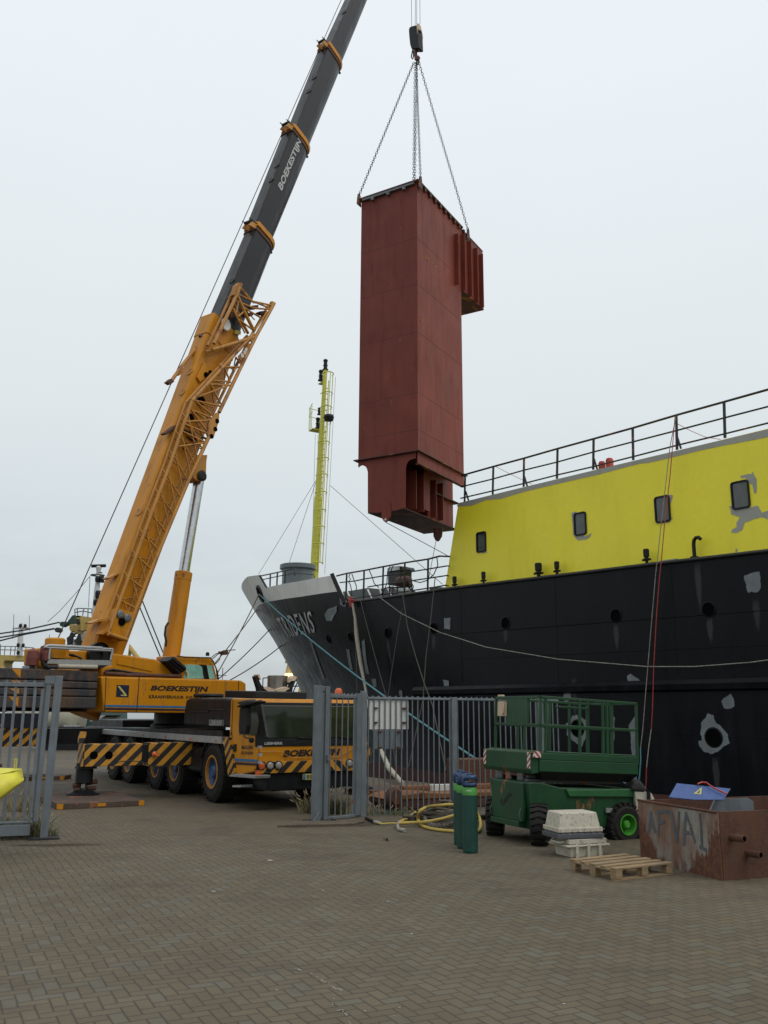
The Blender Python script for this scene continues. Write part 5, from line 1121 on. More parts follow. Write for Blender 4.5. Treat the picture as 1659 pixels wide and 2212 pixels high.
# bottom flange, skirt and lower body
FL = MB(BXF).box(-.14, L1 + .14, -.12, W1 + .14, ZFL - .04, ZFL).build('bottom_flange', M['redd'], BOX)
fp = [BXF.front(*K('A7', x, y), -.012) for x, y in ((140,394),(748,300),(748,366),(700,378),(665,400),(648,430),(640,470),(635,888),(545,918),(480,926),(380,938),(330,944),(240,935),(240,512),(228,470),(205,446),(180,440),(155,450),(145,462),(138,462))]
MB(BXF).prism([(v.y, v.z) for v in fp], 'x', -.012, .02).build('lower_front_plate', M['red'], BOX)
LB0 = BXF.front(*K('A7', 635, 888), 0); LB1 = BXF.front(*K('A7', 240, 935), 0); zb = (LB0.z + LB1.z) / 2 - .02
ylo, yhi = LB0.y, LB1.y
r_ = BXF.side(*K('A7', 1143, 1050), ylo + .25)
xe = min(max(r_.x, 3.2), 5.2)
# recess on the right-hand side: the wall sits back, then steps out again
m = MB(BXF); m.box(.02, xe * .5, ylo + .75, yhi, zb, ZFL - .04); m.box(xe * .5, xe, ylo + .25, yhi, zb, ZFL - .04)
LBO = m.build('lower_body', M['redr'], BOX)
MB(BXF).box(0, L1, 0, .03, ZFL - .50, ZFL - .04).build('skirt', M['redr'], BOX)
MB(BXF).box(0, L1, -.06, .10, ZFL - .53, ZFL - .50).build('skirt_edge', M['redd'], BOX)
for n_, x_, ya, yb_ in (('A7', 690, 470, 900), ('A7', 770, 480, 920), ('A7', 900, 430, 965), ('A7', 975, 615, 990)):
    v = BXF.side(*K(n_, x_, yb_), ylo + .3)
    MB(BXF).box(v.x - .025, v.x + .025, ylo + .02, ylo + .8, zb + .15, ZFL - .45).build('stiffener', M['redr'], LBO, bevel=.008)
v = BXF.side(*K('A7', 860, 850), ylo + .2); MB(BXF).box(v.x - .35, v.x + .1, ylo + .1, ylo + .3, zb + .3, zb + 2.1).build('inner_plate', M['redr'], LBO)
MB(BXF).box(xe * .55, xe + .25, ylo + .05, ylo + .35, ZFL - 1.0, ZFL - .96).build('shelf_plate', M['redd'], LBO)
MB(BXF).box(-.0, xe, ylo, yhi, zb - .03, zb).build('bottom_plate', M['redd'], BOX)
def lug(pts, x):
    m = MB(BXF).panel('front', x, KL('A7', *pts), .06); return m.build('pointed_lug', M['red'], BOX, bevel=.006)
lug([(380,838),(478,832),(480,960),(475,992),(450,1030),(430,1042),(408,1035),(385,990)], -.05)
v = BXF.side(*K('A7', 980, 1120), ylo + .3)
MB(BXF).panel('front', v.x - .2 if v.x < 4.2 else 3.4, KL('A7', (933,1110),(1028,1105),(1020,1190),(990,1240),(972,1246),(952,1232),(933,1190)), .06).build('pointed_lug', M['redd'], BOX)
lf = BXF.front(*K('A7', 427, 1015), -.05); MB(BXF).lathe([(0, 0), (.045, 0), (.045, .012), (0, .012)], (lf.x, lf.y, lf.z), (-1, 0, 0), 12).build('lug_hole', M['fwhite'], BOX)
# lifting points
LUG = [(-.12, W1 + .05), (.10, -.10), (5.0 * BS, -.08), (5.0 * BS, W1 + .05)]
tops = [BXF.w(x, y, ZTOP + .10) for x, y in LUG]
for i, (x, y) in enumerate(LUG):
    o = MB(BXF).prism([(x - .16, ZTOP - .28), (x + .16, ZTOP - .28), (x + .12, ZTOP + .05), (x + .04, ZTOP + .14), (x - .04, ZTOP + .14), (x - .12, ZTOP + .05)], 'y', y - .02, y + .02).build('lifting_lug', M['redd'], BOX)
    MB(BXF).tube([(x + .09 * math.cos(g), y + .0, ZTOP + .12 + .13 * math.sin(g)) for g in [k * math.pi / 5 for k in range(10)]], .028, 6, closed=True).build('shackle', M['rail'], BOX)
HKY = 36.5 * BS
HK = atY(*K('B5', 700, 1080), HKY)
for i, tp in enumerate(tops):
    m = MB().chain(HK + V(((-.1, .0, .12, .03)[i], 0, -.05)), tp + V((0, 0, .1)), .16, .012)
    o = m.build('chain_sling', M['rub']); tag(o, ('grey lifting chain running down to the left top corner of the red casing', 'grey lifting chain running down to the nearest top corner of the red casing', 'grey lifting chain running down to the right of the red casing by its overhang', 'grey lifting chain running down behind the top of the red casing')[i], 'chain', 'lifting chains above the red casing')
# the spare chain that hangs straight down
p = atY(*K('B5', 680, 1110), HKY); q = atY(*K('A6', 741, 60), HKY)
tag(MB().chain(p, q + V((0, 0, -.25)), .16, .012).build('chain_sling', M['rub']), 'slack grey chain hanging straight down in the middle between the lifting chains', 'chain', 'lifting chains above the red casing')
# hook block
HF = Fr(atY(*K('B5', 725, 640), HKY), 50)
HB_ = thing('hook_block', 'black hook block with beige side plate hanging on four steel ropes', 'hook block', HF)
MB(HF).panel('front', 0, KL('B5', (568,530),(575,490),(605,465),(700,440),(722,470),(735,600),(745,840),(720,850),(612,852),(590,780),(575,640)), .34).build('sheave_housing', M['rub'], HB_, bevel=.02)
MB(HF).panel('side', 0, KL('B5', (716,470),(716,412),(755,415),(785,470),(822,650),(815,740),(790,850),(765,862),(742,820),(728,640)), .03).build('side_plate', M['pad'], HB_, bevel=.005)
for x_, y_, r_ in ((768, 560, .06), (765, 780, .06)): MB(HF).lathe([(0, 0), (r_, 0), (r_, .03), (0, .03)], HF.side(*K('B5', x_, y_), -.01), (0, -1, 0), 12).build('sheave_pin', M['dark'], HB_)
hk = [HF.front(*K('B5', x, y), .15) for x, y in ((690, 840), (690, 950), (700, 1040), (735, 1060), (750, 1020), (735, 985))]
MB(HF).tube(hk, [.10, .075, .085, .085, .06, .03], 10).build('lifting_hook', paint('dark_red_hook', (.07, .018, .018), .5, .2, rust=.2), HB_)
MB(HF).tube([HF.front(*K('B5', x, y), .12) for x, y in ((640, 870), (622, 960), (615, 1010), (640, 1040), (655, 990), (650, 900))], .03, 6).build('hook_ring', M['rail'], HB_)
MB(HF).tube([HF.front(*K('B5', x, y), .12) for x, y in ((705, 1060), (712, 1130), (735, 1140), (752, 1090), (745, 1050))], .03, 6).build('hook_ring', M['rail'], HB_)
for x0_, x1_, y1_ in ((612, 620, 460), (688, 682, 440), (714, 708, 420), (762, 768, 420)):
    a_ = atY(*K('B5', x0_, -400), HKY); b_ = atY(*K('B5', x1_, y1_), HKY)
    MB(HF).tube([a_, b_], .011, 5, world=True).build('hoist_rope', M['wire'], HB_)
# tag lines from the casing
def rope(name, pts, r, mat, label, cat='rope', group=None, n=6, sag=0.0, N_=14):
    P = [V(p) for p in pts]
    if len(P) == 2 and sag:
        P = [P[0].lerp(P[1], k / N_) - V((0, 0, sag * 4 * (k / N_) * (1 - k / N_))) for k in range(N_ + 1)]
    return tag(MB().tube(P, r, n, world=True).build(name, M[mat]), label, cat, group)
rope('tag_line', [BXF.w(-.05, lf.y, lf.z - .1), SF.w(*SF.side(*K('A7', 1080, 1395), -.3))], .013, 'wire', 'thin tag line from the left bottom lug of the red casing to the ship railing')
rope('tag_line', [atY(*K('A7', 962, 1240), 35.5), SF.w(*SF.side(*K('A7', 880, 1659), -.1))], .013, 'wire', 'thin tag line dropping from the lower right lug of the casing to the foredeck railing')
# ================================================================== ropes and moorings
def gline(a, b, z=.0, n=2): return [gnd(*a, z), gnd(*b, z)]
tE = gnd(*K('A3', 1605, 942)); rope('mooring_line', [HAWSE, tE + V((0, 0, .1))], .035, 'teal', 'teal mooring line stretched from the bow opening down across the black hull to the quay', sag=.35)
BP = atY(*K('D', 300 * .0 + 380 / 1, 1) if 0 else (452, 1505), 58); 
def ext(a, b, k): return (a[0] + (b[0] - a[0]) * k, a[1] + (b[1] - a[1]) * k)
a_ = K('B6', 205, 465); b_ = K('C4', 640, 300); e_ = ext(a_, b_, 1.45); rope('mooring_line', [HAWSE, gnd(e_[0], 1618)if 0 else atY(*e_, 47)], .028, 'brope', 'brown mooring line running from the bow opening down to the left behind the crane', sag=.25)
for (n1, x1, y1, n2, x2, y2, lab, zz, k) in (('B6', 160, 575, 'B6', 0, 775, 'dark mooring line highest on the bow, running down left beside the brown one', 54.5, 2.6), ('B6', 270, 715, 'B6', 0, 968, 'dark mooring line from the middle of the bow down behind the crane cab', 53.5, 1.9), ('B6', 356, 842, 'B6', 0, 1072, 'dark mooring line lowest on the bow, running down left behind the crane cab', 52.5, 1.35)):
    p = K(n1, x1, y1); q = K(n2, x2, y2); e_ = ext(p, q, k); rope('mooring_line', [atY(*p, zz), atY(*e_, 46)], .028, 'wire', lab, sag=.15)
pts = [(817, 1288), (868, 1326), (950, 1366), (1050, 1398), (1206, 1424), (1397, 1440), (1500, 1440), (1620, 1431), (1760, 1412)]
rope('mooring_line', [SF.w(*SF.side(x, y, .12 + .4 * math.sin(math.pi * i / 8))) for i, (x, y) in enumerate(pts)] + [SF.w(-7, .4, 4.4), SF.w(-14, .1, 6.2)], .016, 'rope', 'long pale grey rope sagging along the side of the black hull')
for n_, pts, lab in (('B6', [(1265,460), (1300,700), (1360,920), (1420,1110), (1490,1300)], 'dark rope hanging from the foredeck railing and slanting right down to the quay'), ('B6', [(1262,560), (1225,760), (1180,1050), (1155,1230)], 'thin rope slanting left down the black hull below the foredeck railing'),
                     ('B6', [(1510,330), (1478,640), (1440,940), (1420,1250)], 'dark rope hanging nearly straight down the hull just left of the deckhouse'), ('B6', [(945,500), (1000,720), (1080,1020), (1140,1230)], 'thin dark line running down the hull right of the pale hose'),
                     ('B6', [(905,600), (912,900), (920,1200)], 'thin dark cord hanging straight down the hull beside the pale hose')):
    P = [SF.side(*K(n_, x, y), .2 + .1 * i) for i, (x, y) in enumerate(pts)]
    v = P[-1] - P[-2]; k = (P[-1].z + .1) / max(.1, -v.z); P.append(P[-1] + v * min(k, 3) + V((0, .5, 0)))
    rope('hanging_rope', [SF.w(*p) for p in P], .016 if 'thin' in lab else .022, 'grope', lab)
def SW(pts, n_, off=.2): return [SF.w(*SF.side(*K(n_, x, y), off)) for x, y in pts]
rope('hanging_rope', SW([(1195,200), (1165,350)], 'B7', 0) + SW([(810,0), (792,180), (770,370), (735,780), (700,1200), (668,1600), (650,1750)], 'C6', .3), .013, 'rope', 'thin grey rope hanging from the upper railing beside the red cord')
tl = SW([(650,1750), (652,1850), (640,2000)], 'C6', .3); rope('rope_tail', tl, .022, 'teal', 'short teal rope end knotted to the grey rope above the green lift')
rope('power_cord', SW([(1190,200), (1185,260), (1165,500)], 'B7', .0) + SW([(838,0), (818,230), (800,400), (778,680), (755,1100), (745,1450), (735,1600)], 'C6', .3), .014, 'redcord', 'red cord hanging from the upper railing over the yellow deckhouse and black hull')
rope('power_cord', SW([(735,1600), (715,1740), (698,1900)], 'C6', .3) , .014, 'cream', 'pale taped stretch of the hanging cord beside the lift')
rope('power_cord', SW([(698,1900), (693,2050), (692,2220)], 'C6', .3), .016, 'redcord', 'red lower end of the hanging cord above the rusty container')
rope('deck_cord', [SF.w(*SF.side(*K('B7', x, y), YD - .3)) for x, y in ((1200,238), (1260,270), (1340,305), (1420,318))], .010, 'redcord', 'thin red cord looped from the upper railing over the deckhouse roof')
rope('deck_cord', [SF.w(*SF.side(*K('B7', x, y), YD - .3)) for x, y in ((280,452), (350,488), (420,522), (470,545))], .009, 'redcord', 'thin pink cord hanging behind the left end of the upper railing')
# pale hose from the ship to the quay
hp = [SF.w(*SF.side(*K('B6', x, y), .25)) for x, y in ((885, 530), (905, 640), (915, 760), (945, 980), (985, 1180))]
hp += [atY(*K('A3', 590, 480), 33), atY(*K('A3', 640, 660), 30), atY(*K('A3', 680, 760), 28), atY(*K('A3', 740, 890), 26.5), gnd(*K('A3', 850, 1015), .1)]
rope('flat_hose', hp, [.05, .07, .10, .09, .06, .05, .05, .07, .08, .06], 'cream', 'pale flat hose hanging from the ship bow down to the quay behind the fence', cat='hose')
# ================================================================== fence and gates
def fence_bar(fr, x, z0, z1, root, r=.013): MB(fr).cyl((x, 0, z0), (x, 0, z1), r, 8).build('fence_bar', M['galv'], root)
def spikes(fr, x0, x1, z, root, n_):
    m = MB(fr); 
    for k in range(n_):
        a = x0 + (x1 - x0) * k / n_; b = x0 + (x1 - x0) * (k + 1) / n_; w = b - a
        m.prism([(a, z), (b, z), (b - w * .02, z + .035), (b - w * .25, z + .012), (a + w * .5, z + .004), (a + w * .25, z + .012), (a + w * .02, z + .035)][:2] + [(b, z + .036), (b - w * .2, z + .016), (a + w * .5, z + .008), (a + w * .2, z + .016), (a, z + .036)], 'y', -.006, .006)
    m.build('spike_strip', M['galv'], root)
def bevbox(fr, root, name, mat, *a, bev=.006): return MB(fr).box(*a).build(name, M[mat], root, bevel=bev)
G0 = gnd(783, 1764)
FF = Fr(G0, 24)
FEN = thing('bar_fence', 'grey galvanised bar fence with spiked top rail standing behind the green lift', 'fence', FF)
def fx(px, py=1640): return FF.side(px, py, 0).x
ztp = FF.side(*K('A3', 900, 318), 0).z; zbt = FF.side(*K('A3', 740, 1275), 0).z
xa, xm, xb, xe_ = fx(K('A3', 562, 0)[0]), fx(K('A3', 1268, 0)[0]), fx(K('A4', 768, 0)[0]), fx(K('A4', 915, 0)[0])
bevbox(FF, FEN, 'fence_post', 'galv', -.055, .055, -.05, .05, 0, FF.side(*K('A3', 540, 262), 0).z)
bevbox(FF, FEN, 'fence_post', 'galv', xm - .055, xm + .055, -.05, .05, 0, ztp + .02)
bevbox(FF, FEN, 'fence_post', 'galv', xb - .055, xb + .055, -.05, .05, 0, ztp + .02)
for (a_, b_) in ((.07, xm - .06), (xm + .06, xb - .06), (xb + .06, xe_)):
    bevbox(FF, FEN, 'top_rail', 'galv', a_, b_, -.02, .02, ztp - .035, ztp); bevbox(FF, FEN, 'bottom_rail', 'galv', a_, b_, -.02, .02, zbt - .03, zbt)
    spikes(FF, a_, b_, ztp, FEN, max(2, int((b_ - a_) / .115)))
    n_ = max(1, round((b_ - a_) / .122))
    for k in range(n_ + 1):
        x = a_ + .03 + (b_ - a_ - .06) * k / n_; fence_bar(FF, x, zbt - .01, ztp - .01, FEN)
MB(FF).tube([(xb, .05, ztp - .25), (xb + .95, .55, .1)], .03, 6).build('brace', M['rust'], FEN)
# sign boards on the fence, seen from behind
def sign(px0, px1, y0, y1, mat, lab, clamps):
    x0, x1 = fx(px0), fx(px1); z1, z0 = FF.side(px0, y0, .03).z, FF.side(px0, y1, .03).z
    o = thing('sign_board', lab, 'sign', Fr(FF.w((x0 + x1) / 2, .03, z0), 24))
    MB(FF).box(x0, x1, .022, .034, z0, z1).build('board', M[mat], o, bevel=.003)
    for cx_, cz_ in clamps:
        X, Z = x0 + (x1 - x0) * cx_, z0 + (z1 - z0) * cz_; MB(FF).box(X - .035, X + .035, -.022, .022, Z - .016, Z + .016).tube([(X, -.035, Z), (X, .03, Z)], .010, 6).build('clamp', M['rust'], o)
sign(K('A3', 583, 0)[0], K('A3', 902, 0)[0], K('A3', 0, 334)[1], K('A3', 0, 574)[1], 'white', 'white rectangular sign board seen from behind, clamped high on the bar fence', ((.14, .72), (.14, .23), (.88, .72), (.88, .23)))
sign(K('A3', 612, 0)[0], K('A3', 858, 0)[0], K('A3', 0, 578)[1], K('A3', 0, 735)[1], 'galv', 'smaller grey sign board clamped to the bar fence under the white one', ((.22, .9), (.82, .9), (.22, .08), (.82, .08)))
# narrow gate leaf between the two pairs of posts
G1 = gnd(*K('A2', 1125, 1225)); gd = (G0 - G1); GF = Fr(G1, math.degrees(math.atan2(gd.y, gd.x))); Lg = gd.length
GT = thing('gate_section', 'narrow galvanised gate section between tall double posts in the middle of the yard entrance', 'gate', GF)
def gs(n_, x, y): return GF.side(*K(n_, x, y), 0)
zt_ = gs('A2', 1140, 203).z
bevbox(GF, GT, 'gate_post', 'galv', -.20, -.09, -.06, .06, 0, zt_ - .0)
bevbox(GF, GT, 'gate_post', 'galv', .0, .10, -.06, .06, 0, zt_ - .01)
bevbox(GF, GT, 'post_cap_plate', 'galv', -.09, .0, -.03, .03, zt_ - .10, zt_ - .02); MB(GF).box(-.09, .0, -.02, .0, .05, zt_ - .12).build('post_web', M['galv'], GT)
bevbox(GF, GT, 'base_plate', 'rail', -.30, .22, -.14, .16, 0, .03)
MB(GF).prism([(-.30, 0), (-.12, 0), (-.16, .18), (-.22, .10)], 'y', -.12, -.10).build('torn_plate', M['galv'], GT)
zg = gs('A2', 1260, 272).z; zb_ = gs('A2', 1260, 1185).z
bevbox(GF, GT, 'top_rail', 'galv', .10, Lg - .08, -.025, .025, zg - .055, zg); bevbox(GF, GT, 'bottom_rail', 'galv', .10, Lg - .08, -.025, .025, zb_ - .05, zb_)
bevbox(GF, GT, 'gate_stile', 'galv', Lg - .20, Lg - .08, -.04, .04, .03, zg + .03)
spikes(GF, .10, Lg - .2, zg, GT, 7)
for k in range(5): fence_bar(GF, .17 + (Lg - .42) * k / 4, zb_, zg, GT, .012)
MB(GF).box(.02, .09, -.11, -.05, 1.02, 1.12).build('lock_keeper', M['galv'], GT)
bs = Fr(gnd(*K('A2', 1110, 1255)), 18); o = MB(bs).prism([(-.75, -.12), (.55, -.2), (.85, .12), (-.3, .38)], 'z', 0, .035).build('concrete_footing', paint('worn_footing', (.10, .075, .05), .9, .25, dirt=.5, sc=4), None, bevel=.01); tag(o, 'low worn concrete footing under the tall gate posts', 'footing')
# left gate
G2 = gnd(*K('A1', 372, 1937)); LG = Fr(G2, 200)
LGT = thing('sliding_gate', 'galvanised bar gate with wide top rail, cut off by the left edge of the view', 'gate', LG)
def ls(n_, x, y, off=0): return LG.side(*K(n_, x, y), off)
zp = ls('A1', 505, 548).z; dxp = ls('A1', 505, 548).x
m = MB(LG); m.loft([[(x - .0 + q, y, z) for x, y in ((-.058, -.05), (.058, -.05), (.058, .05), (-.058, .05))] for q, z in ((0, 0), (dxp, zp))]); m.build('gate_post', M['galv'], LGT, bevel=.008)
m = MB(LG); m.loft([[(x + q, y, z) for x, y in ((.10, -.04), (.17, -.04), (.17, .04), (.10, .04))] for q, z in ((0, .25), (dxp, zp - .02))]); m.build('guide_post', M['galv'], LGT, bevel=.006)
m = MB(LG); m.loft([[(x + q, y, z) for x, y in ((.20, -.03), (.24, -.03), (.24, .03), (.20, .03))] for q, z in ((0, .25), (dxp, zp - .2))]); m.build('gate_stile', M['galv'], LGT)
MB(LG).box(-.22, .22, -.15, .15, 0, .025).build('base_plate', M['rail'], LGT)
MB(LG).box(dxp + .06, dxp + .2, -.05, .05, zp - .12, zp - .0).build('roller_bracket', M['galv'], LGT)
z1_, z0_ = ls('A1', 300, 603).z, ls('A1', 300, 640).z; xl = 3.2
bevbox(LG, LGT, 'top_rail', 'galv', .12, xl, -.03, .03, z0_, z1_)
zr = ls('A1', 200, 1785).z
bevbox(LG, LGT, 'bottom_rail', 'galv', .16, xl, -.03, .03, zr - .03, zr); bevbox(LG, LGT, 'runner_beam', 'galv', .2, xl, -.05, .05, max(.06, zr - .26), zr - .05)
for k in range(15):
    x = ls('C3', 680 - 148 * k, 250).x + .0
    if x > xl: break
    MB(LG).box(x - .021, x + .021, -.012, .012, zr, z0_).build('fence_bar', M['galv'], LGT)
m = MB(LG)
for k in range(24):
    a = .3 + k * .13; m.prism([(a, z1_), (a + .05, z1_), (a + .025, z1_ + .045)], 'y', -.005, .005)
m.build('spike_strip', M['galv'], LGT)
# ================================================================== steel plates under the outriggers
def pad(fr, x0, x1, y0, y1, lab):
    o = thing('outrigger_mat', lab, 'steel mat', fr)
    MB(fr).box(x0, x1, y0, y1, 0, .11).build('mat_slab', paint('rusty_brown_mat', (.075, .048, .034), .8, .25, rust=.3, dirt=.5, sc=2), o, bevel=.01)
    for (a, b, c, d) in ((x0 - .004, x0 + .10, y0 - .004, y0 + .1), (x1 - .1, x1 + .004, y0 - .004, y0 + .1)): MB(fr).box(a, b, c, d, .008, .106).build('yellow_corner', M['yel'], o)
    MB(fr).box((x0 + x1) / 2 - .08, (x0 + x1) / 2 + .08, y0 - .003, y0 + .02, .03, .09).build('yellow_mark', M['yel'], o)
c0, c1 = gnd(*K('A1', 490, 1690)), gnd(*K('A1', 1225, 1655)); d_ = c1 - c0
PF = Fr(c0, math.degrees(math.atan2(d_.y, d_.x))); pad(PF, 0, d_.length, 0, 2.5, 'brown steel mat with yellow corners under the front outrigger foot of the crane')
c0, c1 = gnd(*K('A3', 380, 1100)), gnd(*K('A3', 740, 1118)); d_ = c1 - c0
PF = Fr(c0, math.degrees(math.atan2(d_.y, d_.x))); pad(PF, 0, d_.length + .5, 0, 1.6, 'dark steel mat with a yellow mark behind the narrow gate section')
c0 = CF.w(-9.3, -4.9, 0); pad(Fr(c0, -32), 0, 1.9, 0, 1.5, 'brown mat under the rear outrigger foot behind the left gate')
c0 = gnd(*K('C3', 400, 1595)); pad(Fr(c0, 2), 0, 1.0, 0, .7, 'small dark mat lying beyond the left gate post')
# ================================================================== scissor lift
LTL = Fr(gnd(1168, 1826), 25, -2.6); LFT = thing('scissor_lift', 'dark green scissor lift with lowered railed platform parked in front of the fence', 'scissor lift', LTL)
def lb_(name, mat, *a, bev=.008, par=None): return MB(LTL).box(*a).build(name, M[mat], par or LFT, bevel=bev)
zA, zB, zC, zD = 1.00, 1.19, 1.69, 2.10     # platform floor underside, deck, mid rail, top rail
PW, PL = 1.28, 1.82
body = [(-.08, .20), (-.10, .45), (-.16, .86), (-.05, .87), (.10, .86), (.42, .80), (1.76, .80), (1.86, .60), (1.93, .34), (1.72, .30), (1.66, .50), (1.36, .50), (1.26, .22), (.30, .16), (.05, .18)]
BY = MB(LTL).prism([(x, z) for x, z in body], 'y', .10, PW - .12).build('chassis_body', M['green'], LFT, bevel=.02)
MB(LTL).prism([(.50, .775), (1.76, .805), (1.84, .68), (.56, .67)], 'y', .06, .14).build('engine_cover', paint('lighter_green_cover', (.022, .115, .035), .45, .18, dirt=.4, sc=2), BY, bevel=.015)
lb_('front_plate', 'green', -.18, -.12, .20, PW - .22, .30, .84, par=BY); lb_('lower_step', 'green', -.22, -.08, .25, PW - .25, .22, .30, par=BY)
MB(LTL).panel('side', .055, KL('A4', (1263,1008),(1310,1010),(1310,1045),(1263,1043)), .02).build('data_plate', M['alu'], BY)
lettering('faded_brand', 'Genie', M['bletter'], BY, LTL, [LTL.front(*K('A4', x, y), -.186) for x, y in ((478, 990), (552, 905), (522, 880), (450, 962))], shear=.3, fat=.02)
for sy in (.24, PW - .24): MB(LTL).tube([(-.18, sy, .30), (-.22, sy, .40), (-.19, sy, .48)], .006, 5).build('tie_down_loop', M['galv'], BY)
# folded scissor stack
for k in range(4): lb_('scissor_arm', 'scis', -.10 + .02 * k, 1.66 - .05 * k, .20 + .03 * (k % 2), .32 + .03 * (k % 2), .86 + .055 * k, .905 + .055 * k); lb_('scissor_arm', 'scis', -.10, 1.66, PW - .34, PW - .22, .86 + .055 * k, .905 + .055 * k)
for k in range(9): MB(LTL).lathe([(0, 0), (.014, 0), (.014, .02), (0, .02)], (.0 + k * .18, .20, .97), (0, -1, 0), 8).build('arm_pin', M['rail'], LFT)
for yy in (.30, .62, .86): lb_('arm_bracket', 'scis', -.13, -.09, yy, yy + .14, .87, 1.08)
lb_('stack_crossbar', 'rust', -.12, -.08, .28, 1.0, .93, 1.02)
# platform
DK = lb_('platform_deck', 'green', -.02, PL, 0, PW, zA + .02, zB, bev=.01)
m = MB(LTL).loft([[(-.02, 0, zA + .02), (PL, 0, zA + .02), (PL, PW, zA + .02), (-.02, PW, zA + .02)], [(.1, .1, zA - .10), (PL - .1, .1, zA - .10), (PL - .1, PW - .1, zA - .10), (.1, PW - .1, zA - .10)]]); m.build('deck_underframe', M['blk'], LFT)
m = MB(LTL); m.prism([(-.17, zA + .04), (-.17, zB + .10), (.0, zB + .13), (.0, zA - .0), (-.14, zA - .02)], 'y', .03, PW + .06); FB = m.build('end_extension_box', M['green'], LFT, bevel=.012)
for yy in (.03, PW - .02): MB(LTL).box(-.176, -.17, yy, yy + .075, zA + .06, zB + .10).build('hazard_marker', M['hazr'], FB)
MB(LTL).box(-.14, -.02, -.03, .01, zB + .03, zB + .12).build('hazard_marker', M['hazr'], FB)
lb_('toe_board', 'green', 0, PL, -.005, .025, zB, zB + .10); lb_('toe_board_lip', 'green', .1, PL - .05, .0, .10, zB + .10, zB + .125)
def rl(p, q, r=.022): return MB(LTL).box(*[min(p[i], q[i]) - r if i == 0 else max(p[i], q[i]) + r for i in (0, 0)][:0] or (min(p[0], q[0]) - r, max(p[0], q[0]) + r, min(p[1], q[1]) - r, max(p[1], q[1]) + r, min(p[2], q[2]) - r, max(p[2], q[2]) + r)).build('guard_rail', M['green'], LFT, bevel=.005)
for yy in (.02, PW - .02):
    for z_ in (zC, zD): rl((0, yy, z_), (PL, yy, z_), .020)
    for x_ in ((.0, .10, .72, 1.16, 1.24, PL) if yy < .1 else (.0, .42, .55, 1.05, 1.45, PL)): rl((x_, yy, zB), (x_, yy, zD), .019)
rl((1.36, .05, zB), (1.34, .05, zD), .018); rl((1.02, .20, zB + .02), (1.02, .20, zD - .03), .016); rl((.42, .20, zD - .12), (1.02, .20, zD - .12), .016)
for x_ in (0, PL):
    for z_ in (zC, zD): rl((x_, .02, z_), (x_, PW - .02, z_), .020)
    if x_: rl((x_, PW / 2, zB), (x_, PW / 2, zD), .018)
lb_('control_panel_board', 'green', -.02, .02, .34, .92, zC + .02, zD - .02, bev=.004)
lb_('control_box', 'pad', -.05, .03, .97, 1.14, zC + .12, zD - .06); MB(LTL).tube([(-.05, .96, zD - .1), (-.06, .93, zC + .2), (-.05, .99, zC + .14)], .012, 5).build('control_cable', M['pad'], LFT)
lb_('manual_holder', 'pad', .0, .06, 1.10, 1.22, zD + .02, zD + .05)
for (x, y) in ((.05, .08), (.03, PW - .02), (1.58, .10), (1.58, PW - .1)):
    wheel(LTL if x > 1 else Fr(LTL.w(x, y, 0), 25 + 52), x if x > 1 else 0, y if x > 1 else 0, .30, .24, LFT, rim=('lime', 'lime'), out=(-1 if y < .5 else 1), knob=True, rr=.50, z=.255 + .045 * x if x < 1 else .285)
# ================================================================== gas cylinders
def gas(px, py, lab, rot=0, first=None, s=1.0):
    g_ = gnd(px, py); fr = Fr(g_, rot)
    o = thing('gas_cylinder', lab, 'gas cylinder', fr, 'gas cylinders standing together'); r = .104
    MB(fr).lathe([(0, .0), (r * .92, .0), (r, .03), (r, .755)], (0, 0, 0), (0, 0, 1), 32).build('cylinder_body', M['cyl'], o)
    MB(fr).lathe([(r, .755), (r * .985, .80), (r * .90, .845), (r * .72, .872), (r * .42, .89), (r * .36, .90), (0, .90)], (0, 0, 0), (0, 0, 1), 32).build('shoulder', M['cylt'], o)
    MB(fr).lathe([(.022, .93), (.022, .99), (.03, .99), (.03, 1.02), (0, 1.02)], (0, 0, 0), (0, 0, 1), 12).tube([(0, 0, .97), (-.075, -.0, .97)], .018, 8).build('valve', M['brass'], o)
    gd_ = MB(fr); zz0, zz1 = .862, 1.015; R0 = .108; n = 28
    rings = []
    for z_, rr_ in ((zz0, R0 * .90), (zz0 + .05, R0), (zz1 - .05, R0 * 1.02), (zz1, R0 * .9), (zz1 + .004, R0 * .74)): rings.append([(rr_ * math.cos(2 * math.pi * k / n), rr_ * math.sin(2 * math.pi * k / n), z_) for k in range(n)])
    q = 0; vs = [p for r_ in rings for p in r_]; fs = []
    for a in range(len(rings) - 1):
        for k in range(n):
            ang = (360 * (k + .5) / n) % 360; 
            if a == 1 and (200 < ang < 325 or 30 < ang < 150): continue
            fs.append((a * n + k, a * n + (k + 1) % n, (a + 1) * n + (k + 1) % n, (a + 1) * n + k))
    gd_.add(vs, fs, smooth=True); go = gd_.build('valve_guard', M['cguard'], o)
    so_ = go.modifiers.new('thickness', 'SOLIDIFY'); so_.thickness = .008
    MB(fr).prism([(-.04, -.02), (.04, -.02), (.04, .02), (-.04, .02)], 'z', zz1 - .01, zz1 + .03).build('guard_handle', M['cguard'], o, bevel=.01)
    v = (g_ - CAM); return o, fr
o, fr = gas(1016.5, 1842, 'dark teal gas cylinder with bright green shoulder and blue valve guard, frontmost of the three', 15)
a0 = -90 - 0
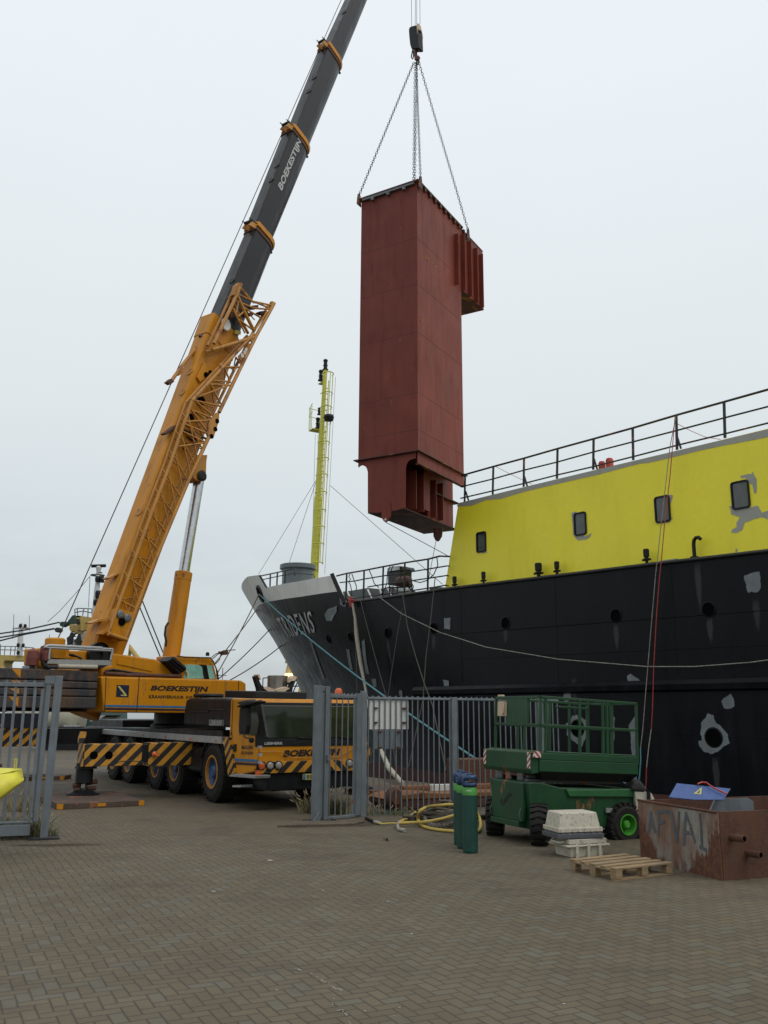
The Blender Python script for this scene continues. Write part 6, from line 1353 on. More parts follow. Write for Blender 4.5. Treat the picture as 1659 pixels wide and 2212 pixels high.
def curved_label(fr, z0, z1, a0, a1, o):
    m = MB(fr); n = 6; vs = []
    for k in range(n + 1):
        a = math.radians(a0 + (a1 - a0) * k / n)
        for z, r in ((z0, .1005), (z1, .0915)): vs.append((r * math.cos(a), r * math.sin(a), z))
    m.add(vs, [(2 * k, 2 * k + 2, 2 * k + 3, 2 * k + 1) for k in range(n)]).build('paper_label', M['white'], o)
curved_label(fr, .812, .842, -135, -95, o)
gas(1003, 1833, 'gas cylinder standing between the frontmost and the rear one, mostly hidden', 60)
gas(996, 1825, 'rearmost gas cylinder with a green shoulder, seen at the left behind the others', 200)
# ================================================================== crates, pallet, skip, blue plate
def crate(fr, z0, up, L, W, Hh, mat, name, lab, cat='crate', tp=.88, sub=None):
    o = thing(name, lab, cat, Fr(fr.w(0, 0, z0), math.degrees(math.atan2(fr.f.y, fr.f.x))))
    zl, zh = (z0, z0 + Hh)
    a, b = (1.0, tp) if not up else (tp, 1.0)
    def rng(s, z): return [(-L / 2 * s, -W / 2 * s, z), (L / 2 * s, -W / 2 * s, z), (L / 2 * s, W / 2 * s, z), (-L / 2 * s, W / 2 * s, z)]
    t_ = .02
    if up: MB(fr).loft([rng(a, zl), rng(b, zh), rng(b - .07, zh), rng(a - .06, zl + .03)]).build('crate_body', M[mat], o, bevel=.012)
    else: MB(fr).loft([rng(a, zl), rng(b, zh)]).build('crate_body', M[mat], o, bevel=.015)
    zr_ = zh if up else zl
    zz = (zr_ - .055, zr_) if up else (zr_, zr_ + .055)
    sc_ = 1.045
    m = MB(fr).loft([rng(sc_, zz[0]), rng(sc_, zz[1])] + ([rng(sc_ - .11, zz[1]), rng(sc_ - .11, zz[0])] if up else []), caps=not up); m.build('crate_rim', M[mat], o, bevel=.006)
    m = MB(fr)
    return o
CRF = Fr(gnd(*K('A4', 1058, 1362)), 22)
cm = crate(CRF, 0, True, .56, .42, .23, 'crate', 'fish_crate', 'dirty off-white plastic fish crate at the bottom of the small stack')
for x_ in (-.20, -.02, .16): MB(CRF).box(x_, x_ + .04, -.235, -.20, .0, .17).build('crate_rib', M['crate'], cm, bevel=.006)
MB(CRF).box(-.335, .335, -.235, .235, .135, .16).build('crate_band', M['crate'], cm, bevel=.008)
for sx_ in (-1, 1): MB(CRF).tube([(sx_ * .30, -.12, .19), (sx_ * .37, -.10, .185), (sx_ * .37, .10, .185), (sx_ * .30, .12, .19)], .018, 6).build('crate_handle', M['crate'], cm)
CR2 = Fr(CRF.w(-.07, .03, 0), 16)
cm = crate(CR2, .238, False, .655, .46, .075, 'crateg', 'crate_lid', 'flat grey plastic crate between the two dirty white ones of the stack', tp=.97)
cm = crate(CR2, .317, False, .63, .44, .245, 'crate', 'fish_crate', 'dirty white plastic fish crate turned upside down on top of the stack', tp=.86)
for k in range(7): x_ = -.30 + k * .088; MB(CR2).box(x_, x_ + .045, -.238, -.225, .320, .360).build('crate_rib', M['crate'], cm)
lettering('printed_line', 'EIGENDOM', M['bletter'], cm, CR2, [(-.02, -.226, .405), (.18, -.226, .405), (.18, -.222, .425), (-.02, -.222, .425)], fat=.0) if 0 else None
CR2b = CR2
# pallet
PFm = Fr(gnd(1332, 1904), 30); o = thing('wooden_pallet', 'weathered wooden pallet lying on the paving in front of the rusty container', 'pallet', PFm)
PLn, PWd = .92, .78
for k in range(5):
    w_ = (.10, .085, .10, .085, .10)[k]; x0 = (PWd - .10) * k / 4 + (.10 - w_) / 2
    MB(PFm).box(-.0, PLn, x0, x0 + w_, .118, .138).build('deck_board', M['wood'], o, bevel=.003)
for x_ in (0.0, PLn / 2 - .05, PLn - .10): MB(PFm).box(x_, x_ + .10, 0, PWd, .098, .117).build('cross_board', M['wood'], o)
for y_ in (0.0, PWd / 2 - .05, PWd - .10):
    MB(PFm).box(0, PLn, y_ + .01, y_ + .09, .0, .018).build('bottom_board', M['wood'], o)
    for x_ in (0.0, PLn / 2 - .05, PLn - .11): MB(PFm).box(x_, x_ + .10, y_ + .002, y_ + .095, .019, .097).build('block', M['wood'], o, bevel=.004)
# rusty waste container
SK = Fr(gnd(1559.5, 1903), 20); SKT = thing('waste_container', 'rusty open waste container with faded grey paint at the right edge of the yard', 'container', SK)
SL, SWd, SH = 2.3, 1.55, .745
sk0 = SK.loc(gnd(1384.6, 1857)); SK2 = sk0
def slab(pts, z0, z1, nm='container_wall', mat='skip'): return MB(SK).prism(pts, 'z', z0, z1).build(nm, M[mat], SKT)
e1 = (sk0.x, sk0.y); th = .03
slab([(0, 0), (e1[0], e1[1]), (e1[0] + th, e1[1]), (th, th * .2)], 0, SH)
slab([(th, 0), (SL, 0), (SL, th), (th, th)], 0, SH + .005, mat='rust')
slab([(e1[0] + th, e1[1]), (e1[0] + th, e1[1] - th), (SL, e1[1] - th), (SL, e1[1])], 0, SH, mat='rust')
slab([(SL, 0), (SL + th, 0), (SL + th, e1[1]), (SL, e1[1])], 0, SH, mat='rust'); slab([(th, th), (SL, th), (SL, e1[1] - th), (e1[0] + 2 * th, e1[1] - th)], .02, .05, 'container_floor', 'rust')
MB(SK).tube([(0, 0, SH), (e1[0], e1[1], SH)], .016, 6).build('container_rim', M['rust'], SKT)
MB(SK).prism([(.55, SH - .25), (1.35, SH - .25), (1.35, SH + .01), (1.28, SH + .05), (.75, SH + .05)], 'y', .9, .93).build('inner_plate', M['galv'], SKT)
for px_, pz in ((1605, 1808), (1640, 1842)):
    a_ = SK.side(*((px_ - 26), pz), 0); MB(SK).lathe([(.040, -.05), (.040, .20), (.030, .20), (.030, .0)], (a_.x, 0, a_.z), (0.10, -1, 0), 16).build('pipe_stub', M['rust'], SKT); MB(SK).lathe([(0, 0), (.031, 0)], (a_.x + .015, -.19, a_.z), (0, -1, 0), 14).build('stub_bore', M['dark'], SKT)
# hand-painted word on the near-left face, thick brush strokes
dface = V((e1[0], e1[1], 0)).normalized(); nface = V((dface.y * -1, dface.x, 0)); 
if nface.dot(SK.loc(CAM)) < 0: nface = -nface
def facept(px, py):
    d = ray(px, py); p0 = SK.w(0, 0, 0); nn_ = (nface.x * SK.f + nface.y * SK.l)
    return SK.loc(CAM + d * ((p0 - CAM).dot(nn_) / d.dot(nn_))) + nface * .005
gw = paint('old_grey_brush_paint', (.085, .092, .098), .75, .25, rust=.25, dirt=.3, sc=6, rustcol=(.07, .028, .016))
m_all = []
for strokes in ([[(395,1010),(408,900),(415,795)], [(415,795),(440,900),(462,1005)], [(395,940),(452,945)]], [[(500,1030),(500,900),(495,790)], [(492,795),(560,785),(640,800)], [(498,905),(560,900)]],
               [[(632,800),(665,960),(692,1110)], [(692,1110),(708,960),(716,800)]], [[(768,1145),(775,980),(790,805)], [(790,805),(840,960),(885,1110)], [(775,1010),(855,1020)]], [[(938,815),(952,980),(960,1170)], [(940,1165),(1000,1195)]]):
    m = MB(SK)
    for st_ in strokes:
        for a, b in zip(st_, st_[1:]):
            A, B = facept(*K('A5', *a)), facept(*K('A5', *b)); d_ = (B - A); s_ = nface.cross(d_).normalized() * .022; ex = d_.normalized() * .012
            k_ = .0006 * random.random(); A = A + nface * k_; B = B + nface * k_
            m.add([A - s_ - ex, B - s_ * .9 + ex, B + s_ * .9 + ex, A + s_ - ex], [(0, 1, 2, 3)])
    m.build('painted_letter', M['wafval'], SKT)
# blue plate resting in the container
BPF = Fr(SK.w(.55, .75, SH - .02), 16); o = thing('blue_panel', 'blue metal panel with yellow warning triangle leaning out of the rusty container', 'panel', BPF)
bq = [BPF.side(*K('A5', x, y), 0) for x, y in ((608, 635), (1190, 662), (1262, 545), (690, 488))]
sl_ = .25
bq = [V((v.x, (v.z - bq[0].z) * 1.0, v.z)) for v in bq]
def back(v, k): return V((v.x, v.y * k, v.z))
# the panel leans away: recompute on the tilted plane through its lower edge
def tilt(px, py, a=40):
    n_ = V((0, -math.sin(math.radians(a)), math.cos(math.radians(a)))); nw = n_.x * BPF.f + n_.y * BPF.l + n_.z * BPF.u
    p0 = BPF.w(bq[0].x, 0, bq[0].z); d = ray(px, py); return BPF.loc(CAM + d * ((p0 - CAM).dot(nw) / d.dot(nw)))
def tpoly(pts, off): return [tilt(*K('A5', x, y)) + V((0, -math.sin(math.radians(40)), math.cos(math.radians(40)))) * off for x, y in pts]
def slabpoly(name, pts, off, th_, mat, par):
    a = tpoly(pts, off); b = tpoly(pts, off - th_); k = len(a)
    return MB(BPF).add([tuple(v) for v in a + b], [tuple(range(k)), tuple(range(2 * k - 1, k - 1, -1))] + [(i, (i + 1) % k, k + (i + 1) % k, k + i) for i in range(k)]).build(name, mat, par)
pl_ = slabpoly('panel_sheet', [(608, 635), (880, 662), (1190, 662), (1262, 545), (690, 488)], 0, .012, M['bplate'], o)
slabpoly('warning_triangle', [(868, 600), (948, 608), (955, 532)], .003, .002, M['wtri'], pl_); slabpoly('triangle_field', [(892, 594), (936, 599), (940, 560)], .0045, .001, plain('dull_yellow', (.30, .28, .10)), pl_)
slabpoly('triangle_sign', [(905, 590), (925, 578), (918, 575), (934, 562), (932, 580), (925, 584), (930, 590), (912, 596)], .006, .001, M['bletter'], pl_)
tag(MB().tube([BPF.w(*(v + V((0, -.02, .03)))) for v in tpoly([(905, 520), (950, 502), (995, 506), (1040, 540), (1110, 580), (1215, 628)], .0)], .011, 6, world=True).build('orange_cable', M['redcord']), 'orange cable lying across the blue panel in the container', 'cable')
# white block and cap behind the lift, at the container's far corner
wf = Fr(gnd(*K('A5', 310, 990)) + V((0, .6, 0)), 15)
wv = [atY(*K('A5', x, y), 14.2) for x, y in ((245, 575), (380, 580), (380, 680), (260, 700))]
WB_ = FY(14.2); o = thing('bollard_wrap', 'white wrapped block with a dark cap standing behind the container corner', 'block', FY(14.2))
MB(WB_).panel('front', 0, KL('A5', (245,575),(380,582),(420,590),(455,655),(455,900),(262,900)), .4).build('wrap', M['crate'], o, bevel=.02)
MB(WB_).panel('front', -.03, KL('A5', (205,560),(240,470),(300,450),(370,540),(376,582),(240,572)), .45).build('dark_cap', M['net'], o, bevel=.05)
MB(WB_).panel('front', -.05, KL('A5', (380,560),(412,585),(412,900),(384,900)), .1).build('dark_post', M['rub'], o)
# ================================================================== yellow tarpaulin at the left edge
TY_ = 12.6; TFm = FY(TY_); o = thing('tarpaulin_cover', 'bright yellow tarpaulin draped over a low load at the left edge', 'tarpaulin', TFm)
def tpnt(n_, x, y, Y): v = atY(*K(n_, x, y), Y); return v
ridge = [tpnt('C3', x, y, 12.2 + yy) for x, y, yy in ((-700, 1395, 0), (-300, 1405, 0), (0, 1412, 0), (200, 1414, .1), (325, 1418, .1))]
fold = [tpnt('C3', x, y, 11.7 + yy) for x, y, yy in ((-700, 1640, 0), (-300, 1640, 0), (0, 1560, 0), (180, 1490, .2), (335, 1440, .25))]
hem = [tpnt('C3', x, y, 11.6 + yy) for x, y, yy in ((-700, 2050, 0), (-300, 1960, 0), (0, 1850, 0), (200, 1700, .15), (362, 1600, .3))]
end_ = [tpnt('C3', x, y, 12.5) for x, y in ((-700, 2050), (-300, 2000), (0, 1900), (300, 1660), (366, 1560))]
MB().loft([ridge, fold, hem, end_], smooth=True, caps=False, world=True, closed=True).build('tarpaulin', M['tarp'], o)
TARPO = o
for k in range(2):
    a_ = tpnt('C3', 214 + 28 * k, 1418, 12.2); MB().tube([a_, a_ + V((0, 0, .13))], .010, 5, world=True).build('tie_strap', M['wtri'], o)
bx = MB(FY(12.1)); a_ = gnd(*K('C3', 150, 2300)); 
MB().box(-8, -5.62, 11.95, 12.3, 0, .62).build('load', M['rust'], o)
# ================================================================== hoses and rope heap by the cylinders
def gp(n_, x, y, z=.03): return gnd(*K(n_, x, y), z)
def smooth(P, n=5):
    R = []
    for i in range(len(P) - 1):
        p0, p1, p2, p3 = P[max(i - 1, 0)], P[i], P[i + 1], P[min(i + 2, len(P) - 1)]
        for k in range(n):
            t = k / n; R.append(.5 * ((2 * p1) + (p2 - p0) * t + (2 * p0 - 5 * p1 + 4 * p2 - p3) * t * t + (3 * p1 - p0 - 3 * p2 + p3) * t ** 3))
    return R + [P[-1]]
H1 = [gp('C5', 450, 1185), gp('C5', 560, 1125, .05), gp('C5', 680, 1050, .12), gp('C5', 800, 1000, .22), gp('C5', 920, 985, .30), gp('C5', 1050, 975, .32), gp('C5', 1200, 985, .30), gp('C5', 1330, 1040, .2), gp('C5', 1400, 1150, .05), gp('C5', 1380, 1290), gp('C5', 1140, 1290), gp('C5', 900, 1270), gp('C5', 760, 1240), gp('C5', 690, 1200), gp('C5', 672, 1130, .10), gp('C5', 690, 1060, .25), gp('C5', 760, 1010, .3)]
tag(MB().tube(smooth(H1), .026, 8, world=True).build('rubber_hose', M['yhose']), 'yellow rubber hose laid in a big loop around the rope heap', 'hose')
H2 = [gp('C5', 440, 1195, .06), gp('C5', 600, 1188, .06), gp('C5', 760, 1178, .10), gp('C5', 920, 1150, .16), gp('C5', 1040, 1120, .2), gp('C5', 1160, 1085, .24), gp('C5', 1280, 1060, .2)]
tag(MB().tube(smooth(H2), .026, 8, world=True).build('rubber_hose', M['yhose']), 'yellow rubber hose crossing in front of the rope heap', 'hose')
H3 = [gp('C5', 470, 1270), gp('C5', 440, 1250), gp('C5', 435, 1210, .05), gp('C5', 450, 1180, .06)]
tag(MB().tube(smooth(H3), .024, 8, world=True).tube([gp('C5', 440, 1265), gp('C5', 520, 1280)], .032, 8, world=True).build('hose_end', M['rope']), 'short bent hose end with dull metal coupling on the paving', 'hose')
o = thing('hose_connector', 'thin yellow and black hose with silver coupling lying by the fence foot', 'hose', Fr(gp('C5', 190, 1185, 0), 0))
MB().tube(smooth([gp('C5', 430, 1195), gp('C5', 330, 1195), gp('C5', 240, 1200), gp('C5', 150, 1175), gp('C5', 90, 1150), gp('C5', 55, 1130)]), .014, 6, world=True).build('thin_hose', M['yhose'], o)
MB().cyl(gp('C5', 160, 1178, .03), gp('C5', 235, 1195, .03), .030, 12, world=True).build('coupling', M['alu'], o); MB().cyl(gp('C5', 60, 1135, .03), gp('C5', 158, 1178, .03), .024, 10, world=True).build('black_sleeve', M['rub'], o)
random.seed(11)
hc = gp('C5', 985, 1165, 0); o = thing('rope_heap', 'heap of tangled dark mooring ropes inside the yellow hose loop', 'rope heap', Fr(hc, 15))
hf = Fr(hc, 15)
M['rope2'] = paint('muddy_rope', (.12, .10, .075), .85, .3, dirt=.6, sc=8, streak=False, bump=.5)
for k in range(34):
    P = []; a0 = random.uniform(0, 6.28); R1 = random.uniform(.12, .62); zc_ = random.uniform(.05, .30) * (1.1 - R1 / .75); cx_, cy_ = random.uniform(-.15, .15), random.uniform(-.1, .1)
    for j in range(10):
        a = a0 + j * random.uniform(.3, .55); rr = R1 * random.uniform(.8, 1.2); P.append(hf.w(cx_ + rr * math.cos(a), cy_ + rr * .62 * math.sin(a), max(.03, zc_ + random.uniform(-.05, .07))))
    MB().tube(smooth(P, 4), random.uniform(.014, .028), 6, world=True).build('rope_strand', M['dropes'] if k % 5 else M['rope2'], o)
# thick plaited rope in front: a twisted pair
for s_ in (0, math.pi):
    base = smooth([gp('C5', 740, 1080, .10), gp('C5', 755, 1160, .05), gp('C5', 790, 1215, .05), gp('C5', 880, 1245, .05), gp('C5', 1000, 1240, .05), gp('C5', 1140, 1200, .05), gp('C5', 1240, 1170, .05)], 12)
    P = []
    for i, p in enumerate(base): P.append(p + V((.026 * math.cos(i * .9 + s_) * .5, .02 * math.cos(i * .9 + s_), .026 * math.sin(i * .9 + s_) + .02)))
    MB().tube(P, .026, 6, world=True).build('plaited_rope', M['rope2'], o)
MB(hf).lathe([(.55, 0), (.42, .14), (.2, .22), (0, .24)], (0, 0, 0), (0, 0, 1), 20).build('heap_core', M['dropes'], o)
# ================================================================== rusty beam behind the fence, lamp on it
RB = Fr(gp('C5', 330, 1050, 0), 24); o = thing('rusted_beam', 'long orange rusted steel box lying on the quay behind the fence', 'steel beam', RB)
zb1 = RB.side(*K('C5', 330, 880), 0).z
xr = RB.side(*K('C5', 1160, 850), 0).x
m = MB(RB); m.prism([(0, .12), (.15, 0), (xr + 1.4, 0), (xr + 1.4, zb1 - .07), (.05, zb1 - .07)], 'y', .02, 1.05); m.build('beam_body', M['rust'], o, bevel=.03)
MB(RB).prism([(0, zb1 - .07), (xr + 1.4, zb1 - .07), (xr + 1.4, zb1 + .02), (1.2, zb1 + .02), (.7, zb1 + .05), (.2, zb1)], 'y', .0, 1.08).build('lit_beam_top', M['lit_rust'], o, bevel=.01)  # brighter than the body: light from above put into the top's colour
MB(RB).box(xr - .9, xr + 1.4, .70, .95, zb1 + .02, zb1 + .12).build('upper_box', M['lit_rust'], o, bevel=.02)
MB(RB).box(xr + .5, xr + 1.5, .95, 1.5, zb1, zb1 + .62).build('raised_end', M['rust'], o, bevel=.02)
MB(RB).lathe([(0, -.12), (.14, -.12), (.20, 0), (.14, .12), (0, .12)], (.05, -.1, .26), (.2, -1, .1), 14).build('rusted_shackle', M['rust'], o)
a_ = atY(*K('C5', 760, 770), V(RB.w(1.5, .8, 0)).y); 
lx = RB.loc(a_).x; o = tag(MB(RB).box(lx, lx + .62, .62, .76, zb1 + .005, zb1 + .14).build('white_light_box', M['white'], None, bevel=.01), 'white oblong box lying on the rusted beam behind the fence', 'box')
# ================================================================== weeds
def tuft(c, n, h, spread, lab, mat_mix=(0, 1), seed=1):
    random.seed(seed); o = thing('grass_tuft', lab, 'weeds', Fr(c, 0))
    for nm, mt, fr_ in (('green_blades', 'grassg', .55), ('dry_blades', 'grassd', .45)):
        m = MB()
        for k in range(int(n * (mat_mix[0] if nm[0] == 'd' else 1 - mat_mix[0]))):
            a = random.uniform(0, 6.28); r = spread * random.random() ** .7; b = c + V((r * math.cos(a), r * .6 * math.sin(a), 0)); l = h * random.uniform(.45, 1.0); ln = V((random.gauss(0, .35), random.gauss(0, .25), 1)).normalized(); bw = random.uniform(.004, .008); sd_ = V((math.cos(a), math.sin(a), 0)) * bw
            mid = b + ln * l * .55; tip = b + ln * l + V((ln.x, ln.y, 0)) * l * .45 - V((0, 0, l * .12))
            m.add([b - sd_, b + sd_, mid + sd_ * .7, mid - sd_ * .7, tip], [(0, 1, 2, 3), (3, 2, 4)], world=True)
            if nm[0] == 'd' and random.random() < .25: m.tube([tip, tip + (tip - mid).normalized() * .08], .009, 4, world=True)
        m.build(nm, M[mt], o)
M['grassg'] = plain('weed_green', (.055, .095, .028), .7); M['grassd'] = plain('dry_grass', (.26, .20, .105), .8)
tuft(gnd(*K('A2', 1225, 1170)), 300, .50, .26, 'tall half dry grass growing behind the narrow gate section', (.5, 0), 2)
tuft(gnd(*K('A2', 1040, 1165)), 160, .42, .22, 'dry leaning grass tuft at the left of the tall gate posts', (.8, 0), 3)
tuft(gnd(*K('A1', 120, 1920)), 420, .46, .50, 'thick green grass growing under the left gate', (.35, 0), 4)
tuft(gnd(*K('A1', 400, 1920)), 90, .20, .16, 'small weeds at the foot of the left gate post', (.4, 0), 5)
tuft(gnd(*K('A3', 690, 1265)), 260, .13, .62, 'low weeds along the bottom rail of the bar fence', (.3, 0), 6)
tuft(gnd(*K('A1', 200, 1700)) , 160, .42, .35, 'dry grass tuft behind the left gate bars', (.65, 0), 8)
# ================================================================== small litter on the paving
random.seed(5)
for n_, x, y, r, mt, lab in (('A3', 715, 1480, .07, 'dropes', 'dead dark leaf clump lying on the paving in front of the hoses'), ('A2', 1605, 1375, .0, 'dropes', ''), ('D', 585 * 0 + 0, 0, 0, '', '')):
    if r:
        c = gnd(*K(n_, x, y)); m = MB()
        for k in range(9):
            a = random.uniform(0, 6.28); l = r * random.uniform(.5, 1.3); p = c + V((random.uniform(-.03, .03), random.uniform(-.03, .03), .004)); q = p + V((l * math.cos(a), l * math.sin(a), random.uniform(0, .05))); s_ = V((-math.sin(a), math.cos(a), 0)) * .012; m.add([p - s_ * .3, p + s_ * .3, q.lerp(p, .4) + s_, q, q.lerp(p, .4) - s_], [(0, 1, 2, 3, 4)], world=True)
        tag(m.build('leaf_litter', M[mt]), lab, 'leaf litter')
def splash(pts, lab, rr=.02, mat='sgrey'):
    m = MB()
    for x, y, r in pts:
        c = gnd(600 * .6777 + x * .6777 / 1.3825, 2600 * .6777 + y * .6777 / 1.3825, .004)
        if c.y > 40: continue
        n = 9; m.add([c + V((r * random.uniform(.5, 1.2) * math.cos(6.28 * k / n), r * random.uniform(.5, 1.2) * math.sin(6.28 * k / n), 0)) for k in range(n)], [tuple(range(n))], world=True)
    tag(m.build('paint_spatter', M[mat]), lab, 'paint marks', kind='stuff')
pp_ = []
for (a, b, n) in (((435, 668), (500, 678), 7), ((535, 695), (640, 755), 12), ((640, 757), (680, 770), 6), ((645, 790), (635, 830), 5), ((650, 845), (715, 890), 9), ((705, 905), (715, 915), 3)):
    for k in range(n): t = random.random(); pp_.append((a[0] + (b[0] - a[0]) * t + random.gauss(0, 3), a[1] + (b[1] - a[1]) * t + random.gauss(0, 3), random.choice((.004, .005, .007, .012))))
splash(pp_, 'trail of pale paint drips on the paving near the lower middle')
splash([(985, 520, .022), (112, 333, .025), (880, 377, .018), (860, 376, .010), (920, 374, .008), (360, 196, .05), (595, 328, .02), (390, 768, .012), (1655, 828, .015), (905, 882, .006), (780, 860, .01), (930, 845, .01)], 'scattered pale scraps and paint dots on the open paving')
# ================================================================== ships and vehicles far behind, at the left
def far(name, lab, cat, Y): return thing(name, lab, cat, FY(Y))
Y1 = 82.0; S = far('trawler', 'distant dark green trawler with yellow gantry and white radar mast behind the crane', 'ship', Y1)
def fp_(name, n_, pts, th, mat, par=S, Y=Y1, off=0): return MB(FY(Y)).panel('front', off, KL(n_, *pts), th).build(name, M[mat], par)
def ft(name, n_, lines, r, mat, par=S, Y=Y1):
    for ln in lines: MB(FY(Y)).tube([atY(*K(n_, *p), Y) for p in ln], r, 5, world=True).build(name, M[mat], par)
MB(FY(Y1)).box(-3, 9, -1, 62, -2, 3.0) if 0 else None
fp_('hull', 'C3', [(-1200,640),(560,640),(700,560),(1500,560),(1500,800),(-1200,800)], 9, 'fgreen'); fp_('deckhouse', 'C8', [(560,1640),(640,1560),(640,1910),(1320,1910),(1320,1640),(1000,1640)][:0] or [(740,1780),(850,1780),(850,1910),(740,1910)], 3, 'fwhite')
fp_('gantry', 'C8', [(815,1262),(945,1262),(1290,1320),(1290,1560),(1090,1560),(1060,1600),(1000,1640),(960,1660),(840,1660),(790,1590),(740,1620),(700,1560),(700,1490),(655,1440),(720,1420),(830,1530),(880,1490),(830,1420),(815,1380)], 2.5, 'fyel')
fp_('gantry_cap', 'C8', [(815,1255),(945,1275),(945,1305),(815,1300)], 2.6, 'fwhite'); fp_('gantry_column', 'C8', [(960,1390),(1010,1390),(990,1590),(945,1590)], 3, 'fyel', off=-.5); fp_('gantry_window', 'C8', [(830,1330),(920,1330),(930,1440),(850,1440)], .2, 'net', off=-.1)
ft('gantry_rail', 'C8', [[(815,1125),(880,1100),(1180,1108),(1250,1160),(1330,1160)], [(820,1190),(1010,1160),(1250,1215)], [(825,1260),(815,1125)], [(885,1260),(870,1105)], [(990,1260),(1015,1105)], [(1105,1290),(1110,1110)], [(1200,1300),(1195,1120)]], .05, 'galv')
mp_ = MB(FY(Y1)).tube([atY(*K('C8', *p), Y1) for p in ((1280,1320), (1290,1050), (1310,700), (1322,520), (1330,300), (1342,190))], [.38, .32, .27, .2, .15, .15], 10, world=True).build('radar_mast', M['fwhite'], S)
for a_, b_, y_ in ((1235, 1400, 1020), (1245, 1425, 705), (1275, 1455, 500), (1290, 1380, 292), (1280, 1345, 870)): MB(FY(Y1)).panel('front', -.2, KL('C8', (a_, y_ - 6), (b_, y_ - 6), (b_ - 20, y_ + 12), (a_ + 20, y_ + 12)), .8).build('crosstree', M['fwhite'], mp_)
for x_, y_ in ((1320, 455), (1415, 462), (1278, 970), (1375, 982), (1325, 770), (1325, 825)): c = atY(*K('C8', x_, y_), Y1 - .3); MB().lathe([(0, -.26), (.20, -.26), (.24, .05), (.18, .26), (0, .28)], c, (0, 0, 1), 10, world=True).build('mast_lamp', M['rub'], mp_)
c = atY(*K('C8', 1345, 225), Y1); MB().lathe([(0, -.35), (.2, -.2), (.26, .1), (.18, .25), (0, .26)], c, (0, 0, 1), 14, world=True).build('radar_pedestal', M['fwhite'], mp_)
MB().box(0, 0, 0, 0, 0, 0) if 0 else None
a_, b_ = atY(*K('C8', 1188, 168), Y1), atY(*K('C8', 1500, 160), Y1); MB().tube([a_, b_], .16, 6, world=True).build('radar_scanner', M['rub'], mp_)
c = atY(*K('C8', 1320, 372), Y1); R_ = (atY(*K('C8', 1465, 372), Y1) - c).length
MB().tube([c + V((R_ * math.cos(g), R_ * math.sin(g), 0)) for g in [k * math.pi / 12 for k in range(24)]], .05, 5, world=True, closed=True).tube([c + V((-R_, 0, 0)), c + V((R_, 0, 0))], .04, 4, world=True).build('ring_antenna', M['rail'], mp_)
fp_('net_pile', 'C8', [(800,1810),(850,1760),(900,1650),(960,1680),(1000,1590),(1040,1580),(1070,1700),(1100,1830),(1060,1920),(850,1920)], 1.5, 'net', off=-1)
fp_('folded_net', 'C8', [(950,1690),(1030,1600),(1045,1700),(1020,1830),(970,1820)], 1, 'rope', off=-1.4)
fp_('net_drum', 'C8', [(640,1760),(700,1700),(730,1620),(760,1650),(745,1760),(720,1880),(650,1900)], .6, 'net', off=-.8)
ft('deck_rail', 'C8', [[(900,1590),(1110,1590)], [(740,1650),(860,1660)], [(640,1760),(860,1640)], [(700,1900),(700,1760)], [(1100,1590),(1110,1720)], [(750,1720),(850,1720)], [(640,1910),(860,1640)]], .05, 'rail')
b_l = MB(FY(Y1)).panel('front', -1.5, KL('B2', (695,1055),(715,1038),(770,1035),(795,1050),(780,1075),(735,1098),(705,1090)), .8).build('trawl_block', M['fgreen'], S, bevel=.05)
MB(FY(Y1)).panel('front', -1.5, KL('B2', (635,1125),(660,1105),(700,1108),(708,1135),(690,1160),(650,1160)), .8).build('trawl_block', M['net'], S, bevel=.05)
MB(FY(Y1)).panel('front', -1.2, KL('B2', (790,1040),(850,965),(875,960),(880,1060),(800,1060)), .5).build('gallows_arm', M['fgreen'], S)
for pts, lab in (([(-100,1192),(300,1135),(700,1045)], 'upper dark warp running from the trawler block to the left edge'), ([(-100,1240),(300,1175),(640,1118)], 'middle dark warp running left from the trawler block'), ([(-100,1288),(300,1185),(640,1122)], 'lowest dark warp running left from the trawler block')):
    rope('trawl_warp', [atY(*K('B2', *p), Y1 - 1.5) for p in pts], .07, 'wire', lab)
ft('aerial', 'B2', [[(1055,505),(920,670),(700,915),(560,1040)], [(1058,510),(1040,870)], [(700,1200),(660,1300)], [(580,1190),(582,1305)]], .03, 'galv')
Y2 = 100.0; S2_ = far('fishing_ship', 'distant fishing ship with yellow gantry and white mast at the left edge', 'ship', Y2)
q_ = dict(par=S2_, Y=Y2)
fp_('gantry', 'B2', [(-300,1430),(20,1430),(450,1440),(445,1490),(360,1500),(60,1492),(40,1520),(30,1800),(-300,1800)], 2.5, 'fyel', **q_)
fp_('hull', 'B2', [(-300,1780),(560,1780),(560,2100),(-300,2100)], 8, 'fgreen', **q_)
fp_('gantry_deck', 'B2', [(0,1595),(120,1590),(120,1600),(0,1606)], 1, 'fwhite', **q_)
ft('deck_rail', 'B2', [[(-200,1322),(190,1330),(390,1345),(445,1370)], [(-200,1365),(200,1372),(440,1395)], [(5,1430),(5,1300)], [(50,1430),(60,1325)], [(120,1430),(130,1328)], [(170,1430),(180,1328)], [(300,1440),(305,1335)], [(370,1440),(380,1345)]], .05, 'galv', **q_)
mp2 = MB(FY(Y2)).tube([atY(*K('B2', *p), Y2) for p in ((232,1430), (240,1260), (248,1130), (254,1060))], [.36, .32, .25, .18], 8, world=True).build('white_mast', M['fwhite'], S2_)
ft('crosstree', 'B2', [[(162,1115),(345,1112)], [(215,1103),(300,1105)]], .12, 'fwhite', mp2, Y2)
for x_, y_ in ((240, 1085), (296, 1087), (213, 1312), (273, 1315), (213, 1400)): c = atY(*K('B2', x_, y_), Y2 - .4); MB().lathe([(0, -.2), (.17, -.2), (.18, .05), (.12, .2), (0, .2)], c, (0, 0, 1), 8, world=True).build('mast_lamp', M['rub'], mp2)
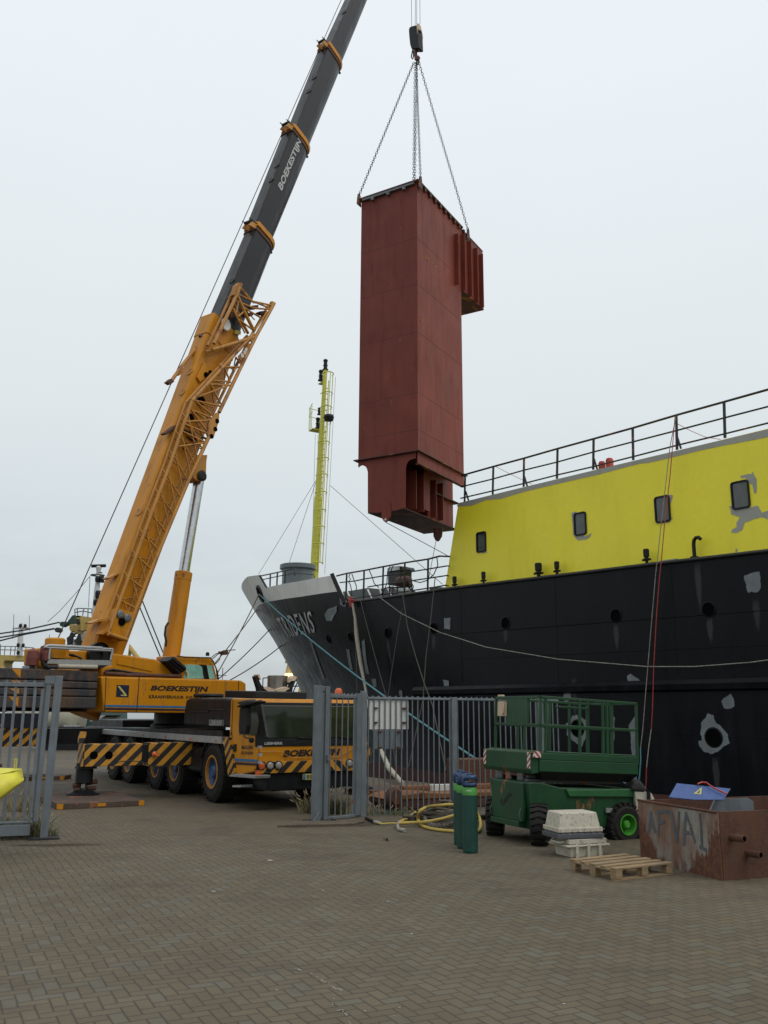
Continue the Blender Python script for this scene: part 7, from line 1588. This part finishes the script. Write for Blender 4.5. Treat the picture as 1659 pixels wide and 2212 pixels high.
ft('whip_aerial', 'B2', [[(163,950),(160,1200)], [(345,965),(345,1150)], [(150,1240),(155,1100)]], .035, 'galv', mp2, Y2)
ft('yellow_side_frame', 'B2', [[(0,1590),(60,1590)]], .2, 'fyel', **q_)
# ship and lit mast beyond the bow
Y3 = 170.0; S3_ = far('coaster', 'small distant ship with lit yellow mast glimpsed beyond the bow', 'ship', Y3); q_ = dict(par=S3_, Y=Y3)
fp_('superstructure', 'C4', [(1480,560),(1500,480),(1520,440),(1545,440),(1550,490),(1600,510),(1600,572),(1480,572)], 5, 'fyel', **q_); fp_('white_bulwark', 'C4', [(1468,562),(1590,558),(1590,580),(1468,580)], 2, 'fwhite', off=-1, **q_)
MB().box(-16, 14, Y3 + 1, Y3 + 9, -3, 1.6).build('hull', M['net'], S3_)
m3 = MB().tube([atY(*K('C4', *p), Y3) for p in ((1396,400), (1400,300), (1406,215))], [1.2, .7, .45], 8, world=True).build('yellow_mast', M['fyel'], S3_)
ft('crosstree', 'C4', [[(1360,205),(1425,210)], [(1370,298),(1435,298)], [(1362,190),(1362,210)], [(1405,215),(1405,160)]], .14, 'fyel', m3, Y3); fp_('mast_house', 'C4', [(1385,330),(1412,330),(1412,395),(1385,395)], 1, 'fyel', **q_)
for x_ in (1396, 1428, 1370): MB().lathe([(0, -.3), (.3, -.2), (.36, 0), (.3, .2), (0, .3)], atY(*K('C4', x_, 336), Y3 - 1.5), (0, -1, 0), 10, world=True).build('lit_lamp', M['lit'], S3_)
ft('stay', 'C4', [[(1435,530),(1500,385)], [(1440,455),(1530,455)], [(1530,440),(1530,580)]], .12, 'net', S3_, Y3)
for x_, yt, lab, Yq in ((697, 260, 'thin distant mast between the mooring lines beside the crane cab', 190), (1122, 370, 'slim distant lamp post left of the crane exhaust', 150)):
    p = atY(*K('C4', x_, 392 if x_ < 900 else 520), Yq); q = atY(*K('C4', x_, yt), Yq); p.z = -2 if x_ < 900 else 0
    m = MB().tube([p, q], .10, 5, world=True)
    if x_ < 900: m.tube([q + V((-.9, 0, -1.6)), q + V((.9, 0, -1.6))], .08, 4, world=True).tube([q + V((0, 0, -6)), q + V((2, 0, -5.6))], .3, 4, world=True)
    else: m.tube([q, q + V((1.0, 0, .1))], .10, 4, world=True)
    tag(m.build('distant_mast' if x_ < 900 else 'distant_lamp_post', M['galv']), lab, 'mast' if x_ < 900 else 'lamp post')
tag(MB().tube([atY(*K('B3', 470, 2560), 75), atY(*K('B3', 520, 1945), 75), atY(*K('B3', 930, 2500), 75)], .35, 8, world=True).build('yellow_derrick', M['fyel']), 'pale yellow derrick leg seen between the boom foot and the luffing cylinder', 'derrick')
for a_, b_, lab in (((672, 1540), (850, 1985), 'thin dark stay seen right of the boom foot, the upper one'), ((645, 1600), (835, 2060), 'thin dark stay seen right of the boom foot, the lower one')):
    rope('distant_stay', [atY(*K('B3', *ext(a_, b_, -.3)), 80), atY(*K('B3', *ext(a_, b_, 2.0)), 80)], .06, 'wire', lab)
# dark truck with a tank behind the crane's rear
Y4 = 44.0; T4 = far('tank_truck', 'dark truck carrying a cream tank seen between the gate post and the crane', 'truck', Y4); q_ = dict(par=T4, Y=Y4)
fp_('truck_body', 'C3', [(560,795),(1180,788),(1290,800),(1290,1145),(830,1145),(560,1130)], 2.2, 'blk', **q_)
for x_ in (965, 760): c = atY(*K('C3', x_, 1148), Y4); c.z = .48; MB().lathe([(0, -.15), (.3, -.15), (.47, -.14), (.48, .14), (.3, .15), (0, .15)], c + V((0, .2, 0)), (0, 1, 0), 24, world=True).build('wheel', M['tyre'], T4)
c = atY(*K('C3', 900, 640), Y4 + 1.2); MB().lathe([(0, -2.0), (.55, -1.95), (.80, -1.7), (.82, 1.0), (.6, 1.3), (0, 1.35)], c + V((-.1, 0, 0)), (1, 0, 0), 24, world=True).build('cream_tank', M['pad'] if 0 else paint('cream_tank_paint', (.42, .40, .30), .5, .08), T4)
fp_('load_plate', 'C3', [(960,760),(1145,765),(1145,790),(960,788)], .6, 'alu', **q_)
Y5 = 62.0; B5_ = far('harbour_shed', 'pale low shed wall glimpsed under the counterweight', 'building', Y5); q_ = dict(par=B5_, Y=Y5)
fp_('shed_wall', 'C3', [(100,540),(560,540),(600,640),(720,640),(720,800),(100,800)], 4, 'crate', **q_); fp_('shed_window', 'C3', [(110,545),(300,545),(300,590),(110,590)], .1, 'fwhite', off=-.06, **q_)
MB().panel('front', 0, [(0, 0)], 0) if 0 else None
# people far away: a hi-vis jacket seen through the bars

# stains and drifts of dirt on the paving
random.seed(21)
def stain(c, rx, ry, ang, mat, lab):
    a_ = math.radians(ang); P = []
    for k in range(22):
        g = 2 * math.pi * k / 22; q = random.uniform(.75, 1.2); x, y = rx * q * math.cos(g), ry * q * math.sin(g)
        P.append(c + V((x * math.cos(a_) - y * math.sin(a_), x * math.sin(a_) + y * math.cos(a_), .004)))
    o = soft_patch('ground_stain', P, c + V((0, 0, .004)), M[mat], None, WF, .45); ROOTS[o.name] = WF
    tag(o, lab, 'stain')
stain(gnd(*K('A2', 745, 1140)), .75, .35, 10, 'oil', 'dark oily patch on the paving in front of the crane cab')
stain(gnd(*K('A1', 470, 1990)), .75, .16, 8, 'crumb', 'brown drift of dirt on the paving right of the left gate post')
stain(gnd(*K('A2', 1200, 1262)), 1.0, .22, 14, 'crumb', 'brown drift of dirt around the footing of the tall gate posts')
stain(gnd(*K('A3', 800, 1330)), 1.1, .18, 16, 'crumb', 'brown drift of dirt along the foot of the bar fence')
